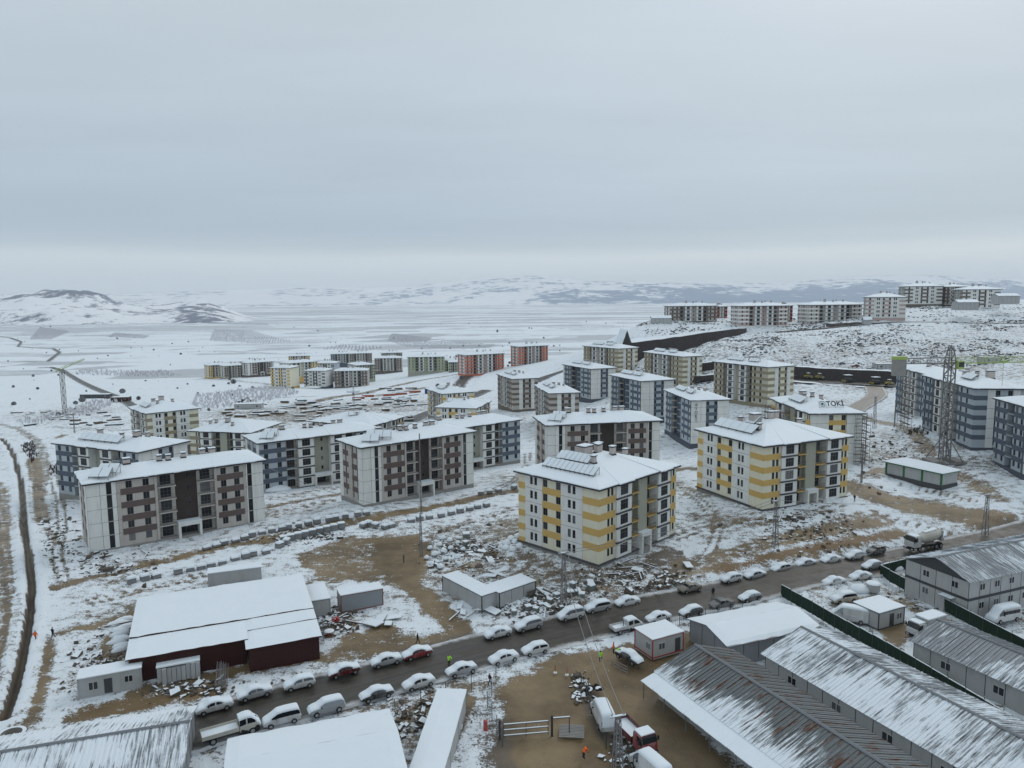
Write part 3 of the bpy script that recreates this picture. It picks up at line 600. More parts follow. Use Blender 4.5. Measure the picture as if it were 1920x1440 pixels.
def solar_mesh(w,l):
    """tilted collector on a frame, snow on its face; local x along the row, low edge toward -y"""
    mb=MB(); t=.62; dy,dz=l*math.cos(t),l*math.sin(t); z0=.35
    def P(x,k,up): return (x,k*dy-up*math.sin(t),z0+k*dz+up*math.cos(t))
    def plate(x0,x1,k0,k1,a,b,m,top=None):
        k=len(mb.v); mb.v+=[P(x0,k0,a),P(x1,k0,a),P(x1,k1,a),P(x0,k1,a),P(x0,k0,b),P(x1,k0,b),P(x1,k1,b),P(x0,k1,b)]
        for i,q in enumerate(((0,3,2,1),(4,5,6,7),(0,1,5,4),(1,2,6,5),(2,3,7,6),(3,0,4,7))): mb.f.append(tuple(k+j for j in q)); mb.m.append(m)
    plate(0,w,0,1,0,.09,0); plate(.03,w-.03,.02,.99,.092,.17,1)
    for x in (.06,w-.06):
        mb.bar((x,dy*.95,-.6),(x,dy*.95,z0+dz*.95),.035,2); mb.bar((x,.05,-.4),(x,.05,z0),.035,2); mb.bar((x,.05,z0-.1),(x,dy*.95,-.05),.025,2)
    mb.bar((0,dy*.95,z0+.2),(w,dy*.95,z0+.9),.02,2)
    return mb.mesh('solar_panel',[dsteel,snow,steel])
# ---- facade recipes ----
def P_(wall,band,slabedge=None): return dict(wall=wall,band=band,slabedge=slabedge or wall)
def yel_front(w,b): return [('band',5.2,dict(wall=w,band=b,pairr=1)),('bay',5.0,dict(wall=white)),('balc',3.3,dict(wall=sage,edge=b)),('recess',3.2,dict(wall=sage,win=False,portal=1,off=1.45)),('balc',3.1,dict(wall=sage,edge=b)),('bay',4.6,dict(wall=white)),('band',2.9,dict(wall=w,band=b,pairr=1))]
def yel_side(w,b): return [('bandx',2.2,dict(wall=w,band=b,low=1)),('pair',5.4,dict(wall=white)),('band',5.6,dict(wall=w,band=b,edge=1)),('pair',6.2,dict(wall=white)),('bandx',4.4,dict(wall=w,band=b))]
def brn_front(): return [('plain',2.8,dict(wall=white,off=-.1)),('strip',3.4,dict(wall=white)),('plain',.9,dict(wall=pinkw,off=-.1)),('band',7.4,dict(n=2)),('plain',.6,dict(wall=pinkw,off=.1)),('balc',4.3,dict(wall=pinkw)),('recess',5.2,dict(wall=darkrec,portal=1)),('balc',3.9,dict(wall=pinkw)),('plain',.6,dict(wall=pinkw,off=.1)),('band',6.6,dict(n=2)),('plain',.7,dict(wall=pinkw,off=-.1)),('strip',2.2,dict(wall=white,c=.4)),('plain',2.2,dict(wall=white,off=-.1))]
def brn_side(): return [('plain',2,dict(wall=white)),('band',3.5,dict(n=1,ww=.7)),('plain',2,dict(wall=pinkw)),('band',3.5,dict(n=2,edge=1,ww=.6)),('plain',2.6,dict(wall=white))]
def blu_front(): return [('band',7.6,dict(n=2)),('balc',3.6,dict(wall=tan)),('bay',4.8,dict(wall=white)),('recess',5.2,dict(wall=sage,portal=1)),('bay',4.8,dict(wall=white)),('balc',3.6,dict(wall=tan)),('band',7.6,dict(n=2))]
def long_side(w,b): return [('band',6,dict(n=2,wall=w,band=b)),('balc',3,dict(wall=w,edge=b)),('bay',4.2,dict(wall=white)),('recess',3.6,dict(wall=w)),('bay',4.2,dict(wall=white)),('balc',3.2,dict(wall=w,edge=b)),('band',7,dict(n=2,wall=w,band=b)),('bandx',2.5,dict(wall=w,band=b))]
def end_side(w,b,first=True): return ([('bandx',4.2,dict(wall=w,band=b))] if first else [('plain',4.8,dict(wall=white,off=-.1))])+[('plain',2.4,dict(wall=white)),('band',5.6,dict(n=2,wall=w,band=b,edge=1)),('plain',2.2,dict(wall=white,off=.05)),(('bandx',2.4,dict(wall=w,band=b)) if first else ('plain',3.4,dict(wall=white,off=-.1)))]
def blu_long(): return [('plain',1,dict(wall=white)),('band',5,dict(n=2)),('balc',3,dict(wall=dblue,edge=tan)),('recess',3,dict(wall=dblue)),('balc',3,dict(wall=dblue,edge=lblue)),('plain',.7,dict(wall=lblue)),('band',7,dict(n=2)),('plain',.5,dict(wall=slab,off=-.11))]
def far_front(w,b,n=6): return [('band',5,dict(n=2,wall=w,band=b)),('balc',3.2,dict(wall=w,edge=b)),('bay',3.6,dict(wall=white)),('recess',3,dict(wall=w)),('bay',3.6,dict(wall=white)),('balc',3.2,dict(wall=w,edge=b)),('band',5,dict(n=2,wall=w,band=b))]
CH=[(.46,.55,1.5,1.1,1.5),(.34,.42,.8,.7,1.2),(.62,.44,.8,.7,1.3),(.55,.4,.75,.7,1.2),(.8,.5,.8,.7,1.0)]
CHL=[(.42,.46,.9,.8,1.1),(.47,.44,.9,.8,1.1),(.56,.47,.9,.8,1.0),(.74,.56,1.3,1.0,1.1),(.68,.55,1.1,.9,1.1),(.24,.5,1.3,1.0,1.1)]
CHF=[(.4,.5,1.4,1.1,1.4),(.55,.46,.8,.8,1.1),(.63,.55,.8,.8,1.1),(.75,.5,.8,.8,1.0)]
APTGROUP='apartment blocks of the housing estate'
def block(name,label,x,y,ang,L,Wd,ze,floors,front,left,pal,lod,chims=CH,solars=(),pitch=.27,plinth=conc,group=APTGROUP,drop=5.,basement=0):
    a=math.radians(ang); q=.7 if lod else .5; x+=q*(math.cos(a)-math.sin(a)); y+=q*(math.sin(a)+math.cos(a)); L-=2*q; Wd-=2*q; zb=ze-floors*H-.05; root=thing(name,label,'building',(x,y,zb),a,group)
    pf=side(root,(0,0),0,front,L,floors,lod,pal); pl=side(root,(0,Wd),-math.pi/2,left,Wd,floors,lod,pal)
    mb=MB(); mb.quad((L,2,0),(L,Wd,0),(L,Wd,floors*H),(L,2,floors*H)); mb.quad((L,Wd,0),(2,Wd,0),(2,Wd,floors*H),(L,Wd,floors*H)); mb.quad((2,2,floors*H),(L,2,floors*H),(L,Wd,floors*H),(2,Wd,floors*H))
    mb.quad((L,-.05,0),(L,2,0),(L,2,floors*H),(L,-.05,floors*H)); mb.quad((2,Wd,0),(0,Wd,0),(0,Wd,floors*H),(2,Wd,floors*H)); mb.quad((1.9,1.9,0),(L,1.9,0),(L,1.9,floors*H),(1.9,1.9,floors*H)); mb.quad((1.9,Wd,0),(1.9,1.9,0),(1.9,1.9,floors*H),(1.9,Wd,floors*H))
    ob('rear_wall',mb.mesh('rear_wall',pal['wall']),root)
    pb=MB(); pb.box(-.02,L+.02,-.02,Wd+.02,-drop,-.01)
    if basement: pb.box(-.35,L+.2,-.3,Wd+.3,-.32,-.06,1)
    ob('plinth',pb.mesh('plinth',[plinth,slab]),root)
    sf=roof(root,L,Wd,floors*H+.06,pf,pl,pitch,lod,chims,solars); root['_e']=0; del root['_e']
    return root,sf
BR=P_(pinkw,brown,pinkw); BL=P_(lblue,dblue,lblue); YE=P_(cream,yellow,yellow); OL=P_(tan,olive,olive); TA=P_(tan,taupe,taupe)
SOLS=[(.05,.10,3,0,1.9,2.2),(.08,.34,3,0,1.9,2.2)]
# near brown and yellow blocks
block('apartment_block','brown banded apartment block at far left above the dark trench',-86.8,144.6,36,37,14,15.0,5,brn_front(),brn_side(),BR,2,CHL,[(.02,.12,2,-.6,2.0,2.6),(.065,.22,2,-.6,2.0,2.6)],.24)
block('apartment_block','brown banded apartment block in the middle with four solar panels over its grey plinth corner',-36.4,173,38,34,14,16.2,5,brn_front(),brn_side(),BR,2,CHL,[(.03,.16,2,-.65,2.0,2.5),(.09,.3,3,-.65,2.0,2.5)],.24,drop=4)
block('apartment_block','brown banded apartment block directly behind the nearest yellow block',9,197.2,11,34,16,17.0,5,brn_front(),brn_side(),BR,2,CHL,[(.02,.16,2,-.6,1.9,2.5),(.07,.32,2,-.6,1.9,2.5)],.24)
SY=[(.06,.10,1,0,.1,.1)]
def rowsol(root,L,Wd,ze,rows):
    for (x0,y0,n,ang,pw,pl) in rows:
        for i in range(n):
            X=x0+math.cos(ang)*i*(pw+.05); Y=y0+math.sin(ang)*i*(pw+.05); ob('solar_panel',cm(('sol',pw,pl),lambda:solar_mesh(pw,pl)),root,(X,Y,ze+.27*max(0,min(X+.75,Y+.75,L+.75-X,Wd+.75-Y))+.1),ang)
y1,_=block('apartment_block','nearest yellow banded apartment block, long double row of solar panels along its left eave',15.7,129.8,45,27,22,17.0,5,yel_front(cream,yellow),yel_side(cream,yellow),YE,2,[(.45,.62,2.6,2.0,2.0),(.30,.36,.9,.8,1.4),(.40,.80,.9,.8,1.2),(.55,.55,1.0,.9,1.7),(.62,.62,1.6,1.1,1.9),(.60,.42,1.0,.9,1.6),(.86,.5,.9,.8,1.2)],(),.27,basement=1)
rowsol(y1,27,22,5*H+.06,[(2.6,16.5,11,-math.pi/2,1.15,2.3),(6.4,16.2,7,-math.pi/2,1.15,2.3)])
y2,_=block('apartment_block','yellow banded apartment block right of centre with large solar panels on its left eave',54.7,157.2,24,27,24,19.0,5,yel_front(cream,yellow),yel_side(cream,yellow),YE,2,[(.34,.55,2.4,1.8,2.0),(.22,.34,.9,.8,1.4),(.50,.52,1.0,.9,1.7),(.60,.56,1.0,.9,1.7),(.28,.70,.9,.8,1.3),(.8,.45,.9,.8,1.1)],(),.27,basement=1)
rowsol(y2,27,24,5*H+.06,[(2.6,20.,5,-math.pi/2,2.6,2.8),(7.0,14.,1,-math.pi/2,3.0,2.8)])
block('apartment_block','light blue block behind the far left brown block, low row of panels on its roof',-97.5,187.6,66,17.3,34,12.5,5,end_side(lblue,dblue,False),blu_front()[:3]+[('recess',5.2,dict(wall=sage))]+blu_front()[4:],BL,1,[(.5,.3,1.6,1.3,1.4),(.4,.42,.9,.8,1.2),(.45,.72,1.2,1,1.3),(.62,.25,.9,.8,1.2)],[(.14,.80,6,-math.pi/2,2.6,2.6)],.22)
block('apartment_block','olive and white block with yellow gable standing behind the far left blocks',-140.2,277.8,42,20.5,24,8.6,5,yel_side(cream,olive),yel_front(cream,olive),OL,1,[(.5,.62,1.8,1.4,1.8),(.35,.4,.9,.8,1.2),(.68,.5,.9,.8,1.2),(.4,.8,1.4,1,1.6)],[(.1,.75,4,-math.pi/2,2.2,2.4)],.27)
block('apartment_block','cream block with hipped roof between the far left blue blocks',-99,273.9,78,24,27.3,1.5,5,yel_side(cream,olive),yel_front(cream,olive),OL,1,[(.35,.55,1.8,1.4,1.6),(.3,.72,.9,.8,1.3),(.3,.82,.9,.8,1.3),(.22,.4,.9,.8,1.2)],(),.27)
block('apartment_block','light blue banded block with white bays left of the middle brown block',-71.6,202.6,35,38,15,11.6,5,blu_front(),brn_side(),BL,2,CHL,[(.02,.14,2,-.6,1.9,2.6),(.065,.3,2,-.6,1.9,2.6)],.24)
block('apartment_block','light blue banded block half hidden behind the middle brown block',-27.1,228.6,38,39,16,9.4,5,blu_front(),brn_side(),BL,2,CHL,[(.03,.2,2,-.6,1.9,2.5)],.24)
block('apartment_block','white-roofed block in front of the storage yard, only its roof and top floor in view',-54.5,281.1,66,25,31,2.5,5,blu_front(),blu_front(),OL,1,CH,[(.25,.5,3,-.8,2.2,2.4)],.24)
block('apartment_block','pale yellow block beside the curved asphalt road',-37.1,386.7,26,19.5,26,.8,5,yel_side(cream,yellow),yel_front(cream,yellow),YE,1,CH,[(.15,.7,4,-math.pi/2,2.2,2.4)],.27)
block('apartment_block','pale yellow block with hipped roof just in front of the other near the curved road',-16.1,326.4,76,26,20,2.1,5,yel_front(cream,yellow),yel_side(cream,yellow),YE,1,CH,[(.3,.85,3,-math.pi/2,2.2,2.4)],.27)
# towers on the slope
SO=[(.18,.84,5,-math.pi/2,2.0,2.2),(.2,.45,3,-math.pi/2,2.0,2.2)]
block('apartment_tower','taupe striped tower left of the asphalt road bend',0,399.5,18,16,30,7.0,6,end_side(pinkw,taupe),long_side(pinkw,taupe),TA,1,CHF,SO,.25,taupe,basement=0)
block('apartment_tower','taupe striped tower half hidden behind the brown block',17.1,340,10,15.5,34,6.8,6,end_side(pinkw,taupe),long_side(pinkw,taupe),TA,1,CHF,SO,.25,taupe)
block('apartment_tower','farthest of the three blue and white towers on the slope',43.8,408.1,24,17.5,34,11.3,6,end_side(lblue,dblue,False),blu_long(),BL,1,CHF,SO,.25,plinthb)
block('apartment_tower','middle one of the three blue and white towers on the slope',57.7,327.8,20,18.5,31,13.6,6,end_side(lblue,dblue,False),blu_long(),BL,1,CHF,SO,.25,plinthb)
s3,_=block('apartment_tower','nearest of the three blue and white towers, with vertical lettering on its white wall',68.8,281.2,6,16.6,34,11.4,6,end_side(lblue,dblue,False),blu_long(),BL,1,CHF,SO,.25,plinthb)
block('apartment_tower','olive striped tower farthest up the slope, left of its two likes',64.9,447.3,32,17,36,19.7,6,end_side(cream,olive),long_side(tan,olive),OL,1,CHF,SO,.25,olive)
block('apartment_tower','olive striped tower in the middle of its row below the rock cut',92.5,396.8,22,14,40,18.7,6,end_side(cream,olive),long_side(tan,olive),OL,1,CHF,SO,.25,olive)
block('apartment_tower','large olive striped tower beside the retaining wall and rollers',114.2,325.5,27,17.4,36,19.6,6,end_side(cream,olive),long_side(tan,olive),OL,1,CHF,SO,.25,olive)
r1,_=block('apartment_block','grey panelled block with lettering on its snowy roof and scaffold at its right end',82.4,201.5,0,15.8,32,18.9,6,[('plain',4.2,dict(wall=white)),('plain',2.2,dict(wall=white,off=-.3)),('band',6,dict(wall=cream,band=yellow,edge=1,low=1,off=-.3)),('plain',5.2,dict(wall=white))],yel_front(cream,yellow),YE,2,[(.42,.7,1.8,1.4,1.4),(.5,.55,.9,.8,1.3),(.64,.5,.9,.8,1.3),(.38,.6,.9,.8,1.2)],[(.12,.7,4,-math.pi/2,2.3,2.6)],.27)
block('apartment_tower','blue striped tower behind the tower crane mast',131.2,207.2,-8,15.4,36,24.8,6,end_side(lblue,dblue),long_side(lblue,dblue),BL,2,[(.62,.3,2.0,1.6,2.2),(.45,.38,.9,.8,1.6),(.35,.5,1.4,1.1,1.4),(.5,.6,1.,.9,1.4)],[(.2,.45,3,-math.pi/2,2.2,2.4)],.27,plinthb)
block('apartment_tower','blue tower with white bays at the right edge of the picture',128.6,181.9,-9,18,17,23.3,6,[('bay',4.5,dict(wall=white)),('recess',3.5,dict(wall=dblue)),('bay',4.5,dict(wall=white)),('band',5,dict(n=2))],[('band',6,dict(n=2)),('balc',3.4,dict(wall=dblue,edge=lblue)),('band',5,dict(n=2)),('plain',.8,dict(wall=dblue))],BL,2,CH,(),.25,plinthb)
block('apartment_tower','dark roofed blue tower whose roof shows behind the crane mast',150,262,-8,15.4,34,22.5,6,end_side(lblue,dblue),long_side(lblue,dblue),BL,1,CHF,(),.25,plinthb)
# far estate
FAR='far apartment blocks of the lower estate'
def far(label,x,y,ang,L,Wd,ze,fl,w,b,front=None,plinth=None,grp=FAR):
    f=far_front(w,b) if front in (None,'s') else front; s=[('band',4,dict(n=1,wall=w,band=b)),('pair',4,dict(wall=white)),('band',4,dict(n=2,wall=w,band=b,edge=1)),('pair',4,dict(wall=white)),('bandx',3,dict(wall=w,band=b))]
    return block('apartment_block',label,x,y,ang,L,Wd,ze,fl,s if front=='s' else f,f if front=='s' else s,P_(w,b,b),0,CHF,(),.25,plinth or b,grp,drop=6)
far('far yellow block at the left end of the lower estate',-362,872,38,26,18,-26.7,5,cream,yellow)
far('far grey-brown block second from the left end of the lower estate',-334,850,40,27,18,-25.6,5,tan,taupe)
far('far mauve block with a dark recess, third from the left of the lower estate',-303,838,45,34,16,-21.3,5,pinkw,brown,brn_front())
far('far white and yellow block standing forward on the lower estate slope',-212,640,-10,19,19,-8.3,6,cream,yellow,'s')
far('far yellow block behind the forward white and yellow one',-222,720,40,34,18,-11.7,5,cream,yellow)
far('far blue and white block beside the small flat-roofed pavilion',-189,662,-8,21,20,-13.3,5,white,dblue,'s')
far('far blue block behind the blue and white one',-205,758,-6,22,18,-15,5,lblue,dblue,'s')
far('far greige block with dark bays nearest the earth road',-163,668,6,31,17,-14.4,5,pinkw,taupe)
far('far pale green block behind the greige block',-152,715,32,20,26,-13.7,5,lgreen,sage)
far('far taupe block behind the pale green ones',-158,840,6,32,18,-17.3,5,pinkw,taupe)
far('far long green block left of the salmon red block',-106,742,4,38,18,-8.3,5,lgreen,sage)
far('far low green block squeezed against the salmon red block',-62,716,8,19,16,-11.5,5,lgreen,sage)
far('far salmon red block, the larger one on the lower road',-41,648,30,40,17,.6,6,pink,salmon)
far('far salmon red block partly behind the snowy embankment',6,664,28,32,16,6.7,6,pink,salmon)
for i,(px,py,d,w,b,l) in enumerate(((560,668,960,cream,yellow,'far yellow block peeping over the back row, leftmost there'),(640,664,930,lblue,dblue,'far blue block peeping over the back row'),(676,663,900,pinkw,taupe,'far greige block peeping over the back row, right of the blue one'),(735,662,980,tan,taupe,'far tan block at the back behind the taupe one'),(470,678,900,tan,taupe,'far tan block behind the mauve block'),(852,676,760,lgreen,sage,'far green block behind the low green one'))):
    p=atd(px,py,d); far(l,p[0]-14,p[1],15,28,16,p[2],4,w,b)
# hilltop estate
HT='hilltop apartment blocks on the skyline'
far('hilltop brown block at the left end of the skyline row',120,558,4,37,18,43.6,4,pinkw,taupe,grp=HT)
far('hilltop salmon red block showing beside the brown one',164,592,4,10,16,42.5,4,pink,salmon,grp=HT)
far('hilltop pink block in the middle of the skyline row',165,533,6,37,18,43.6,5,pink,white,grp=HT)
far('hilltop salmon block showing right of the pink middle block',207,562,6,8,16,43.2,5,pink,salmon,grp=HT)
far('hilltop greige block left of the stepped white group',218,541,6,42,18,43.8,5,pinkw,white,grp=HT)
far('hilltop white and pink block in front of the tall group',249,520,-22,26,24,49.2,5,white,pink,'s',grp=HT)
far('hilltop mauve block, left of the tall pair',318,598,-14,28,22,57.2,5,white,taupe,'s',grp=HT)
far('hilltop dark mauve block between the tall pair',346,590,-14,16,24,56.6,5,pinkw,brown,'s',grp=HT)
far('hilltop white block at the right end of the tall group',345,566,-12,27,22,54.2,5,white,taupe,'s',grp=HT)
# lettering
def text_obj(body,size,mat,ext=.04):
    cu=bpy.data.curves.new('lettering','FONT'); cu.body=body; cu.size=size; cu.extrude=ext; cu.align_x='CENTER'; cu.align_y='CENTER'; cu.offset=size*.018
    o=bpy.data.objects.new('tmp',cu); COL.objects.link(o); dg=bpy.context.evaluated_depsgraph_get(); me=bpy.data.meshes.new_from_object(o.evaluated_get(dg)); bpy.data.objects.remove(o); me.materials.clear(); me.materials.append(mat); return me
navy=pmat('sign_navy',(.015,.022,.04),.5,.05); teal=pmat('sign_teal',(.02,.09,.10),.5,.05); letg=pmat('sign_grey',(.10,.11,.115),.5,.05)
def emblem(s,mat,mat2):
    mb=MB(); mb.cyl((0,0,-.03),s*.2,.07,10,0)
    for k in range(12):
        a=2*math.pi*k/12; c=math.cos(a),math.sin(a); mb.obox((c[0]*s*.38,c[1]*s*.38,0),(c[0]*s*.09,c[1]*s*.09,0),(-c[1]*s*.05,c[0]*s*.05,0),(0,0,.03),0)
    return mb.mesh('emblem',mat)
rr=thing('roof_sign','TOKİ roof lettering with round emblem on the snowy roof','sign',(82.4+7.6,201.5+3.5,0)); sl=math.atan(.27)
rr.location.z=18.9+.27*4.25+.55; rr.rotation_euler=(.95,0,0)
ob('lettering',text_obj('TOKİ',2.0,navy),rr,(1.2,.6,0)); ob('emblem',emblem(2.0,teal,navy),rr,(-2.4,.6,0))
fr=MB()
for z in (-.4,1.5): fr.box(-3.5,3.5,z-.025,z+.025,-.1,-.05)
for x in (-3.4,-1.3,1.1,3.4): fr.box(x-.025,x+.025,-1.2,1.55,-.1,-.05)
ob('sign_frame',fr.mesh('sign_frame',steel),rr)
vs=thing('wall_sign','TOKİ letters stacked vertically under an emblem on the white tower wall','sign',(0,0,0)); a6=math.radians(6); ux,uy=math.cos(a6),math.sin(a6)
bx,by=68.8+ux*2.4+uy*.2,281.2+uy*2.4-ux*.2
vs.location=(bx,by,11.4-1.2); vs.rotation_euler=(math.pi/2,0,a6)
for i,c in enumerate('TOKİ'): ob('letter',text_obj(c,1.5,letg),vs,(0,-2.2-i*1.35,0.05))
ob('emblem',emblem(1.3,letg,letg),vs,(0,-.55,.05)); ub=MB(); ub.box(-.7,.7,-7.3,-7.18,0,.06); ob('underline',ub.mesh('underline',letg),vs)
# ---------------------------------------------------------------- sheds, halls and site cabins
panelw=pmat('sandwich_panel_white',(.42,.43,.43),.55,.08,.8,dirt=(.33,.32,.30)); panelg=pmat('sandwich_panel_grey',(.25,.265,.28),.55,.1,.8); redsteel=pmat('maroon_sheet',(.042,.011,.010),.6,.2,1.5); bluesteel=pmat('blue_sheet',(.015,.04,.13),.5,.15,1.5)
redtrim=pmat('red_trim',(.36,.045,.03),.5,.1); dgrey=pmat('dark_grey_trim',(.06,.065,.07),.5,.1); ridgem=pmat('ridge_cap',(.16,.175,.19),.5,.1)
def sheetmat(root,bias,grad,rust=0.,base=(.20,.22,.24)):
    """corrugated sheet with wind-blown snow left in streaks down the slope (x along ridge, y across)"""
    m=bpy.data.materials.new('corrugated_sheet'); m.use_nodes=True; t=m.node_tree; b=t.nodes['Principled BSDF']; b.inputs['Metallic'].default_value=.25
    tc=nn(t,'TexCoord'); tc.object=root; sp=nn(t,'SeparateXYZ'); t.links.new(tc.outputs['Object'],sp.inputs[0])
    def no(sc,scale,det=5,ro=.6):
        mp=nn(t,'Mapping'); mp.inputs['Scale'].default_value=scale; t.links.new(tc.outputs['Object'],mp.inputs[0]); n=nn(t,'TexNoise',i_Scale=sc,i_Detail=det,i_Roughness=ro); t.links.new(mp.outputs[0],n.inputs[0]); return n.outputs[0]
    a=no(1.,(4.2,.11,1)); c=no(.16,(1,1,1),3); f=no(6.,(1,.5,1),3)
    k=mth(t,'ADD',mth(t,'ADD',mth(t,'MULTIPLY',mth(t,'SUBTRACT',a,.5),2.3),mth(t,'MULTIPLY',mth(t,'SUBTRACT',c,.5),1.6)),bias); k=mth(t,'ADD',k,mth(t,'MULTIPLY',mth(t,'SUBTRACT',f,.5),.35))
    k=mth(t,'ADD',k,mth(t,'MULTIPLY',sp.outputs[1],grad)); r=ramp(t,[(.34,0.),(.68,1.)]); t.links.new(k,r.inputs[0])
    rib=mth(t,'ABSOLUTE',mth(t,'SINE',mth(t,'MULTIPLY',sp.outputs[0],12.5))); met=mixc(t,rib,tuple(q*.8 for q in base),tuple(q*1.25 for q in base)); met=mixc(t,mth(t,'MULTIPLY',c,.5),met,tuple(q*.6 for q in base))
    if rust:
        rr=ramp(t,[(.53,0.),(.60,1.)]); t.links.new(no(1.,(1.1,.09,1),6,.7),rr.inputs[0]); met=mixc(t,mth(t,'MULTIPLY',rr.outputs[0],rust),met,(.10,.042,.022))
    t.links.new(mixc(t,r.outputs[0],met,(.76,.82,.87)),b.inputs['Base Color']); ro=mixc(t,r.outputs[0],(.42,.42,.42),(.8,.8,.8)); t.links.new(ro,b.inputs['Roughness'])
    mt=mth(t,'MULTIPLY',mth(t,'SUBTRACT',1.,r.outputs[0]),.25); t.links.new(mt,b.inputs['Metallic'])
    bp=nn(t,'Bump',i_Strength=.6,i_Distance=.06); t.links.new(mth(t,'ADD',mth(t,'MULTIPLY',rib,.4),mth(t,'MULTIPLY',r.outputs[0],1.)),bp.inputs['Height']); t.links.new(bp.outputs[0],b.inputs['Normal']); return m
def gable(name,label,org,ang,L,Wd,he,hr,wall,sheets=None,full=False,ridge=.5,z=0.,wins=(),group=None,trim=None,storey=0,oh=.45,sheetw=1.0,roofside=None):
    """hall with gabled roof: local x along ridge (0..L), y across (0..Wd); sheets=(bias,grad,rust) patchy metal, full = snow-covered"""
    root=thing(name,label,'shed',(org[0],org[1],z),math.radians(ang),group); yr=Wd*ridge
    mb=MB(); mb.quad((0,0,-1),(L,0,-1),(L,0,he),(0,0,he)); mb.quad((L,Wd,-1),(0,Wd,-1),(0,Wd,he),(L,Wd,he))
    for x,rev in ((0,1),(L,0)):
        p=[(x,0,-1),(x,Wd,-1),(x,Wd,he),(x,yr,hr),(x,0,he)]; mb.poly(p[::-1] if rev else p)
    ob('wall',mb.mesh('wall',wall),root)
    # panel joints as slim cover strips
    js=MB(); n=int(L/2.4)
    for k in range(n+1):
        x=L*k/n; js.box(x-.04,x+.04,-.025,0,0,he-.02); js.box(x-.04,x+.04,Wd,Wd+.025,0,he-.02)
    n=int(Wd/2.4)
    for k in range(n+1):
        y=Wd*k/n; h=he+(hr-he)*(min(y/yr,1) if y<=yr else (Wd-y)/(Wd-yr)); js.box(-.025,0,y-.04,y+.04,0,h-.02); js.box(L,L+.025,y-.04,y+.04,0,h-.02)
    o=ob('panel_joint',js.mesh('panel_joint',trim or dgrey),root); o['kind']='stuff'
    if storey:
        sb=MB(); sb.box(-.06,L+.06,-.06,0,storey-.25,storey+.2); sb.box(-.06,0,0,Wd,storey-.25,storey+.2); ob('floor_band',sb.mesh('floor_band',dgrey),root)
        gt=MB(); gt.poly([(-.05,0,he-.3),(-.05,yr,hr-.05),(-.05,Wd,he-.3)][::-1]); ob('gable_trim',gt.mesh('gable_trim',dgrey),root)
    s1=(hr-he)/yr; s2=(hr-he)/(Wd-yr)
    if full:
        mb=MB(); e=oh
        A=[(-e,-e,he-e*s1),(L+e,-e,he-e*s1),(L+e,yr,hr),(-e,yr,hr)]; B=[(L+e,Wd+e,he-e*s2),(-e,Wd+e,he-e*s2),(-e,yr,hr),(L+e,yr,hr)]
        for q in (A,B):
            mb.quad(*q); mb.quad(*[(a,b,c-.12) for a,b,c in q][::-1]); mb.quad((q[0][0],q[0][1],q[0][2]-.12),(q[1][0],q[1][1],q[1][2]-.12),q[1],q[0])
            mb.quad((q[1][0],q[1][1],q[1][2]-.12),(q[2][0],q[2][1],q[2][2]-.12),q[2],q[1]); mb.quad((q[3][0],q[3][1],q[3][2]-.12),(q[0][0],q[0][1],q[0][2]-.12),q[0],q[3])
        ro=ob('roof',mb.mesh('roof',roofside or ridgem),root)
        ms=MB(); nx=max(8,int(L/1.2)); ny=6; rn=random.Random(int(L*97+Wd))
        for q,sgn in ((A,1),(B,-1)):
            g=[[None]*(ny+1) for _ in range(nx+1)]
            for i in range(nx+1):
                for j in range(ny+1):
                    a=np.array(q[0])+(np.array(q[1])-np.array(q[0]))*i/nx; b=np.array(q[3])+(np.array(q[2])-np.array(q[3]))*i/nx; p=a+(b-a)*j/ny
                    ed=(i in(0,nx) or j==0); th=.03 if ed else .17+rn.uniform(-.02,.02); g[i][j]=(p[0],p[1]+(sgn*rn.uniform(-.04,.22) if j==0 else 0),p[2]+th+(-.02 if j==0 else 0))
            for i in range(nx):
                for j in range(ny): ms.quad(g[i][j],g[i+1][j],g[i+1][j+1],g[i][j+1])
        ob('snow_cover',ms.mesh('snow_cover',snow,False),ro)
    else:
        m=sheetmat(root,*sheets); n=int(round(L/sheetw)); w=(L+2*oh)/n
        for sgn in (0,1):
            run=(yr if sgn==0 else Wd-yr)+oh; sl=s1 if sgn==0 else s2; ln=run*math.sqrt(1+sl*sl); an=math.atan(sl)
            def mk():
                mb=MB(); mb.box(0,w,0,ln,0,.05); mb.box(0,.07,0,ln,.05,.13); mb.box(w*.5-.03,w*.5+.03,0,ln,.05,.085); return mb.mesh('roof_sheet',m)
            me=mk()
            for k in range(n):
                if sgn==0: ob('roof_sheet',me,root,(-oh+k*w,-oh,he-oh*s1),rot=(an,0,0))
                else: ob('roof_sheet',me,root,(-oh+(k+1)*w,Wd+oh,he-oh*s2),rot=(an,0,math.pi))
        rc=MB(); rc.quad((-oh,yr-.28,hr-.28*s1+.15),(L+oh,yr-.28,hr-.28*s1+.15),(L+oh,yr,hr+.17),(-oh,yr,hr+.17)); rc.quad((-oh,yr,hr+.17),(L+oh,yr,hr+.17),(L+oh,yr+.28,hr-.28*s2+.15),(-oh,yr+.28,hr-.28*s2+.15)); ob('ridge_cap',rc.mesh('ridge_cap',ridgem),root)
    for sd,s,zz,w,h in wins:
        me=cm(('cw',w,h),lambda:cabin_win(w,h))
        if sd=='f': ob('window',me,root,(s,-.04,zz))
        elif sd=='l': ob('window',me,root,(-.04,s,zz),-math.pi/2)
    return root
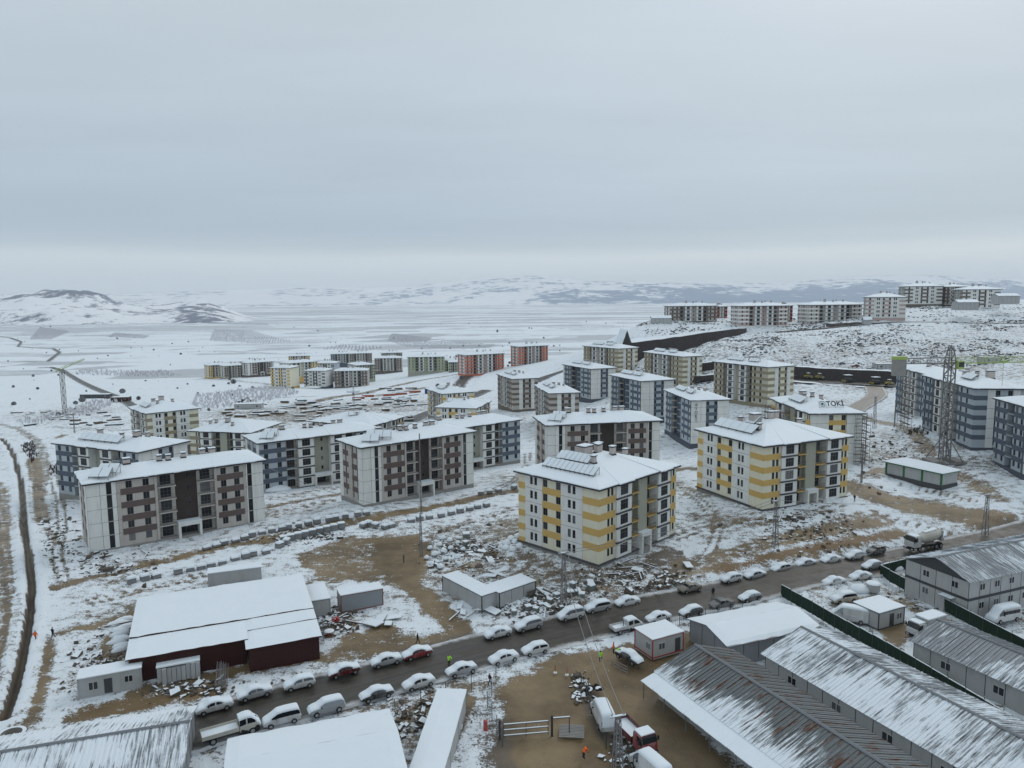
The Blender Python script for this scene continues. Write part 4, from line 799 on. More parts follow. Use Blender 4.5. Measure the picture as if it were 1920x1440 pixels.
def cabin_win(w,h):
    mb=MB(); 
    for a in ((0,w,0,.05),(0,w,h-.05,h),(0,.05,.05,h-.05),(w-.05,w,.05,h-.05),(w/2-.04,w/2+.04,.05,h-.05)): mb.box(a[0],a[1],-.02,.05,a[2],a[3],0)
    mb.quad((.05,.0,.05),(w/2-.04,.0,.05),(w/2-.04,.0,h-.05),(.05,.0,h-.05),1); mb.quad((w/2+.04,.0,.05),(w-.05,.0,.05),(w-.05,.0,h-.05),(w/2+.04,.0,h-.05),1)
    return mb.mesh('window',[framew,glass])
def cabin(label,org,ang,L,Wd,h,wall,trim,z=None,wins=(),door=None,joints=2.2,snowh=.16,group='white site cabins and containers',name='site_cabin',cat='cabin'):
    z=gz(*org) if z is None else z; root=thing(name,label,cat,(org[0],org[1],z),math.radians(ang),group)
    mb=MB(); mb.box(0,L,0,Wd,-.3,h); ob('wall',mb.mesh('wall',wall),root)
    fr=MB(); c=.07
    for x in (0,L):
        for y in (0,Wd): fr.box(x-c,x+c,y-c,y+c,-.3,h+.01)
    fr.box(-c,L+c,-c,c,h-.14,h+.04); fr.box(-c,L+c,Wd-c,Wd+c,h-.14,h+.04); fr.box(-c,c,c,Wd-c,h-.14,h+.04); fr.box(L-c,L+c,c,Wd-c,h-.14,h+.04); fr.box(-c,L+c,-c,c,-.05,.1); fr.box(-c,c,c,Wd-c,-.05,.1)
    n=int(L/joints)
    for k in range(1,n): fr.box(L*k/n-.025,L*k/n+.025,-.03,0,.1,h-.14)
    n=max(1,int(Wd/joints))
    for k in range(1,n): fr.box(-.03,0,Wd*k/n-.025,Wd*k/n+.025,.1,h-.14)
    ob('frame',fr.mesh('frame',trim),root)
    ms=MB(); nx,ny=max(3,int(L/1.2)),3; rn=random.Random(int(abs(org[0]*31+org[1]*7)))
    g=[[(lerp(-.13,L+.13,i/nx)+rn.uniform(-.03,.03),lerp(-.13,Wd+.13,j/ny)+rn.uniform(-.03,.03),h+.05+(snowh*(.55 if (i in(0,nx) or j in(0,ny)) else 1)+rn.uniform(-.02,.02))) for j in range(ny+1)] for i in range(nx+1)]
    for i in range(nx):
        for j in range(ny): ms.quad(g[i][j],g[i+1][j],g[i+1][j+1],g[i][j+1])
    rim=[g[i][0] for i in range(nx+1)]+[g[nx][j] for j in range(1,ny+1)]+[g[i][ny] for i in range(nx-1,-1,-1)]+[g[0][j] for j in range(ny-1,0,-1)]
    for a,b in zip(rim,rim[1:]+rim[:1]): ms.quad((a[0],a[1],h+.02),(b[0],b[1],h+.02),b,a)
    ob('snow_cover',ms.mesh('snow_cover',snow),root)
    for sd,s,zz,w,hh in wins:
        me=cm(('cw',w,hh),lambda:cabin_win(w,hh)); ob('window',me,root,(s,-.04,zz) if sd=='f' else (-.04,s,zz),0 if sd=='f' else -math.pi/2)
    for sd,s in (door or ()):
        d=MB(); d.box(0,.95,-.05,.0,.05,2.1); d.box(.78,.86,-.09,-.05,1.0,1.05,1); ob('door',d.mesh('door',[dgrey,steel]),root,(s,0,0) if sd=='f' else (0,s,0),0 if sd=='f' else -math.pi/2)
    return root
WG=[('f',x,1.0,1.4,1.1) for x in (4,11,18,25,32,39)]
# long dormitory sheds at the lower right (ridge runs from far left to near right); y=0 is the left eave
def lon(p,a,s): return (p[0]+math.cos(math.radians(a))*s,p[1]+math.sin(math.radians(a))*s)
A_=-64.
s5=gable('long_shed','rust-streaked corrugated shed with a lean-to canopy, nearest the muddy entrance',lon((18.9,91),A_,0),A_,34,12.6,3.1,5.2,panelw,(.60,-.13,1.0,(.135,.15,.155)),wins=WG[:5],group='long corrugated sheds',ridge=.5)
s6=gable('long_shed','longest corrugated shed with streaky half-melted snow, second from the entrance',lon((35.0,94.0),A_,-1.5),A_,48,14,3.2,5.4,panelw,(.66,-.012,0.),wins=WG,group='long corrugated sheds')
s7=gable('long_shed','grey corrugated shed with thin snow behind the green fence at the right edge',lon((56.6,98.9),A_,0),A_,30,11,3.2,5.0,panelw,(.30,-.02,0.),wins=WG[:5],group='long corrugated sheds')
W8=[('f',x,zz,1.2,1.1) for x in (2.5,6,9.5,13,17,21,25,30,35) for zz in (1.2,4.3)]+[('l',3.0,4.3,1.2,1.1),('l',8.2,4.3,1.2,1.1),('l',8.2,1.3,1.2,1.1)]
s8=gable('site_office','two-storey white prefabricated office with grey gable and patchy snow on its roof',(72.7,112.6),22,40,11.6,6.3,8.3,panelw,(.42,.01,0.),wins=W8,storey=3.1)
aw=MB(); aw.box(-1.1,0,2.2,4.4,2.5,2.58); aw.box(-1.1,0,2.2,4.4,2.58,2.72,1); ob('door_canopy',aw.mesh('door_canopy',[dgrey,snow]),s8)
gable('storage_shed','low white shed with snow-covered gable roof beside the red-trimmed cabin',(30.2,98.6),21,16,9.2,2.9,3.9,panelg,full=True)
gable('storage_shed','corrugated metal shed cut by the lower left corner, snow blown into streaks',(-63,62.2),17,29.5,12.8,3.4,5.2,panelg,(.52,.03,0.),group=None)
gable('storage_shed','snow-roofed shed with blue end wall at the bottom left of centre',(-27.6,64.9),18.5,17.0,12.0,3.6,4.6,bluesteel,full=True)
# canopy along the rusty shed
cn=MB(); cn.quad((-.3,-2.5,2.35),(34,-2.5,2.35),(34,-.3,2.85),(-.3,-.3,2.85)); cn.box(-.3,34,-2.55,-2.45,2.2,2.36); ob('canopy',cn.mesh('canopy',ridgem),s5)
cs=MB(); 
for k in range(28): x=-.35+34.3*k/28; x2=-.35+34.3*(k+1)/28; w=random.uniform(-.25,.05); cs.quad((x,-2.6+w*.3,2.36),(x2,-2.6+w*.3,2.36),(x2,-.3,2.98),(x,-.3,2.98)); cs.quad((x,-2.6+w*.3,2.28),(x2,-2.6+w*.3,2.28),(x2,-2.6+w*.3,2.36),(x,-2.6+w*.3,2.36))
ob('canopy_snow',cs.mesh('canopy_snow',snow),s5)
for x in (0,4.2,8.4,12.6,16.8,21,25.2,29.4,33.4): ob('canopy_post',box_mesh('cp',(-.05,.05,-.05,.05,0,2.3),steel,'canopy_post'),s5,(x,-2.4,0))
# maroon workshop hall
rh=thing('workshop_hall','big maroon workshop hall under a thick snow roof beside the road','shed',(-51.9,93.6,0),math.radians(22.5))
L_,D_=24.8,21.
def pent(x0,x1,y0,y1,z0,z1,name,wallm=redsteel,h0=-1.):
    mb=MB(); mb.quad((x0,y0,h0),(x1,y0,h0),(x1,y0,z0),(x0,y0,z0)); mb.quad((x1,y0,h0),(x1,y1,h0),(x1,y1,z1),(x1,y0,z0)); mb.quad((x0,y1,h0),(x0,y0,h0),(x0,y0,z0),(x0,y1,z1)); mb.quad((x1,y1,h0),(x0,y1,h0),(x0,y1,z1),(x1,y1,z1))
    n=int((x1-x0)/.55)
    for k in range(n): x=x0+(x1-x0)*k/n; mb.box(x,x+.12,y0-.05,y0,h0,z0-.05)
    ob(name,mb.mesh(name,wallm),rh)
    r=MB(); e=.35; q=[(x0-e,y0-e,z0),(x1+e,y0-e,z0),(x1+e,y1+e,z1),(x0-e,y1+e,z1)]; r.quad(*q); r.quad(*[(a,b,c-.14) for a,b,c in q][::-1])
    for a,b in zip(q,q[1:]+q[:1]): r.quad((a[0],a[1],a[2]-.14),(b[0],b[1],b[2]-.14),b,a)
    ro=ob('roof',r.mesh('roof',redsteel),rh); ms=MB(); nx,ny=int((x1-x0)/1.1),max(4,int((y1-y0)/1.3)); rn=random.Random(nx)
    g=[[None]*(ny+1) for _ in range(nx+1)]
    for i in range(nx+1):
        for j in range(ny+1):
            u,v=i/nx,j/ny; ed=i in(0,nx) or j in(0,ny); g[i][j]=(lerp(x0-e-.05,x1+e+.05,u),lerp(y0-e,y1+e-.02,v)+(rn.uniform(-.12,.16) if j in (0,ny) else 0),lerp(z0,z1,v)+(.04 if ed else .2+rn.uniform(-.02,.02)))
    for i in range(nx):
        for j in range(ny): ms.quad(g[i][j],g[i+1][j],g[i+1][j+1],g[i][j+1])
    ob('snow_cover',ms.mesh('snow_cover',snow),ro)
pent(0,L_-9.9,.8,6.6,3.75,4.0,'wall'); pent(0,L_,7.0,D_,4.2,4.5,'wall'); pent(L_-9.6,L_,-1.9,3.2,3.5,3.75,'wall'); pent(L_-9.6,L_,3.6,6.6,3.85,4.05,'wall')
# cabins and containers
cabin('white site cabin with two windows on the bank below the maroon hall',(-57.0,90.6),23,7.4,2.8,2.7,panelw,panelw,0.2,[('f',1.2,.9,1.1,1.1),('f',5.4,1.1,1.0,.9)],[('f',3.0)])
cabin('white container with a joint grid lying behind the maroon hall',(-55.0,127.3),20,9,2.6,2.6,panelw,panelw)
cabin('narrow white cabin squeezed beside the right end of the maroon hall',(-33.4,114.5),22,3.4,7.0,2.8,panelw,panelg)
cabin('grey container with a reddish roof edge at the yard corner',(-28.6,116.6),24,7.0,3.0,2.9,panelg,pmat('rust_trim',(.22,.09,.07),.6,.1),joints=9)
cabin('white paired containers, the one running away from the road',(-2.8,118.2),129,11.6,3.2,2.7,panelw,dsteel)
cabin('white paired containers, the one set across near the lattice pole',(-2.4,117.4),40,8.0,4.0,2.7,panelw,dsteel)
cabin('long white container row at the bottom beside the entrance gate',(-7.7,70.0),85,17.5,3.5,2.7,panelw,panelg,0,joints=5.8)
cb=cabin('small white guard cabin with red frame by the entrance',(19.9,100.5),27,5.6,4.2,2.8,panelw,redtrim,0,[('f',1.1,1.0,1.1,1.0),('l',1.5,1.0,1.0,1.0)],[('f',4.1)],joints=9)
cabin('white cabin with dark trim between the two green fences',(56.6,108.9),25,5.8,4.6,2.7,panelw,dgrey,0,[('f',4.1,.9,1.1,1.0)],[('f',2.5)],joints=9)
# stack of wall panels below the hall
st=thing('panel_stack','upright stack of white wall panels under snow below the maroon hall','stack',(-48.4,94.2,.1),math.radians(23))
for k in range(9):
    w=random.uniform(.45,.65); h=random.uniform(1.9,2.3); dpt=random.uniform(-.3,.15); ob('panel',box_mesh('pst',(0,.55,dpt,2.8,0,round(h,1)),panelw,'panel'),st,(k*.6,0,0))
sn=MB(); sn.box(-.1,5.4,.1,2.9,2.25,2.42); ob('snow_cover',sn.mesh('snow_cover',snow),st)
# transformer kiosk and pavilion
kg=pmat('kiosk_green',(.035,.15,.05),.6,.1)
def kiosk(label,org,ang,L,Wd,h,z,col):
    root=thing('transformer_kiosk',label,'kiosk',(org[0],org[1],z),math.radians(ang)); mb=MB(); mb.box(0,L,0,Wd,.0,h); ob('wall',mb.mesh('wall',panelw),root); mb=MB(); mb.box(-.1,L+.1,-.1,Wd+.1,-3,.9); ob('plinth',mb.mesh('plinth',slab),root)
    n=max(1,round(L/5.5))
    for k in range(n+1): ob('pilaster',box_mesh('pil',(-.25,.25,-.12,.1,.9,h-.3),col,'pilaster'),root,(L*k/n,0,0))
    for k in range(2): ob('pilaster',box_mesh('pil',(-.25,.25,-.12,.1,.9,h-.3),col,'pilaster'),root,(0,Wd*k,0),-math.pi/2)
    tr=MB(); tr.box(-.08,L+.08,-.08,0,h-.35,h); tr.box(-.08,0,0,Wd,h-.35,h); ob('cornice',tr.mesh('cornice',col),root)
    r=MB(); e=.7; o4=[(-e,-e),(L+e,-e),(L+e,Wd+e),(-e,Wd+e)]; rg=[(Wd/2,Wd/2),(L-Wd/2,Wd/2)]
    def hip(mb,dz,m):
        P=[(*p,h+dz) for p in o4]; a=(*rg[0],h+1.2+dz); b=(*rg[1],h+1.2+dz); mb.quad(P[0],P[1],b,a,m); mb.poly([P[1],P[2],b],m); mb.quad(P[2],P[3],a,b,m); mb.poly([P[3],P[0],a],m)
        for p,q in zip(P,P[1:]+P[:1]): mb.quad((p[0],p[1],p[2]-.15),(q[0],q[1],q[2]-.15),q,p,m)
    hip(r,.05,0); r.poly([(*p,h-.1) for p in o4][::-1],0); ro=ob('roof',r.mesh('roof',col),root); s_=MB(); hip(s_,.19,0); ob('snow_cover',s_.mesh('snow_cover',snow),ro); return root
ka=at(1661,893,3.4); kb=at(1764,917,3.4); kiosk('white transformer kiosk with green pilasters and snowy roof by the muddy road',ka[:2],math.degrees(math.atan2(kb[1]-ka[1],kb[0]-ka[0])),float(np.hypot(*(kb-ka)[:2])),6.5,4.0,3.4,kg)
kiosk('small pale pavilion with snowy roof below the far blue and white block',(-186,648),-8,13,9,4.2,-31.5,dblue)
# hilltop huts
for (px,py,d,L,Wd,h,l) in ((1797,573,500,13,10,4.5,'small white hut with snowy roof in front of the hilltop group'),(1872,562,520,14,10,5,'white gabled hut at the right end of the hilltop'),(1222,603,545,14,9,5,'low white house left of the hilltop brown block'),(1620,600,500,5,4,2.5,'tiny cabin on the hilltop slope')):
    p=atd(px,py+6,d); gable('small_hut',l,(p[0],p[1]),-6,L,Wd,h,h+1.6,panelw,full=True,z=p[2])
for (px,py,d,L,l) in ((1645,688,392,11,'white site cabin beside the parked machines on the slope'),(1684,690,390,8,'short white site cabin right of the slope cabin'),(1846,676,330,9,'grey cabin on the snowfield at right'),(440,762,330,16,'pale shed at the edge of the storage yard'),(150,742,330,22,'dark-roofed barn by the left field road'),(208,748,330,12,'small red-walled barn by the left field road')):
    p=gat(px,py+5); cabin(l,(p[0],p[1]),random.uniform(-12,10),L,6,3.,panelw if 'dark' not in l and 'red' not in l else (redsteel if 'red' in l else dgrey),dgrey,p[2],[('f',1.5,1.,1.2,1.1),('f',L-3,1.,1.2,1.1)],group='outlying cabins',name='small_cabin')
# ---------------------------------------------------------------- fences
green=pmat('fence_green_mesh',(.012,.032,.020),.8,.3,2.0); postm=pmat('fence_post',(.05,.07,.06),.5,.1); wirem=pmat('fence_wire',(.10,.10,.10),.5,.1)
def fence(name,label,pts,h,bay,panel=True,group=None):
    pts=[np.array(p,float) for p in pts]; root=thing(name,label,'fence',(0,0,0),0,group)
    for a,b in zip(pts[:-1],pts[1:]):
        d=b-a; L=np.hypot(*d[:2]); n=max(1,int(round(L/bay))); an=math.atan2(d[1],d[0]); w=L/n
        for k in range(n+1):
            p=a+d*k/n; z=gz(p[0],p[1]) if len(p)<3 else p[2]
            ob('fence_post',box_mesh('fp',(-.035,.035,-.035,.035,-.4,h+.35),postm,'fence_post'),root,(p[0],p[1],z),an)
            if k<n:
                if panel: ob('fence_panel',cm(('fpan',r3(w),h),lambda:fpanel(w,h)),root,(p[0],p[1],z),an)
                else: ob('wire_panel',cm(('wpan',r3(w),h),lambda:wpanel(w,h)),root,(p[0],p[1],z),an)
    return root
def fpanel(w,h):
    mb=MB(); rn=random.Random(int(w*100))
    n=6; zb=[.05+rn.uniform(0,.12) for _ in range(n+1)]; yb=[rn.uniform(-.05,.05) for _ in range(n+1)]
    for k in range(n):
        a,b=w*k/n,w*(k+1)/n
        for s_ in (0,.02): mb.quad((a,yb[k]+s_,zb[k]),(b,yb[k+1]+s_,zb[k+1]),(b,s_,h),(a,s_,h))
    mb.box(0,w,-.02,.04,h,h+.05,1); mb.box(0,w,-.05,.06,h+.052,h+.11,2); return mb.mesh('fence_panel',[green,postm,snow])
def wpanel(w,h):
    mb=MB()
    for z in (.1,h*.5,h): mb.box(0,w,-.012,.012,z-.012,z+.012)
    n=int(w/.35)
    for k in range(1,n): mb.box(w*k/n-.006,w*k/n+.006,-.006,.006,.1,h)
    return mb.mesh('wire_panel',wirem)
fence('green_fence','long green mesh fence beside the long sheds, nearer one',[(46.2,121.8),(48.9,115.2),(59.3,80.2),(65.2,60)],2.2,2.6,True,'green fences')
fence('green_fence','green mesh fence in front of the two-storey office, farther one',[(81.5,138.0),(68.2,131.6),(74.2,101),(80.5,70)],2.2,2.6,True,'green fences')
fence('wire_fence','thin wire fence along the lower road edge near the entrance',[(-15,86.5),(-9,90.5),(-2.5,94),(-3.5,88),(-1.5,80)],1.9,3,False)
fence('wire_fence','wire fence and rails along the strip between gate and red truck',[(9.3,93.5),(9.8,86.0),(10.6,80.0),(13,75.5),(17.5,69)],1.7,2.4,False)
fence('wire_fence','wire fence behind the red-trimmed guard cabin',[(17,109),(24,110.5),(31,113.8),(38,117)],1.8,3,False)
# entrance gate
g0=at(945,1385,0); g1=at(1028,1378,0); gt=thing('entrance_gate','steel bar gate across the muddy yard, snow on its rails','gate',g0,math.atan2(g1[1]-g0[1],g1[0]-g0[0])); gw=float(np.hypot(*(g1-g0)[:2]))
for z in (.35,1.05,1.75):
    m=MB(); m.box(0,gw,-.04,.04,z-.04,z+.04); m.box(0,gw,-.06,.06,z+.042,z+.11,1); ob('gate_rail',m.mesh('gate_rail',[dsteel,snow]),gt)
for x in (0,gw*.5,gw): ob('gate_upright',box_mesh('gu',(-.04,.04,-.05,.05,.0,1.8),dsteel,'gate_upright'),gt,(x,0.1,0))
for x in (-.5,gw+.45): ob('gate_post',box_mesh('gp',(-.12,.12,-.12,.12,-.3,2.4),dsteel,'gate_post'),gt,(x,0,0))
fb=MB(); fb.box(gw+.5,gw+2.6,-.05,.05,2.0,2.1); fb.box(gw+2.5,gw+2.6,-.05,.05,0,2.0); fb.box(gw+.5,gw+2.6,-.07,.07,2.102,2.17,1); ob('side_bar',fb.mesh('side_bar',[dsteel,snow]),gt)
# cattle-grid style mat by the gate
p=at(1072,1372,0); mt=thing('ground_grating','grey slatted platform lying beside the gate','grating',(p[0],p[1],.05),-.1)
for k in range(9): ob('slat',box_mesh('gsl',(-1.5,1.5,-.1,.1,0,.08),conc,'slat'),mt,(0,-1.2+k*.3,0))
# ---------------------------------------------------------------- vehicles
tyre=pmat('tyre',(.012,.012,.012),.9,.1); rim=pmat('rim',(.30,.31,.32),.4,.1,metal=.4); lamp=pmat('lamp_lens',(.55,.56,.58),.2,.02,spec=.6); redlamp=pmat('red_lens',(.25,.01,.01),.3,.02); black=pmat('black_plastic',(.015,.015,.016),.6,.05)
def paint(n,c): return pmat('paint_'+n,c,.35,.05,1.5,spec=.5,dirt=(.30,.28,.26))
PNT={k:paint(k,c) for k,c in dict(white=(.55,.56,.56),silver=(.32,.33,.34),grey=(.13,.135,.14),black=(.012,.013,.015),maroon=(.10,.012,.014),red=(.22,.015,.018),beige=(.20,.185,.155),cream=(.50,.48,.42)).items()}
frostg=pmat('frosted_glass',(.30,.33,.36),.5,.25,2.); frostg2=pmat('half_frosted_glass',(.12,.135,.15),.4,.5,3.)
carglass=pmat('car_glass',(.012,.014,.016),.08,.02,spec=.6)
# station tables: x (front +), belt z, top z, half width, kind of top (0 body,1 glass slope,2 roof)
PROF=dict(
 sedan=(4.4,1.75,[(-2.2,.55,.62,.70,0),(-2.12,.78,.86,.80,0),(-1.95,.86,.98,.84,0),(-1.35,.90,1.03,.86,0),(-1.05,.92,1.08,.87,1),(-.55,.94,1.40,.87,2),(0,.95,1.44,.87,2),(.45,.94,1.42,.87,2),(.75,.93,1.30,.87,1),(1.15,.90,.99,.86,0),(1.6,.84,.92,.84,0),(2.02,.72,.80,.78,0),(2.2,.55,.60,.66,0)]),
 hatch=(4.0,1.72,[(-2.0,.6,.66,.72,0),(-1.95,.88,1.0,.80,1),(-1.75,.93,1.22,.83,1),(-1.35,.94,1.42,.85,2),(-.5,.95,1.47,.86,2),(.1,.95,1.46,.86,2),(.4,.94,1.38,.86,1),(.95,.92,1.02,.85,0),(1.45,.86,.93,.83,0),(1.85,.72,.80,.77,0),(2.0,.55,.62,.66,0)]),
 suv=(4.5,1.85,[(-2.25,.7,.78,.78,0),(-2.18,1.02,1.14,.86,1),(-2.0,1.06,1.45,.88,1),(-1.7,1.07,1.62,.89,2),(-.6,1.08,1.68,.9,2),(.2,1.08,1.66,.9,2),(.55,1.07,1.52,.9,1),(1.05,1.04,1.13,.89,0),(1.65,.98,1.06,.87,0),(2.1,.84,.92,.82,0),(2.25,.6,.68,.72,0)]),
 mpv=(4.45,1.8,[(-2.22,.7,.78,.78,0),(-2.17,1.0,1.2,.85,1),(-2.05,1.05,1.62,.87,1),(-1.8,1.06,1.74,.88,2),(-.6,1.07,1.80,.88,2),(.4,1.06,1.76,.88,2),(.8,1.04,1.58,.88,1),(1.45,1.0,1.10,.87,0),(1.9,.86,.94,.84,0),(2.15,.72,.80,.78,0),(2.22,.55,.6,.7,0)]),
 van=(5.6,2.0,[(-2.8,.9,1.0,.93,0),(-2.78,1.2,2.2,.97,0),(-2.6,1.25,2.42,.98,2),(-.6,1.25,2.46,.98,2),(.9,1.25,2.42,.98,2),(1.3,1.24,2.25,.98,1),(2.05,1.12,1.25,.96,0),(2.6,.95,1.02,.92,0),(2.78,.7,.76,.86,0),(2.8,.5,.55,.8,0)]),
 cab=(2.4,1.85,[(-1.2,.95,1.75,.88,2),(-.5,1.06,1.86,.9,2),(0,1.05,1.82,.9,2),(.3,1.04,1.66,.9,1),(.75,1.0,1.12,.88,0),(1.05,.84,.94,.84,0),(1.2,.6,.66,.76,0)]),
)
def smoothrows(st,n=3):
    """resample stations for a rounder outline"""
    out=[]; xs=[s[0] for s in st]; q=[]
    for a,b in zip(st[:-1],st[1:]):
        for k in range(n): j=k/n; q.append(tuple(lerp(a[i],b[i],j) for i in range(4))+(a[4] if j<.5 else b[4],))
    q.append(st[-1]); A=np.array([r[:4] for r in q]); 
    for _ in range(2): A[1:-1,1:]=(A[:-2,1:]+2*A[1:-1,1:]+A[2:,1:])/4
    return [(*A[i],q[i][4]) for i in range(len(q))]
def car_meshes(kind,glassback=True):
    def mk():
        L,Wd,st=PROF[kind]; st=smoothrows(st); rings=[]; roofz=max(s[2] for s in st)
        for x,zb,zt,hw,k in st:
            cab=zt-zb>.22; ti=.80 if cab else .93; zsill=.24 if abs(x)<L*.42 else .32
            half=[(hw*.93,zsill),(hw,zsill+.18),(hw*1.02,zb-.2),(hw*.97,zb),(hw*(.95 if cab else .9),zb+.02),(hw*lerp(.95,ti,.9),zt-.07 if cab else zt-.03),(hw*ti*.8,zt-.015 if cab else zt-.008),(0,zt)]
            rings.append([(x,-y,z) for y,z in half]+[(x,y,z) for y,z in half[-2::-1]])
        nst=len(st)
        def mat(j,i):
            x=(st[j][0]+st[min(j+1,nst-1)][0])/2; zb,zt=st[j][1],st[j][2]; i2=i if i<7 else 13-i; cab=min(st[j][2]-st[j][1],st[min(j+1,nst-1)][2]-st[min(j+1,nst-1)][1])>.24
            if i2==4 and cab:
                if kind=='van': return 1 if x>.75 else 0
                return 0 if any(abs(x-p)<.07 for p in ((-.35,) if kind!='sedan' else (-.05,))) else 1
            if i2>=5 and st[j][4]==1: return 1
            return 0
        mb=MB(); mb.loft(rings,mat,closed=False,cap=False)
        for r in (rings[0],rings[-1]): mb.poly(r if r is rings[0] else r[::-1],0)
        mb.poly([r[0] for r in rings]+[r[-1] for r in rings[::-1]],2)
        for x in (-L*.31,L*.31):      # dark arches
            for s in (-1,1): mb.cyl((x,s*Wd*.5*.99-(.12 if s>0 else -.02)*1,.33),.37,.10,14,2,axis='y')
        body=(mb,st,rings); 
        # snow: upper shell lifted off the body
        ms=MB(); sr=[]; rn=random.Random(len(kind)*5)
        for j,(x,zb,zt,hw,k) in enumerate(st):
            cab=zt-zb>.22; ti=.80 if cab else .93; up=.095+rn.uniform(-.012,.012); e=1 if 0<j<nst-1 else .4
            if cab: half=[(hw*lerp(.95,ti,.78),lerp(zb,zt,.74)),(hw*(ti+.035),zt-.02),(hw*ti*.84,zt+up*e),(0,zt+up*1.25*e)]
            else: half=[(hw*.985,zb-.03),(hw*.96,zb+.07*e),(hw*.8,zt+up*e*.9),(0,zt+up*e*1.1)]
            sr.append([(x,-y,z) for y,z in half]+[(x,y,z) for y,z in half[-2::-1]])
        sr=[[(p[0]+(-.06 if j==0 else .05 if j==nst-1 else 0),p[1],p[2]) for p in r] for j,r in enumerate(sr)]
        ms.loft(sr,0,closed=False,cap=False); ms.poly(sr[0],0); ms.poly(sr[-1][::-1],0)
        return mb.mesh('body',[PNT['white'],carglass,black],False),ms.mesh('snow_cover',snow,True)
    return cm(('car',kind),mk)
def wheel_mesh(r,w,part):
    def mk():
        mb=MB()
        if part=='tyre': mb.cyl((0,-w/2,0),r,w,16,0,axis='y')
        else:
            mb.cyl((0,-w/2-.012,0),r*.62,w+.024,12,0,axis='y')
        return mb.mesh('wheel',tyre if part=='tyre' else rim)
    return cm(('wh',r,w,part),mk)
def wheels(root,xs,hw,r=.32,w=.2):
    for x in xs:
        for s in (-1,1): o=ob('wheel',wheel_mesh(r,w,'tyre'),root,(x,s*hw,r)); ob('rim',wheel_mesh(r,w,'rim'),o)
def recol(o,m):
    o.material_slots[0].link='OBJECT'; o.material_slots[0].material=m
def car(kind,label,px,py,ang,col,snowy=1.,z=None,group='cars parked along the road',name='parked_car',cat='car',world=None):
    p=np.array(world) if world is not None else (gat(px,py) if z is None else at(px,py,z)); L,Wd,_=PROF[kind]
    root=thing(name,label,cat,(p[0],p[1],p[2]+.03),math.radians(ang),group); b,s=car_meshes(kind); o=ob('body',b,root); recol(o,PNT[col])
    if snowy>=1 and random.random()<.65: o.material_slots[1].link='OBJECT'; o.material_slots[1].material=random.choice([frostg,frostg2])
    wheels(root,(-L*.31,L*.31),Wd*.5-.03,.34 if kind in('suv','van','cab') else .31)
    for sg in (-1,1):
        ob('headlight',box_mesh('hl',(-.05,.02,-.16,.16,-.07,.07),lamp,'headlight'),root,(L*.468,sg*Wd*.34,.66)); ob('tail_light',box_mesh('tl',(-.02,.04,-.12,.12,-.1,.1),redlamp,'tail_light'),root,(-L*.485,sg*Wd*.36,.78))
        ob('mirror',box_mesh('mi',(-.06,.06,-.1,.1,-.06,.07),black,'mirror'),root,(L*.17,sg*(Wd*.5+.04),PROF[kind][2][len(PROF[kind][2])//2][1]+.04))
    if snowy>0:
        so=ob('snow_cover',s,root,(0,0,(snowy-1)*.08)); so.scale=(1,1,1)
    return root
RA=26.; UP=180+RA
def rang(x): # road direction near world x
    l=ROADS[0][1]; k=int(np.argmin(abs(l[:,0]-x))); k=min(max(k,1),len(l)-2); d=l[k+1]-l[k-1]; return math.degrees(math.atan2(d[1],d[0]))
def roadcar(kind,label,px,py,col,face='L',snowy=1.,**kw):
    p=at(px,py,0); a=rang(p[0])+(180 if face=='L' else 0)+random.uniform(-3,3); return car(kind,label,px,py,a,col,snowy,0.05,**kw)
UPPER=[(402,1331,'sedan','white','snow-covered pale sedan leftmost in the upper row, beside the corrugated shed corner'),(478,1306,'sedan','silver','snow-covered silver sedan second from left in the upper row'),(561,1288,'hatch','white','snow-covered white car third from left in the upper row'),(645,1264,'sedan','maroon','maroon sedan under snow, left one of the two maroon cars'),(724,1245,'sedan','silver','snowy silver sedan between the two maroon cars'),(782,1231,'sedan','red','dark red sedan under snow below the man in black'),
(933,1193,'sedan','white','snowy white sedan first right of the yard entrance in the upper row'),(990,1179,'suv','silver','snowy silver estate second right of the yard entrance'),(1069,1159,'mpv','white','white minivan under snow beside the lattice pole'),(1120,1145,'suv','silver','snowy silver off-roader right of the white minivan'),(1176,1134,'sedan','white','snowy white saloon left of the bare beige sedan'),(1293,1108,'sedan','beige','old beige sedan without snow on the verge'),
(1370,1090,'hatch','white','snowy white hatchback first right of the old beige sedan'),(1415,1083,'sedan','silver','snowy silver sedan second right of the old beige sedan'),(1463,1071,'hatch','silver','snowy silver hatchback third right of the old beige sedan'),(1510,1061,'sedan','silver','snowy silver sedan fourth right of the old beige sedan'),(1557,1054,'sedan','white','snowy white sedan third from the right end of the upper row'),(1602,1047,'hatch','white','snowy white hatchback second from the right end of the upper row'),(1642,1037,'hatch','grey','bare grey hatchback at the right end of the upper row')]
for px,py,k,c,l in UPPER: roadcar(k,l,px,py,c,'L',0 if l.startswith(('bare','old')) else 1)
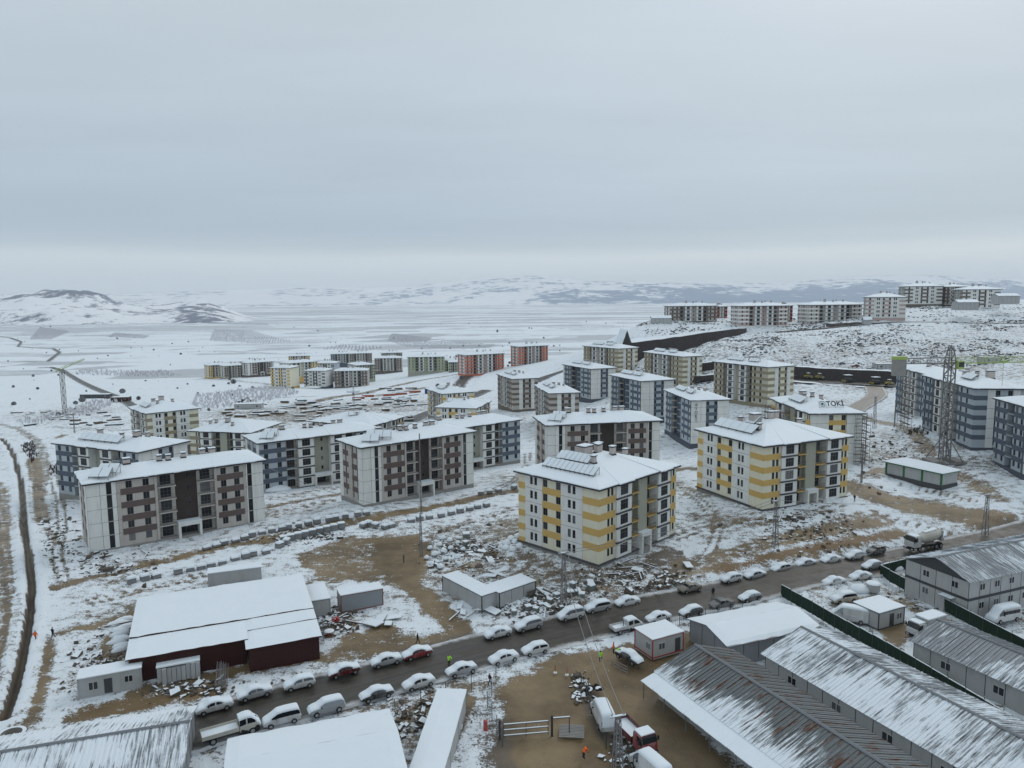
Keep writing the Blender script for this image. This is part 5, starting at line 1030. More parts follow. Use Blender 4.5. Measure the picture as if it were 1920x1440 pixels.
LOWER=[(528,1355,'mpv','white','white people carrier under snow behind the flatbed truck','L'),(612,1334,'suv','silver','snowy silver off-roader second in the lower row','L'),(706,1308,'sedan','black','black saloon under thick snow in the lower row','L'),(785,1287,'sedan','white','snowy white saloon in the lower row left of the green-vested man','L'),(865,1262,'sedan','silver','grey saloon being cleared by the green-vested man','L'),(944,1240,'sedan','white','snowy white saloon just left of the site entrance','L'),(1003,1224,'hatch','white','snowy white hatchback nearest the site entrance','L'),
(1234,1164,'sedan','white','snowy white sedan right of the double-cab pickup','L'),(1295,1153,'hatch','black','dark car under snow, left of the bare grey sedan','L'),(1353,1138,'sedan','grey','bare grey sedan in the lower row behind the low shed','L'),(1405,1126,'hatch','black','dark hatchback under snow right of the bare grey sedan','L'),(1563,1096,'sedan','white','boxy white sedan with snow on its roof near the fence corner','L'),(1613,1086,'sedan','white','rounded white saloon under snow near the fence corner','L')]
for px,py,k,c,l,f in LOWER: roadcar(k,l,px,py,c,f,.4 if 'being cleared' in l else (0 if l.startswith('bare') else 1))
car('hatch','snowy silver car driving toward the viewer at the right of the road',1634,1066,rang(70)+115+65,'silver',1,.05)
car('sedan','black saloon under snow parked in the entrance by the guard cabin',1180,1238,-52,'black',1,.02,group=None)
car('van','white panel van under snow standing below the wire fence strip',1130,1352,98,'white',1,.02,group=None,name='panel_van',cat='van')
car('suv','white off-roader with brown mud on its sides inside the fenced yard',1581,1128,195,'cream',1,.02,group=None)
car('van','white delivery van with rear doors toward viewer inside the fenced yard',1592,1163,152,'white',1,.02,group=None,name='panel_van',cat='van')
mbus=car('van','white minibus under snow beside the two-storey office',1880,1163,198,'white',1,.02,group=None,name='minibus',cat='minibus')
for k in range(4): 
    for s in (-1,1): ob('side_window',box_mesh('mbw',(0,.8,-.012,.012,0,.55),carglass,'side_window'),mbus,(-2.4+k*.88,s*.975,1.35))
car('van','white snow-topped van roof at the bottom edge below the red truck',1218,1452,118,'white',1,.02,group=None,name='panel_van',cat='van')
# double-cab pickup
def bed(root,x0,x1,hw,z0,z1,m,snowed=True):
    mb=MB(); mb.box(x0,x1,-hw,hw,z0-.08,z0); mb.box(x0,x1,-hw,-hw+.06,z0,z1); mb.box(x0,x1,hw-.06,hw,z0,z1); mb.box(x0,x0+.06,-hw+.06,hw-.06,z0,z1); mb.box(x1-.06,x1,-hw+.06,hw-.06,z0,z1); ob('cargo_bed',mb.mesh('cargo_bed',m),root)
    if snowed: ms=MB(); ms.box(x0+.07,x1-.07,-hw+.07,hw-.07,z0+.003,z0+.14); ob('bed_snow',ms.mesh('bed_snow',snow),root)
def pickup(label,px,py,ang,col):
    p=at(px,py,.05); r=thing('pickup_truck',label,'pickup',p,math.radians(ang)); b,s=car_meshes('cab'); o=ob('cab',b,r,(1.35,0,.12)); o.scale=(1.15,1,1); recol(o,PNT[col]); q=ob('snow_cover',s,r,(1.35,0,.12)); q.scale=(1.15,1,1)
    bed(r,-2.6,.1,.88,.75,1.15,PNT[col]); ch=MB(); ch.box(-2.6,2.6,-.8,.8,.42,.67); ob('chassis',ch.mesh('chassis',black),r); wheels(r,(-1.65,1.65),.78,.38,.24); return r
pickup('white double-cab pickup with snowy bed parked left of the white sedan',1174,1182,rang(18),'white')
ft=thing('flatbed_truck','old cream flatbed truck with an empty snowy bed at the lower left','truck',at(433,1380,.05),math.radians(rang(-34)))
b_,s_=car_meshes('cab'); o=ob('cab',b_,ft,(2.15,0,.25)); o.scale=(1.0,1.05,1.1); recol(o,PNT['cream']); q=ob('snow_cover',s_,ft,(2.15,0,.25)); q.scale=(1.,1.05,1.1); bed(ft,-3.3,.85,1.0,.95,1.35,PNT['cream']); ch=MB(); ch.box(-3.2,3.2,-.6,.6,.5,.86); ob('chassis',ch.mesh('chassis',black),ft); wheels(ft,(-2.1,2.35),.85,.42,.26)
# red tipper truck
def truck(name,label,px,py,ang,cabm,z=0.03,cabw=2.3,cabl=1.9,cabh=2.0,zc=.75,L=6.5):
    p=at(px,py,z); r=thing(name,label,'truck',p,math.radians(ang))
    rr=[]; 
    for x,h0,h1,w in ((L/2-cabl,0,cabh,.96),(L/2-cabl*.55,0,cabh+.06,1.),(L/2-.35,0,cabh,1.),(L/2-.08,0,cabh*.55,.98),(L/2,0.06,cabh*.42,.95)):
        hw=cabw/2*w; rr.append([(x,-hw,zc+h0),(x,-hw,zc+h1*.55),(x,-hw*.96,zc+h1-.12),(x,-hw*.8,zc+h1),(x,hw*.8,zc+h1),(x,hw*.96,zc+h1-.12),(x,hw,zc+h1*.55),(x,hw,zc+h0)])
    mb=MB(); mb.loft(rr,lambda j,i:1 if (i in(1,5) and j in(1,2)) or (j==2 and i in (2,3,4)) else 0); ob('cab',mb.mesh('cab',[cabm,carglass]),r)
    fr=MB(); fr.box(-L/2,L/2-.2,-.5,.5,.45,.8); fr.box(L/2-.1,L/2+.06,-cabw/2,cabw/2,.4,.75); ob('chassis',fr.mesh('chassis',black),r)
    sn=MB(); sn.box(L/2-cabl+.05,L/2-.4,-cabw*.42,cabw*.42,zc+cabh+.07,zc+cabh+.2); ob('snow_cover',sn.mesh('snow_cover',snow),r)
    for s in (-1,1): ob('mirror',box_mesh('tmi',(-.05,.05,-.12,.12,-.25,.25),black,'mirror'),r,(L/2-.3,s*(cabw/2+.2),zc+cabh*.7)); ob('headlight',box_mesh('thl',(-.03,.05,-.2,.2,-.1,.1),lamp,'headlight'),r,(L/2+.02,s*cabw*.33,.6))
    return r
rt=truck('tipper_truck','red tipper truck with snow in its bed behind the lattice pylon',1188,1392,-66,PNT['red'],cabw=2.2,L=6.6,cabh=1.8); bed(rt,-3.3,1.1,1.1,.95,1.6,PNT['maroon']); wheels(rt,(-1.9,2.2),.9,.45,.28)
bx=truck('box_truck','white box truck under snow inside the fenced yard',1735,1190,205,PNT['white'],cabw=2.1,L=6.2,cabh=1.7); m=MB(); m.box(-3.1,1.0,-1.1,1.1,.85,2.9); ob('cargo_box',m.mesh('cargo_box',panelw),bx); m=MB(); m.box(-3.15,1.05,-1.13,1.13,2.903,3.08); ob('box_snow',m.mesh('box_snow',snow),bx); wheels(bx,(-1.9,2.1),.85,.4,.26)
mx=truck('concrete_mixer_truck','white concrete mixer truck at the right end of the road',1733,1028,rang(85)+180,PNT['white'],cabw=2.5,L=8.6,cabh=2.1,zc=.95,z=.3)
dr=[]
for x,r_ in ((-3.9,.62),(-3.4,.85),(-2.2,1.15),(-.9,1.22),(.4,1.08),(1.5,.75),(1.7,.5)):
    zc=2.35-x*.10; dr.append([(x,r_*math.cos(a),zc+r_*math.sin(a)) for a in [2*math.pi*k/18 for k in range(18)]])
m=MB(); m.loft(dr); ob('mixer_drum',m.mesh('mixer_drum',PNT['cream'],False),mx)
m=MB(); m.box(-4.4,-3.9,-.6,.6,1.2,3.3); m.box(-4.9,-4.35,-.35,.35,1.1,1.6); m.box(1.6,1.9,-.7,.7,.9,2.3); ob('chute',m.mesh('chute',PNT['silver']),mx)
m=MB(); m.obox((-1.2,0,3.66),(1.6,0,-.16),(0,.45,0),(0,0,.09)); ob('drum_snow',m.mesh('drum_snow',snow),mx); wheels(mx,(-3.2,-1.9,2.6),1.05,.5,.3)
# road rollers and pavers on the upper road
yel=paint('machine_yellow',(.42,.33,.03))
def roller(label,px,py,ang):
    p=gat(px,py); r=thing('road_roller',label,'roller',p,ang,'machines on the upper road'); m=MB(); m.cyl((1.4,-1,.75),.75,2,16,0,axis='y'); ob('drum',m.mesh('drum',steel),r)
    m=MB(); m.box(-2.3,-.2,-.8,.8,.7,1.6); m.box(-.2,1.9,-1.15,-1.0,.6,.95); m.box(-.2,1.9,1.0,1.15,.6,.95); ob('body',m.mesh('body',yel),r); wheels(r,(-1.4,),.8,.7,.45)
    m=MB(); m.box(-.9,.5,-.75,.75,2.7,2.8); 
    for x in (-.85,.45):
        for y in (-.7,.7): m.box(x-.04,x+.04,y-.04,y+.04,1.5,2.7)
    m.box(-.9,.5,-.78,.78,2.803,2.95,1); ob('canopy',m.mesh('canopy',[yel,snow]),r)
def paver(label,px,py,ang):
    p=gat(px,py); r=thing('asphalt_paver',label,'paver',p,ang,'machines on the upper road'); m=MB(); m.box(-2.8,1.2,-1.3,1.3,.5,1.7); m.poly([(1.2,-1.3,.5),(3,-1.6,.5),(3,-1.6,1.5),(1.2,-1.3,1.2)]); m.poly([(1.2,1.3,.5),(3,1.6,.5),(3,1.6,1.5),(1.2,1.3,1.2)][::-1]); m.box(1.2,3,-1.5,1.5,.4,.55); ob('body',m.mesh('body',dgrey),r)
    m=MB(); m.box(-3.3,-2.8,-1.6,1.6,.15,.8); ob('screed',m.mesh('screed',yel),r); m=MB(); m.box(-2.6,1,-1.5,1.5,3.2,3.3); m.box(-2.6,1,-1.52,1.52,3.303,3.5,1)
    for x in (-2.5,.9):
        for y in (-1.4,1.4): m.box(x-.05,x+.05,y-.05,y+.05,1.7,3.2)
    ob('canopy',m.mesh('canopy',[dsteel,snow]),r); m=MB(); m.box(-2.6,1,-1.25,-.9,0,.75); m.box(-2.6,1,.9,1.25,0,.75); ob('track',m.mesh('track',black),r)
roller('yellow road roller leftmost on the upper road',1516,709,.1); roller('yellow road roller second from left on the upper road',1537,710,.1); paver('asphalt paver with snowy canopy in the middle of the upper road',1592,715,.15); paver('asphalt paver with snowy canopy beside the last roller',1644,719,.15); roller('yellow road roller at the right end of the machine row',1668,722,.1)
# ---------------------------------------------------------------- people
skin=pmat('skin',(.35,.20,.14),.6,.05); dk=pmat('dark_cloth',(.018,.02,.026),.85,.1); ora=pmat('orange_vest',(.75,.13,.02),.7,.1); lime=pmat('lime_vest',(.35,.75,.05),.7,.1); gcloth=pmat('green_coat',(.03,.05,.035),.85,.1); mcloth=pmat('maroon_coat',(.07,.02,.025),.85,.1)
def person_mesh(pose,coat):
    def mk():
        J={'pel':(0,0,.95),'chest':(.02,0,1.35),'neck':(.02,0,1.50),'head':(.04,0,1.66),'htop':(.04,0,1.76)}
        for s,n in ((1,'l'),(-1,'r')):
            J['sh'+n]=(.02,s*.19,1.42); J['el'+n]=(.0,s*.27,1.15); J['wr'+n]=(.10,s*.27,.90); J['ha'+n]=(.13,s*.27,.80); J['hip'+n]=(0,s*.10,.90); J['kn'+n]=(.03,s*.11,.50); J['an'+n]=(0,s*.11,.09); J['to'+n]=(.16,s*.12,.04)
        if pose=='walk': J['knl']=(.2,.1,.52); J['anl']=(.26,.1,.09); J['tol']=(.42,.1,.05); J['knr']=(-.05,-.1,.5); J['anr']=(-.28,-.1,.12); J['tor']=(-.14,-.1,.04); J['ell']=(-.15,.25,1.18); J['elr']=(.15,-.25,1.18)
        if pose=='bend':
            for k,v in {'chest':(.34,0,1.2),'neck':(.48,0,1.22),'head':(.60,0,1.18),'htop':(.68,0,1.14),'shl':(.38,.19,1.22),'shr':(.38,-.19,1.22),'ell':(.45,.25,.95),'elr':(.45,-.25,.95),'wrl':(.55,.2,.72),'wrr':(.55,-.2,.72),'hal':(.6,.18,.64),'har':(.6,-.18,.64)}.items(): J[k]=v
        if pose=='reach':
            for k,v in {'ell':(.3,.25,1.3),'elr':(.3,-.25,1.25),'wrl':(.55,.2,1.25),'wrr':(.55,-.2,1.2),'hal':(.64,.18,1.24),'har':(.64,-.18,1.2)}.items(): J[k]=v
        R={'pel':.16,'chest':.18,'neck':.065,'head':.10,'htop':.08,'shl':.085,'shr':.085,'ell':.062,'elr':.062,'wrl':.045,'wrr':.045,'hal':.04,'har':.04,'hipl':.11,'hipr':.11,'knl':.075,'knr':.075,'anl':.06,'anr':.06,'tol':.05,'tor':.05}
        names=list(J); E=[('pel','chest'),('chest','neck'),('neck','head'),('head','htop')]
        for n in 'lr': E+=[('chest','sh'+n),('sh'+n,'el'+n),('el'+n,'wr'+n),('wr'+n,'ha'+n),('pel','hip'+n),('hip'+n,'kn'+n),('kn'+n,'an'+n),('an'+n,'to'+n)]
        me=bpy.data.meshes.new('p'); me.from_pydata([J[n] for n in names],[(names.index(a),names.index(b)) for a,b in E],[]); o=bpy.data.objects.new('p',me); COL.objects.link(o)
        o.modifiers.new('s','SKIN'); 
        for i,n in enumerate(names): v=me.skin_vertices[0].data[i]; v.radius=(R[n],R[n]); v.use_root=(n=='pel')
        o.modifiers.new('u','SUBSURF').levels=1
        dg=bpy.context.evaluated_depsgraph_get(); m2=bpy.data.meshes.new_from_object(o.evaluated_get(dg)); bpy.data.objects.remove(o)
        for x in (coat,dk,skin): m2.materials.append(x)
        hd=np.array(J['head'])
        for f in m2.polygons:
            c=np.array(f.center); f.use_smooth=True; w=1
            if np.linalg.norm(c-hd)<.17: w=2 if c[0]>hd[0]-.02 and c[2]<hd[2]+.06 else 1
            elif min(np.linalg.norm(c-np.array(J['ha'+n])) for n in 'lr')<.07: w=2
            elif c[2]>.86: w=0
            f.material_index=w
        return m2
    return cm(('person',pose,coat.name),mk)
def person(label,px,py,ang,pose,coat,z=None):
    p=gat(px,py) if z is None else at(px,py,z); o=ob('person',person_mesh(pose,coat),None,(p[0],p[1],p[2]),math.radians(ang)); return tag(o,label,'person')
person('person in orange vest walking along the dark trench',67,1203,80,'walk',ora); person('person in dark clothes on the brown path left of the hall',99,1196,40,'walk',dk); person('person in green coat standing on the brown yard',757,1055,0,'stand',gcloth); person('person in black walking past the dark red sedan',783,1207,0,'walk',dk)
person('person in lime vest reaching over a car bonnet on the road',842,1249,-60,'reach',lime,.05); person('person in maroon coat at the fence corner by the entrance',919,1285,200,'walk',mcloth); person('person with lime and black jacket standing in the muddy entrance',1126,1242,90,'stand',lime,.02); person('person in orange vest standing by the black saloon',1150,1225,-20,'stand',ora,.02); person('person in lime vest bending beside the black saloon',1156,1231,-30,'bend',lime,.02)
person('person in orange vest bending over on the muddy yard',1094,1423,30,'bend',ora,.02); person('person in orange vest at the door of the fenced cabin',1678,1169,200,'stand',ora,.02); person('person in maroon coat between flatbed truck and people carrier',481,1366,120,'stand',mcloth,.02); person('person in dark clothes standing on the road beyond the cars',1337,1119,90,'walk',dk,.02); person('person in black near the muddy road by the yellow block',1602,941,20,'walk',dk)
# ---------------------------------------------------------------- lattice masts, cranes, poles, cables
galv=pmat('lattice_grey',(.19,.185,.185),.6,.15); lim=pmat('crane_lime',(.33,.43,.13),.5,.1)
def lattice(mb,a,b,w0,w1,seg,r=.05,m=0,tri=False):
    a=np.array(a,float);b=np.array(b,float);d=(b-a)/np.linalg.norm(b-a); h=np.array([0,0,1.]) if abs(d[2])<.9 else np.array([1.,0,0]); x=np.cross(h,d);x/=np.linalg.norm(x);y=np.cross(d,x)
    cor=[(-1,-1),(1,-1),(1,1),(-1,1)] if not tri else [(-1,-1),(1,-1),(0,1)]
    def P(k,c): q=a+(b-a)*k/seg; w=lerp(w0,w1,k/seg)/2; return q+x*c[0]*w+y*c[1]*w
    n=len(cor)
    for c in cor: mb.bar(P(0,c),P(seg,c),r,m)
    for k in range(seg):
        for i in range(n):
            c,e=cor[i],cor[(i+1)%n]; mb.bar(P(k,c),P(k+1,e),r*.6,m) if (k+i)%2 else mb.bar(P(k,e),P(k+1,c),r*.6,m)
            mb.bar(P(k+1,c),P(k+1,e),r*.55,m)
CP=gat(1770,868); CPd=np.hypot(CP[0],CP[1]); topz=CP[2]+ (868-655)/FPX*np.dot(CP-np.array([0,0,CAMZ]),_f)
cr=thing('tower_crane','tower crane with grey lattice mast and lime green jib before the blue towers','crane',CP); ht=topz-CP[2]
m=MB(); lattice(m,(0,0,1.2),(0,0,ht-3),2.0,2.0,int(ht/2.3),.13); ob('mast',m.mesh('mast',galv),cr)
m=MB()
for c in ((-1,-1),(1,-1),(1,1),(-1,1)): m.bar((c[0]*3.4,c[1]*3.4,.5),(c[0]*.9,c[1]*.9,6.5),.12); m.bar((c[0]*3.4,c[1]*3.4,.4),(-c[1]*3.4,c[0]*3.4,.4),.18)
ob('base_frame',m.mesh('base_frame',galv),cr); m=MB(); m.box(-4.6,-1.6,-3,3,-.5,1.0); m.box(1.6,4.6,-3,3,-.5,1.0); ob('ballast',m.mesh('ballast',conc),cr)
ja=math.radians(-4); jd=np.array([math.cos(ja),math.sin(ja),0])
m=MB(); lattice(m,(0,0,ht-3),jd*46+np.array([0,0,ht-2.4]),1.7,1.2,24,.07,tri=True); ob('jib',m.mesh('jib',lim),cr)
m=MB(); lattice(m,(0,0,ht-3),-jd*15+np.array([0,0,ht-3.2]),1.6,1.4,8,.07); ob('counter_jib',m.mesh('counter_jib',galv),cr)
m=MB(); m.obox(-jd*13.5+np.array([0,0,ht-5]),jd*1.6,(0,.8,0),(0,0,2.2)); ob('counterweight',m.mesh('counterweight',conc),cr); m=MB(); m.obox(-jd*13.5+np.array([0,0,ht-2.3]),jd*1.7,(0,.9,0),(0,0,.45)); ob('winch',m.mesh('winch',lim),cr)
m=MB(); lattice(m,(0,0,ht-3),(0,0,ht+1.0),1.9,.8,2,.1); ob('tower_head',m.mesh('tower_head',galv),cr); m=MB(); m.box(1.0,2.6,-2.2,-.9,ht-5.2,ht-3.0); m.box(2.61,2.63,-2.1,-1.0,ht-4.6,ht-3.3,1); m.box(1.1,2.5,-2.23,-2.21,ht-4.6,ht-3.3,1); ob('operator_cab',m.mesh('operator_cab',[lim,carglass]),cr)
m=MB(); q=jd*14; m.bar(q+np.array([0,0,ht-3]),q+np.array([0,0,ht-10]),.04); m.obox(q+np.array([0,0,ht-3.4]),(.7,0,0),(0,.4,0),(0,0,.3)); ob('trolley',m.mesh('trolley',lim),cr)
c2=gat(122,776); c2h=(776-692)/FPX*np.dot(c2-np.array([0,0,CAMZ]),_f); cr2=thing('tower_crane','distant tower crane with raised lime tip at far left','crane',c2)
m=MB(); lattice(m,(0,0,0),(0,0,c2h),1.8,1.8,int(c2h/2.2),.10); ob('mast',m.mesh('mast',galv),cr2); m=MB(); lattice(m,(-4,0,c2h-1),(6,14,c2h+5),1.4,.8,8,.08,tri=True); ob('jib',m.mesh('jib',lim),cr2); m=MB(); m.box(-1.4,1.4,-1.4,1.4,0,.9); ob('ballast',m.mesh('ballast',conc),cr2)
def mast(label,px,py,top,w=.9,arms=True,name='lattice_pylon'):
    p=gat(px,py); h=(py-top)/FPX*np.dot(p-np.array([0,0,CAMZ]),_f)/math.cos(PITCH)*1.02; r=thing(name,label,'pylon',p,.3); m=MB(); lattice(m,(0,0,-.3),(0,0,h),w,w*.42,max(5,int(h/1.1)),.045); ob('mast',m.mesh('mast',galv),r)
    if arms:
        m=MB(); m.box(-.9,.9,-.08,.08,h-.02,h+.1); m.box(-.92,.92,-.12,.12,h+.102,h+.18,1); ob('cross_arm',m.mesh('cross_arm',[galv,snow]),r)
        for x in (-.75,.75): ob('insulator',box_mesh('ins',(-.05,.05,-.05,.05,0,.22),conc,'insulator'),r,(x,0,h+.18))
    return np.array([p[0],p[1],p[2]+h+.3])
T1=mast('lattice pylon in front of the yellow block among the rubble',1057,1133,1037); T2=mast('lattice pylon at the bottom edge beside the red truck',1158,1446,1340,1.0); T3=mast('lattice pylon in front of the right yellow block',1453,1027,940); T4=mast('lattice pylon by the muddy road at right',1847,1000,928); T5=mast('slim lattice pole beside the brown yard',790,1042,962,.5,False); T6=mast('lattice pylon on the rise behind the kiosk',1639,804,745); T7=mast('lattice pylon among the storage yard stacks',664,770,725,1.4); T8=mast('thin pole standing left behind the light blue block',140,812,775,.5,False)
for (px,py,tp,l) in ((1677,800,758,'slim pole on the slope below the ramp road'),(1615,905,835,'slim pole right of the grey panelled block'),(790,970,815,'street pole in front of the middle brown block')): mast(l,px,py,tp,.3,False,'utility_pole')
def cable(label,a,b,sag,off=0):
    a,b=np.array(a,float),np.array(b,float); d=b-a; n=np.array([-d[1],d[0],0]); n/=np.linalg.norm(n)+1e-9; m=MB(); pts=[a+d*k/24+n*off-np.array([0,0,4*sag*(k/24)*(1-k/24)]) for k in range(25)]
    for p,q in zip(pts[:-1],pts[1:]): m.bar(p,q,.035)
    tag(ob('power_cable',m.mesh('power_cable',cablem)),label,'cable','overhead power cables')
cablem=pmat('cable',(.25,.25,.25),.6,.05)
Y1c=np.array([34.5,147.,13.]); 
cable('overhead cable from the bottom pylon to the rubble pylon, left strand',T2,T1,1.6,.6); cable('overhead cable from the bottom pylon to the rubble pylon, right strand',T2,T1,1.6,-.6)
cable('overhead cable from the rubble pylon along the yellow block, upper strand',T1,T3,1.2,.5); cable('overhead cable from the rubble pylon along the yellow block, lower strand',T1,T3,1.5,-.5); cable('overhead cable between the pylons by the muddy road',T3,T4,1.5,0); cable('overhead cable from the street pole to the far left brown block',T5,np.array([-56,164,14.]),1.5,0)
# ---------------------------------------------------------------- retaining walls and rock cut
rockm=pmat('cut_rock',(.045,.04,.04),.9,.5,.6,bump=.8)
def strip_wall(name,label,pts,h0,h1,off,back=3.,ledge=True):
    """wall following world points, leaning back; snow on its top"""
    r=thing(name,label,'wall',(0,0,0)); l=resample(np.array(pts,float),4.); tg=np.gradient(l,axis=0); tg/=np.hypot(*tg.T)[:,None]; nr=np.stack([-tg[:,1],tg[:,0]],1); z=tz(l[:,0],l[:,1]); n=len(l); mb=MB(); ms=MB(); rn=random.Random(3)
    top=[]; bot=[]
    for i in range(n):
        k=i/(n-1); h=lerp(h0,h1,k); j=rn.uniform(-.4,.4); b=l[i]+nr[i]*off; t=l[i]+nr[i]*(off+back); bot.append((b[0],b[1],z[i]-1.5)); top.append((t[0]+j,t[1]+j,z[i]+h+rn.uniform(-.25,.25)))
    for i in range(n-1):
        A,B,C,D=map(np.array,(bot[i],bot[i+1],top[i+1],top[i])); K=4
        for q in range(K):
            a,b=A+(D-A)*q/K,B+(C-B)*q/K; c,d=B+(C-B)*(q+1)/K,A+(D-A)*(q+1)/K; mb.quad(a,b,c,d)
        t0,t1=np.array(top[i]),np.array(top[i+1]); o0,o1=np.array([*nr[i],0])*3,np.array([*nr[i+1],0])*3; ms.quad(t0+[0,0,.02],t1+[0,0,.02],t1+o1+[0,0,.35],t0+o0+[0,0,.35]); mb.quad(t0,t1,t1+o1,t0+o0)
        mb.quad(t0+o0,t1+o1,t1+o1-[0,0,9],t0+o0-[0,0,9])
    ob('face',mb.mesh('face',rockm),r); ob('snow_cover',ms.mesh('snow_cover',snow),r); return r
ur=ROADS[4][1]; u0=ur[0]; ext=np.array([u0-(ur[3]-u0)/np.hypot(*(ur[3]-u0))*q for q in (60,30)])
strip_wall('retaining_wall','long dark retaining wall behind the road machines',np.vstack([ext,ur]),7.0,5.5,6.0,3.5)
strip_wall('retaining_wall','lower dark terrace wall in front of the road machines',np.vstack([ext,ur[:len(ur)//2]]),1.6,-1.0,-9.5,1.5)
# exposed rock face below the hilltop blocks
def rockcut(label,pts,name='rock_cut'):
    """pts: (px,py_top,py_bottom,depth)"""
    r=thing(name,label,'rock face',(0,0,0)); mb=MB(); ms=MB(); T=[];B=[]; rn=random.Random(9)
    P=[]
    for a,b in zip(pts[:-1],pts[1:]):
        for k in range(6): P.append([lerp(a[i],b[i],k/6) for i in range(4)])
    P.append(pts[-1])
    for px,yt,yb,d in P: T.append(atd(px,yt+rn.uniform(-.6,.6),d+rn.uniform(0,1.5))); B.append(atd(px,yb,d-6))
    for i in range(len(P)-1):
        for q in range(4):
            f=lambda A,C,k:A+(C-A)*k/4; mb.quad(f(B[i],T[i],q),f(B[i+1],T[i+1],q),f(B[i+1],T[i+1],q+1),f(B[i],T[i],q+1))
        o=np.array([0,30.,-1.5]); mb.quad(T[i],T[i+1],T[i+1]+o,T[i]+o); ms.quad(T[i]+[0,0,.05],T[i+1]+[0,0,.05],T[i+1]+o+[0,0,1.6],T[i]+o+[0,0,1.6]); mb.quad(T[i]+o,T[i+1]+o,T[i+1]+o-[0,0,40],T[i]+o-[0,0,40])
    mb.poly([B[0],T[0],T[0]+o,B[0]+o]); ob('face',mb.mesh('face',rockm),r); ob('snow_cover',ms.mesh('snow_cover',snow),r)
rockcut('dark pointed rock cut below the hilltop brown block',[(1166,648,670,474),(1176,619,690,478),(1184,643,696,480),(1240,636,690,492),(1310,626,668,505),(1360,619,640,515),(1400,615,622,522)])
rockcut('thin dark rock cut along the upper hill road',[(1560,607,612,520),(1610,604,611,512),(1700,608,616,500),(1780,614,621,495),(1930,619,625,490)])
# ---------------------------------------------------------------- pallets of kerb stones and paving
palm=pmat('concrete_block',(.235,.24,.245),.85,.2,2.,rnd=.25); wood=pmat('pallet_wood',(.12,.085,.055),.85,.2,3)
def pallet_mesh(part,h):
    def mk():
        mb=MB()
        if part=='base':
            for y in (-.5,0,.42): mb.box(-.6,.6,y,y+.1,0,.1)
            for x in (-.6,-.2,.2,.48): mb.box(x,x+.12,-.5,.52,.1,.13)
            return mb.mesh('pallet_base',wood)
        if part=='row':
            mb.box(-.58,.58,-.48,.48,0,.19); return mb.mesh('block_layer',palm)
        v=[(-.64,-.54,-.03),(.64,-.54,-.04),(.64,.54,-.03),(-.64,.54,-.03),(-.5,-.4,.22),(.5,-.42,.2),(.52,.42,.22),(-.52,.4,.21)]; mb.v=v
        mb.f=[(4,5,6,7),(0,1,5,4),(1,2,6,5),(2,3,7,6),(3,0,4,7)]; mb.m=[0]*5; return mb.mesh('snow_cover',snow)
    return cm(('pal',part,h),mk)
PALG='pallets of paving blocks set out along the new street'
ORD='first second third fourth fifth sixth seventh eighth ninth tenth eleventh twelfth thirteenth fourteenth fifteenth sixteenth seventeenth eighteenth nineteenth twentieth'.split()
def pallet(x,y,ang,layers,label):
    r=thing('block_pallet',label,'pallet',(x,y,gz(x,y)+.05),ang,PALG); s=r; ob('pallet_base',pallet_mesh('base',0),r)
    for k in range(layers): ob('block_layer',pallet_mesh('row',0),r,(random.uniform(-.02,.02),random.uniform(-.02,.02),.13+k*.21))
    ob('snow_cover',pallet_mesh('snow',0),r,(0,0,.13+layers*.21)); r.scale=(1.25,1.2,1.15)
def palline(row,pts,step,layers=(3,4),skip=.08):
    ct=0
    l=pline(pts); d=np.hypot(*np.diff(l,axis=0).T); s=np.concatenate([[0],np.cumsum(d)]); q=1.
    while q<s[-1]:
        x,y=np.interp(q,s,l[:,0]),np.interp(q,s,l[:,1]); k=min(np.searchsorted(s,q),len(l)-1); a=math.atan2(*(l[k]-l[k-1])[::-1])
        if random.random()>skip:
            pallet(x+random.uniform(-.3,.3),y+random.uniform(-.3,.3),a+random.uniform(-.18,.18),random.choice(layers),'snow-capped block pallet, %s from left in the row %s'%(ORD[min(ct,19)],row)); ct+=1
        q+=step*random.uniform(.85,1.2)
palline('behind the maroon hall',[(232,1098),(300,1084),(400,1062),(500,1038)],1.95); palline('below the brown block',[(462,1010),(540,992),(630,976),(690,966)],2.15,(3,4)); palline('before the left block',[(380,1032),(420,1022),(460,1012)],2.0,(2,3)); palline('above the brown yard',[(658,996),(690,984),(720,992),(780,978),(850,964),(912,950)],2.2,(3,3,4)); palline('left of the yellow block',[(894,928),(930,924),(966,916)],2.4,(3,)); palline('beside the kerb stacks',[(520,1030),(535,1022),(545,1012)],1.8,(3,4))
# long stack of kerbs
for k in range(9):
    p=gat(532+k*13.5,1016-k*3.2); r=thing('kerb_stack','snow-topped kerb stone stack, %s from left of the low wall at the yard edge'%ORD[k],'stack',(p[0],p[1],p[2]),.42,'kerb stacks at the yard edge')
    for z in range(4):
        for j in (-.33,.33): ob('kerb_stone',box_mesh('kst',(-.72,.72,-.3,.3,0,.27),palm,'kerb_stone'),r,(0,j,.05+z*.3))
    ob('snow_cover',box_mesh('kss',(-.74,.74,-.66,.66,0,.12),snow,'snow_cover'),r,(0,0,1.24))
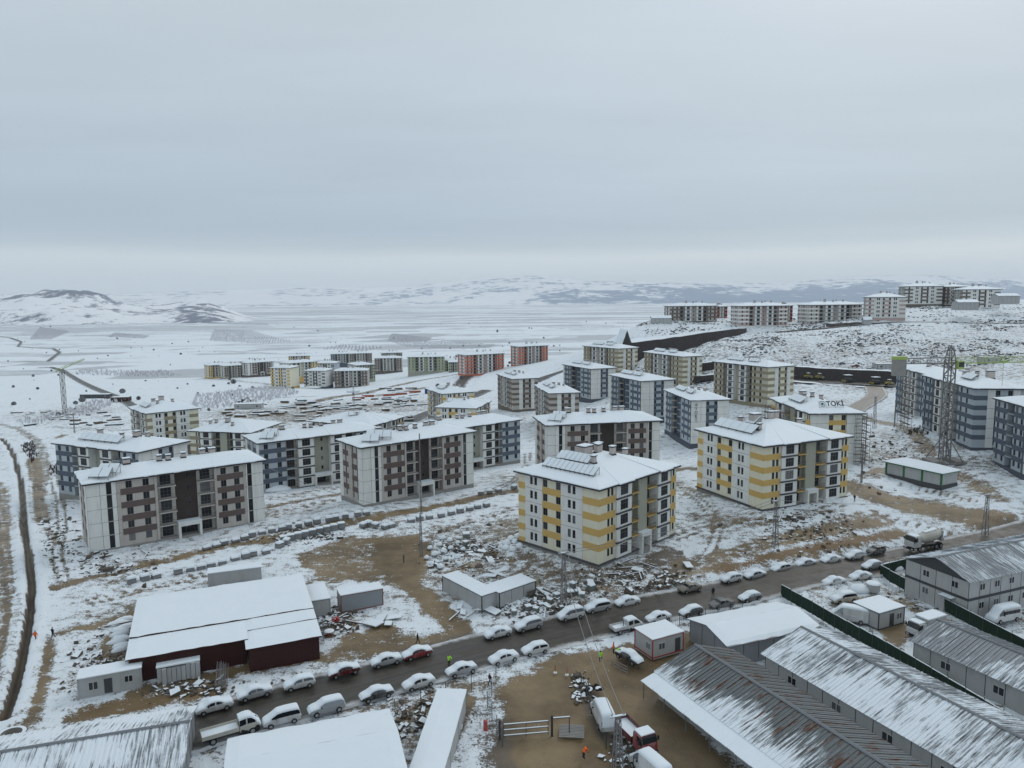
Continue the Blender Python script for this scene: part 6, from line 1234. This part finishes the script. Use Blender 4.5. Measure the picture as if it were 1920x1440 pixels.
# ---------------------------------------------------------------- scaffolding
def scaffold(label,x,y,z,ang,L,Wd,h):
    r=thing('scaffolding',label,'scaffold',(x,y,z),ang); n=max(1,int(L/2.5)); m=MB()
    for k in range(n+1):
        for yy in (0,Wd): m.box(L*k/n-.04,L*k/n+.04,yy-.04,yy+.04,-3,h)
    q=m.mesh('poles',steel); o=ob('poles',q,r); o['kind']='stuff'; m=MB(); z_=2.
    while z_<h:
        for yy in (0,Wd): m.box(0,L,yy-.03,yy+.03,z_+.9,z_+.96)
        for k in range(n+1): m.box(L*k/n-.03,L*k/n+.03,0,Wd,z_-.06,z_)
        for k in range(n):
            a,b=(0,1) if int(z_)%4 else (1,0); m.bar((L*(k+a)/n,Wd,z_-2),(L*(k+b)/n,Wd,z_),.025)
        ob('platform',box_mesh('plt',(0,L,.1,Wd-.1,0,.07),wood,'platform'),r,(0,0,z_)); z_+=2.
    o=ob('braces',m.mesh('braces',steel),r); o['kind']='stuff'
scaffold('scaffolding at the right end of the grey panelled block',82.4+15.8+1.5,201.5,3.5,math.pi/2,10,1.1,15.4); scaffold('narrow scaffolding on the front of the grey panelled block',82.4+12.6,201.5-1.6,3.5,0,2.6,1.0,15.2)
scaffold('tall scaffolding at the far left corner of the blue tower',131.2-.5,207.2+30,7.,math.radians(82),9,1.3,17); scaffold('scaffolding on the left gable of the grey panelled block',82.4-1.7,201.5+12,3.,math.pi/2,18,1.1,14.5)
# ---------------------------------------------------------------- loose materials
def lump(rx,ry,rz,seed,m=snow,base=None):
    rn=np.random.default_rng(seed); mb=MB(); rings=[]; n=9
    for j,(k,s) in enumerate(((0,.9),(.35,1.),(.75,.78),(1.,.3))):
        rings.append([(rx*s*math.cos(2*math.pi*i/n)*(1+rn.uniform(-.12,.12)),ry*s*math.sin(2*math.pi*i/n)*(1+rn.uniform(-.12,.12)),rz*k*(1+rn.uniform(-.08,.08))) for i in range(n)])
    mb.loft(rings,lambda j,i:0 if j==0 and base is not None else 1); return mb.mesh('lump',[base or m,m],True)
bagm=pmat('woven_bag',(.36,.36,.35),.8,.15); blubag=pmat('blue_tarp',(.02,.05,.22),.6,.1); drumm=pmat('drum_grey',(.17,.18,.17),.5,.1); woodm=pmat('timber',(.16,.11,.07),.8,.2)
def loose(kind,px,py,ang=None,label=None,group=None,sc=1.):
    p=gat(px,py); a=random.uniform(0,3) if ang is None else ang
    if kind=='bag':
        v=random.randrange(4); o=ob('big_bag',cm(('bag',v),lambda:lump(.75,.65,.95,v,snow,blubag if v==3 and random.random()<.6 else bagm)),None,p,a); o.scale=(sc,)*3; return tag(o,label or 'snowy bulk bag in the heap of materials beside the brown yard','bag',group or 'bulk bags beside the yard')
    if kind=='drum':
        def mk(): mb=MB(); mb.cyl((0,0,0),.36,1.15,14,0); mb.cyl((0,0,1.152),.37,.13,14,1,.25); return mb.mesh('drum',[drumm,snow])
        return tag(ob('steel_drum',cm('drum',mk),None,p,a),label or 'grey drum with a snow cap beside the white containers','drum',group or 'grey drums beside the containers')
    if kind=='roll':
        def mk(): mb=MB(); mb.cyl((0,0,0),.42,1.0,12,0); mb.cyl((0,0,1.002),.44,.14,12,1,.3); return mb.mesh('roll',[bagm,snow])
        return tag(ob('insulation_roll',cm('roll',mk),None,p,a),label or 'pale insulation roll with snow cap beside the white containers','roll',group or 'insulation rolls beside the containers')
    if kind=='board':
        def mk(): mb=MB(); mb.box(-1.5,1.5,-.8,.8,0,.08); mb.box(-1.48,1.48,-.79,.79,.082,.2,1); return mb.mesh('board',[woodm,snow])
        o=ob('formwork_board',cm('board',mk),None,p+[0,0,.25],rot=(random.uniform(-.25,.25),random.uniform(-.15,.15),a)); o.scale=(sc*.72,)*3; return tag(o,label or 'snow-covered formwork board lying in the rubble','board',group or 'formwork boards in the rubble')
    if kind=='crate':
        def mk(): mb=MB(); mb.box(-.6,.6,-.6,.6,0,1.0); mb.box(-.62,.62,-.62,.62,1.002,1.16,1); mb.box(-.62,.62,-.63,-.6,.3,.38,2); mb.box(-.62,.62,-.63,-.6,.75,.83,2); return mb.mesh('crate',[drumm,snow,dgrey])
        o=ob('crate',cm('crate',mk),None,p,a); o.scale=(sc,)*3; return tag(o,label or 'grey crate with a snow cap among the rubble near the lattice pylon','crate',group or 'grey crates among the rubble')
    if kind=='beam':
        def mk(): mb=MB(); mb.box(-2.2,2.2,-.08,.08,0,.16); mb.box(-2.2,2.2,-.08,.08,.162,.24,1); return mb.mesh('beam',[woodm,snow])
        o=ob('timber_beam',cm('beam',mk),None,p+[0,0,.1],a); return tag(o,label or 'timber beam with a line of snow lying on the ground','beam',group or 'timber beams on the ground')
    if kind=='stack':
        v=random.randrange(5); W_,D2,H_=((5,1.3,.8),(6.5,1.6,.6),(3.5,1.6,1.1),(8,1.2,.5),(4.5,2.2,.9))[v]
        def mk():
            mb=MB(); n=3
            for k in range(n): mb.box(-W_/2+random.uniform(-.3,.3),W_/2+random.uniform(-.3,.3),-D2/2,D2/2,H_*k/n,H_*(k+.75)/n,0)
            mb.box(-W_/2,W_/2,-D2/2-.04,D2/2+.04,H_,H_+.22,1); return mb.mesh('stack',[MATS['dark_steel'] if v in(0,3) else woodm,snow])
        o=ob('material_stack',cm(('stk',v),mk),None,p,a); o.scale=(sc,)*3; return tag(o,label or 'snow-topped stack of formwork in the storage yard behind the white-roofed block','stack',group or 'formwork stacks in the storage yard')
for i,(px,py) in enumerate(sorted(((806,1030),(815,1042),(824,1024),(832,1036),(836,1050),(845,1030),(848,1042),(858,1048),(843,1016),(830,1012),(820,1056),(810,1060),(858,1020),(868,1032),(826,1066),(800,1048),(862,1060)))): loose('bag',px,py,label='snowy bulk bag, %s from left in the heap beside the brown yard'%ORD[i],sc=random.uniform(.7,1.05))
for i,(px,py) in enumerate(sorted(((950,1022),(958,1014),(966,1020),(974,1028),(948,1032),(962,1034),(970,1010)))): loose('bag',px,py,label='bulk bag, %s from left beside the corner of the nearest yellow block'%ORD[i],group='bags by the yellow block',sc=1.2)
for i,(px,py) in enumerate(sorted(((850,1112),(858,1116),(866,1120),(874,1124),(870,1112),(862,1108),(880,1128)))): loose('roll',px,py,label='pale insulation roll, %s from left beside the white containers'%ORD[i])
for i,(px,py) in enumerate(sorted(((878,1115),(886,1118),(893,1122),(889,1110),(898,1116),(842,1104),(848,1100)))): loose('drum',px,py,label='grey drum with snow cap, %s from left beside the white containers'%ORD[i])
for i,(px,py,s) in enumerate(sorted(((993,1143,1),(1004,1146,1.2),(1018,1140,1),(1030,1132,1.3),(1042,1124,1.4),(1070,1118,1.3),(1085,1112,1.2),(1092,1122,1.1),(1110,1108,1.2),(1050,1142,1.),(960,1152,.8),(1078,1100,1.3),(870,1020,1.6),(878,1012,1.4)))): loose('crate',px+random.uniform(-5,5),py+random.uniform(-3,3),sc=s*random.uniform(.5,.85),label='grey crate with snow cap, %s from left among the rubble'%ORD[i])
for i,(px,py,s) in enumerate(sorted(((918,1082,1.3),(934,1078,1.5),(941,1072,1.2),(919,1052,1.2),(924,1148,1.3),(900,1146,.9),(868,1150,.8),(862,1140,.8),(1020,1112,1.4),(1108,1096,1.1),(980,1060,1),(885,1042,1.1),(905,1036,1),(1195,1070,1),(1290,1062,1.2),(610,1150,1),(700,1172,1.6),(712,1166,1.4),(738,1160,1.2),(728,1172,1.)))): loose('board',px,py,sc=s,label='snow-covered formwork board, %s from left of those lying in the rubble'%ORD[i])
for k in range(26):
    x,y=random.choice([(880,1050),(1000,1130),(950,1090),(1200,1060),(1230,1040),(1180,1075),(860,1150),(640,1160),(570,1010),(220,1180),(1440,985),(1500,960),(260,1040)]); loose('beam',x+random.gauss(0,22),y+random.gauss(0,8))
for k in range(120):
    if k<70: x,y=random.uniform(560,770),random.uniform(745,800)
    elif k<95: x,y=random.uniform(420,600),random.uniform(755,785)
    else: x,y=random.uniform(700,860),random.uniform(728,760)
    loose('stack',x,y,random.gauss(.35,.35),sc=random.uniform(.9,1.5))
for k in range(26): loose('stack',random.uniform(20,235),random.uniform(770,800),random.gauss(.2,.4),label='snowy pile of building material along the left edge of the estate',group='material piles at the left edge',sc=random.uniform(.7,1.2))
orng=pmat('orange_formwork',(.35,.075,.03),.7,.2)
for i,(px,py) in enumerate(((672,748),(690,744),(730,742),(752,740),(778,736))):
    p=gat(px,py); m=MB(); m.box(-4.5,4.5,-1,1,0,1.5); m.box(-4.5,4.5,-1.02,1.02,1.502,1.7,1); tag(ob('formwork_bundle',m.mesh('formwork_bundle',[orng,snow]),None,p,.25),'orange-red formwork bundle, %s from left in the storage yard'%ORD[i],'bundle','orange formwork bundles')
p=gat(801,738); m=MB(); m.cyl((0,0,0),1.8,4.2,14,0); m.cyl((0,0,4.202),1.85,.25,14,1,1.4); tag(ob('water_tank',m.mesh('water_tank',[blubag,snow]),None,p),'blue cylindrical water tank in the storage yard','tank')
# excavators
def excavator(label,px,py,ang,col):
    p=gat(px,py); r=thing('excavator',label,'excavator',p,ang); m=MB(); m.box(-1.8,1.8,-1.3,-.7,0,.8); m.box(-1.8,1.8,.7,1.3,0,.8); ob('track',m.mesh('track',black),r); m=MB(); m.box(-2,1.2,-1.2,1.2,.9,2.0); m.box(.2,1.6,.2,1.1,2.0,3.0); ob('body',m.mesh('body',col),r); m=MB(); m.bar((1.2,-.3,1.6),(4,-.3,4.2),.22); m.bar((4,-.3,4.2),(6.2,-.3,2.2),.18); ob('boom',m.mesh('boom',col),r); m=MB(); m.box(5.8,6.6,-.8,.2,1.2,2.2); ob('bucket',m.mesh('bucket',dsteel),r); m=MB(); m.box(-2,.2,-1.2,1.2,2.003,2.15); ob('snow_cover',m.mesh('snow_cover',snow),r)
excavator('dark excavator on the earth bank by the storage yard',452,757,.2,PNT['black'])
p=gat(1636,690)
car('sedan','small red car parked beside the slope cabins',1604,691,10,'red',.6,group='cars by the slope cabins'); car('hatch','small dark car parked left of the red car by the slope cabins',1578,690,10,'grey',1,group='cars by the slope cabins')
car('van','white van parked right of the slope cabins',1694,694,170,'white',1,group='cars by the slope cabins',name='panel_van',cat='van')
# round tub, fire point, well ring, satellite-like disc, bollards, ladder rack
p=at(22,1383,0); rg=MB(); 
for k in range(20):
    a,b=2*math.pi*k/20,2*math.pi*(k+1)/20; P=lambda an,r,z:(r*math.cos(an),r*math.sin(an),z); rg.quad(P(a,1.6,0),P(b,1.6,0),P(b,1.55,.6),P(a,1.55,.6)); rg.quad(P(a,1.55,.6),P(b,1.55,.6),P(b,1.15,.62),P(a,1.15,.62),1); rg.quad(P(a,1.15,.62),P(b,1.15,.62),P(b,1.1,-.2),P(a,1.1,-.2))
tag(ob('well_ring',rg.mesh('well_ring',[conc,snow]),None,p),'snow-rimmed concrete well ring at the end of the dark trench','well ring')
p=at(1637,1107,0); m=MB(); m.cyl((0,0,0),1.1,1.3,20,0); tk=tag(ob('water_tank',None,None,p),'round water tank with a snow disc on top near the fence corner','tank'); ob('shell',m.mesh('shell',panelw),tk); m=MB(); m.cyl((0,0,1.3),1.25,.18,20,0,1.05); ob('snow_cover',m.mesh('snow_cover',snow),tk)
def pile(label,px,py,rx,ry,rz,mat=snow): p=gat(px,py); tag(ob('snow_pile',lump(rx,ry,rz,int(px),mat),None,p-[0,0,.1]),label,'pile')
pile('big snow-covered heap beside the round water tank',1612,1108,2.0,1.6,1.3); pile('white snow heap by the corner of the far left brown block',520,920,4,3,1.6); pile('snowy heap beside the small cabins in the storage yard',662,735,6,4,2.5); pile('snow-covered mound by the office fence',1672,1068,2.2,1.6,1.5)
for px,py in ((1041,1262),(1063,1266)):
    p=at(px,py,0); m=MB(); m.cyl((0,0,0),.25,.12,10,0); m.cyl((0,0,.12),.05,1.0,8,1); tag(ob('barrier_post',m.mesh('barrier_post',[snow,orng]),None,p),'small striped barrier post, %s one in the muddy entrance'%('left' if px<1050 else 'right'),'post','barrier posts in the entrance')
p=at(905,1370,0); m=MB(); m.box(-.25,.25,-.2,.2,0,1.3); tag(ob('fire_cabinet',m.mesh('fire_cabinet',paint('fire_red',(.45,.02,.02))),None,p+[.35,0,0]),'red fire cabinet standing beside the long container row','cabinet')
r=thing('crowd_barrier','metal barrier frame standing beside the black saloon','barrier',at(1162,1258,0),-.9)
for z in (.3,.7,1.1): ob('rail',box_mesh('brl',(-1.5,1.5,-.03,.03,0,.06),steel,'rail'),r,(0,0,z))
for x in (-1.5,0,1.5): ob('upright',box_mesh('bru',(-.03,.03,-.03,.03,0,1.15),steel,'upright'),r,(x,0,0))
p=at(418,1275,.2); r=thing('ladder_rack','rack of snowy ladders leaning by the maroon hall','rack',p,1.9)
for k in range(4):
    m=MB()
    for s in (-.25,.25): m.bar((-2.6,s,.2+k*.18),(2.6,s,1.0+k*.18),.035)
    for q in range(12): x=-2.4+q*.42; m.bar((x,-.25,.2+k*.18+(x+2.6)/5.2*.8),(x,.25,.2+k*.18+(x+2.6)/5.2*.8),.02)
    ob('ladder',m.mesh('ladder',galv),r,(0,k*.3-.4,0))
p=at(655,1205,0); r=thing('scaffold_tower','small scaffold tower standing by the maroon hall right end','scaffold',at(600,1205,0),.4); m=MB(); lattice(m,(0,0,0),(0,0,3.2),1.1,1.1,6,.03); ob('frame',m.mesh('frame',galv),r)
p=at(617,1192,0); m=MB(); m.cyl((0,0,0),.8,.1,14,0); m.cyl((0,0,.1),.35,.6,12,2); m.cyl((0,0,.7),.8,.1,14,0); m.cyl((0,0,.802),.82,.12,14,1,.6); tag(ob('cable_reel',m.mesh('cable_reel',[woodm,snow,orng]),None,p),'wooden cable reel with a snow cap right of the maroon hall','reel')
for px,py in ((625,1168),(633,1166)):
    p=at(px,py,0); m=MB(); m.cyl((0,0,0),.28,.8,10,0); tag(ob('red_canister',m.mesh('red_canister',MATS['paint_fire_red']),None,p),'small red canister, %s one beside the narrow white cabin'%('left' if px<630 else 'right'),'canister','red canisters by the cabin')
for k in range(9):
    p=at(226+random.uniform(-8,10),1165+k*7,0); o=ob('tarp_bundle',cm(('tb',k%4),lambda:lump(1.6,.7,.8,40+k,snow,bagm)),None,p,random.gauss(.4,.3)); tag(o,'snow-covered bundle, %s from the far end beside the maroon hall left wall'%ORD[k],'bundle','bundles left of the maroon hall')
# tyres heap by the entrance
for k in range(7):
    p=at(1102+k*4.,1300+random.uniform(-12,14),0); m=MB(); m.cyl((0,0,0),.42,.26,14,0); m.cyl((0,0,.262),.40,.06,14,1 if k%2 else 0,.3); tag(ob('old_tyre',m.mesh('old_tyre',[tyre,snow]),None,p+[0,0,.05],rot=(random.uniform(-.5,.5),random.uniform(-.5,.5),0)),'old black tyre, %s from left in the heap by the entrance rails'%ORD[k],'tyre','old tyres in the heap')
# ---------------------------------------------------------------- rubble, scrub, orchards (uncountable)
stone=pmat('rubble_stone',(.10,.085,.07),.9,.3,1.5,bump=.4)
def rubble():
    rn=np.random.default_rng(17); mb=MB(); spots=[((900,1040),70,34,900),((1010,1128),60,22,800),((1150,1085),60,22,260),((200,1060),70,30,200),((190,1250),50,40,260),((620,1160),45,22,300),((800,1340),55,36,240),((1240,1090),60,18,300),((560,1005),60,14,300),((1680,840),70,45,260),((1090,1290),14,24,120),((1170,1410),22,26,160),((1500,985),90,25,320),((330,1290),120,14,180),((1760,1120),60,25,260),((110,1010),40,60,260)]
    for (cx,cy),sx,sy,n in spots:
        c=gat(cx,cy); X=[];
        for _ in range(n):
            px,py=cx+rn.normal()*sx*.6,cy+rn.normal()*sy*.6
            if not(0<py<1445): continue
            p=at(px,py,c[2]); X.append(p)
        X=np.array(X); Z=tz(X[:,0],X[:,1]); dd,_=segdist(X[:,0],X[:,1],ROADS[0][1])
        for (x,y,_),z,d in zip(X,Z,dd):
            if d<5.6: continue
            s=rn.gamma(2.,.055)+.05; a=rn.uniform(0,6.28); ca,sa=math.cos(a),math.sin(a); t=rn.normal(0,.35); w=s*rn.uniform(.6,1.8); l=s*rn.uniform(.5,1.2); h=s*rn.uniform(.3,.8)
            b0=len(mb.v); mb.obox((x,y,z+h*.4),(ca*w,sa*w,t*w*.6),(-sa*l,ca*l,t*.5*l),(0,0,h),0,1 if rn.random()<.45 else 0)
            mb.v[b0:]=[(vx+rn.normal(0,.22)*s,vy+rn.normal(0,.22)*s,vz+rn.normal(0,.18)*s) for vx,vy,vz in mb.v[b0:]]
    return mb
tag(ob('rubble',rubble().mesh('rubble',[stone,snow])),kind='stuff')
frost=pmat('frosty_twigs',(.62,.62,.655),.9,.25,.2); frostd=pmat('frosted_bush',(.2,.2,.215),.9,.3,.3); scrubm=pmat('dark_scrub',(.085,.075,.07),.9,.3,1.)
def tufts(name,regions,mat,step,hh,seed,jit=.25):
    """regions: world polygons filled with rows of small bare trees (each a few crossed twig fans)"""
    rn=np.random.default_rng(seed); mb=MB()
    for poly,ang in regions:
        poly=np.array(poly); c=poly.mean(0); ca,sa=math.cos(ang),math.sin(ang); q=poly-c; lx=q[:,0]*ca+q[:,1]*sa; ly=-q[:,0]*sa+q[:,1]*ca
        gx,gy=np.meshgrid(np.arange(lx.min(),lx.max(),step),np.arange(ly.min(),ly.max(),step*1.0)); gx=gx.ravel()+rn.normal(0,jit*step,gx.size); gy=gy.ravel()+rn.normal(0,jit*step,gy.size)
        x=c[0]+gx*ca-gy*sa; y=c[1]+gx*sa+gy*ca; m=inpoly(x,y,poly); x,y=x[m],y[m]
        if len(x)>2600: k=rn.choice(len(x),2600,False); x,y=x[k],y[k]
        z=tz(x,y)
        for a,b,d in zip(x,y,z):
            h=hh*rn.uniform(.6,1.25); w=h*rn.uniform(.35,.55); t=rn.uniform(0,3.14)
            for k in range(7):
                an=t+k*.9; f=rn.uniform(.15,1.); cx_,sy_=math.cos(an)*w*f,math.sin(an)*w*f; q=h*.07; hz=h*rn.uniform(.65,1.)*(1.15-.4*f); mb.poly([(a-sy_*.04,b+cx_*.04,d-.3),(a+cx_*.6-q*math.sin(an),b+sy_*.6+q*math.cos(an),d+hz*.55),(a+cx_,b+sy_,d+hz),(a+cx_*.6+q*math.sin(an),b+sy_*.6-q*math.cos(an),d+hz*.55)])
    return tag(ob(name,mb.mesh(name,mat)),kind='stuff')
def reg(pts): return [tuple(gat(a,b,-60)[:2]) for a,b in pts]
tufts('orchard',[(reg([(392,640),(402,618),(470,620),(545,641),(500,645)]),.3),(reg([(725,640),(735,626),(810,634),(800,642)]),.2),(reg([(600,655),(640,648),(720,652),(690,658)]),.2),(reg([(55,637),(75,613),(130,622),(95,637)]),.2)],frost,8.,5.,1,.12)
tufts('orchard',[(reg([(140,702),(150,694),(290,698),(280,708)]),.1),(reg([(285,706),(300,694),(345,706)]),.2),(reg([(200,632),(215,624),(280,630),(270,635)]),.1),(reg([(200,605),(330,598),(325,606),(260,608)]),.1),(reg([(385,604),(500,606),(505,610),(390,608)]),.1)],frost,7.,4.,2,.2)
tufts('scrub',[(reg([(350,775),(370,742),(520,726),(565,738),(470,760),(400,768)]),.2),(reg([(20,792),(120,772),(175,752),(230,752),(170,778),(60,798)]),.2),(reg([(730,640),(830,640),(960,648),(870,656),(760,650)]),.1),(reg([(1000,612),(1080,606),(1180,612),(1090,622)]),.1)],frost,4.0,2.8,3,.4)
tufts('scrub',[(reg([(38,838),(62,828),(75,850),(60,868)]),.2),(reg([(92,878),(112,872),(114,890),(96,892)]),.2),(reg([(1190,628),(1300,610),(1420,611),(1300,622)]),.1),(reg([(1700,815),(1720,800),(1740,815)]),.1)],scrubm,1.6,1.6,4,.5)
def dots():
    rn=np.random.default_rng(23); mb=MB()
    for _ in range(300):
        d=math.exp(rn.uniform(math.log(420),math.log(6500))); u=rn.uniform(-.95,.35 if d>1200 else .02); x,y=u*d,d; z=gz(x,y); h=rn.gamma(2.,.7)*(1 if d<1500 else 1.7)+.5
        for k in range(3): an=k*1.05+rn.uniform(0,1); cx_,sy_=math.cos(an)*h*.7,math.sin(an)*h*.7; mb.poly([(x+cx_*.5,y+sy_*.5,z-.2),(x+cx_,y+sy_,z+h*.35),(x+cx_*.8,y+sy_*.8,z+h*.75),(x+cx_*.25,y+sy_*.25,z+h),(x-cx_*.5,y-sy_*.5,z+h*.9),(x-cx_*.95,y-sy_*.95,z+h*.45),(x-cx_*.5,y-sy_*.5,z-.2)])
    return mb
tag(ob('scrub',dots().mesh('scrub',frostd)),kind='stuff')
def stubble():
    """thorn scrub and stones poking through the snow on the right-hand hill"""
    rn=np.random.default_rng(29); mb=MB(); n=15000; d=np.exp(rn.uniform(math.log(395),math.log(640),n)); u=rn.uniform(.17,.80,n); x,y=u*d,d; keep=fbm(x/18,y/10,91,3)>.50; x,y=x[keep],y[keep]; z=tz(x,y)+(sstep(.1,.25,x/y)*sstep(360,430,y)*sstep(900,650,y))*((fbm(x/9,y/9,41,4)-.5)*2.6)
    for a,b,c in zip(x,y,z):
        h=rn.uniform(.15,.6); w=rn.uniform(.2,.8); an=rn.uniform(0,3.14); mb.obox((a,b,c+h*.25),(math.cos(an)*w,math.sin(an)*w,0),(-math.sin(an)*w*.5,math.cos(an)*w*.5,0),(0,0,h*.5),0,1 if rn.random()<.45 else 0)
    return mb
tag(ob('hill_scrub',stubble().mesh('hill_scrub',[scrubm,snow])),kind='stuff')
# ---------------------------------------------------------------- winter haze
hz=bpy.data.materials.new('haze'); hz.use_nodes=True; t=hz.node_tree; t.nodes.clear(); o_=nn(t,'OutputMaterial'); v_=nn(t,'VolumePrincipled'); v_.inputs['Color'].default_value=(.93,.965,1,1); v_.inputs['Density'].default_value=4.0e-5; t.links.new(v_.outputs[0],o_.inputs['Volume'])
mb=MB(); mb.box(-48500,48500,-4000,43500,-140,1080); tag(ob('haze',mb.mesh('haze',hz)),kind='stuff')
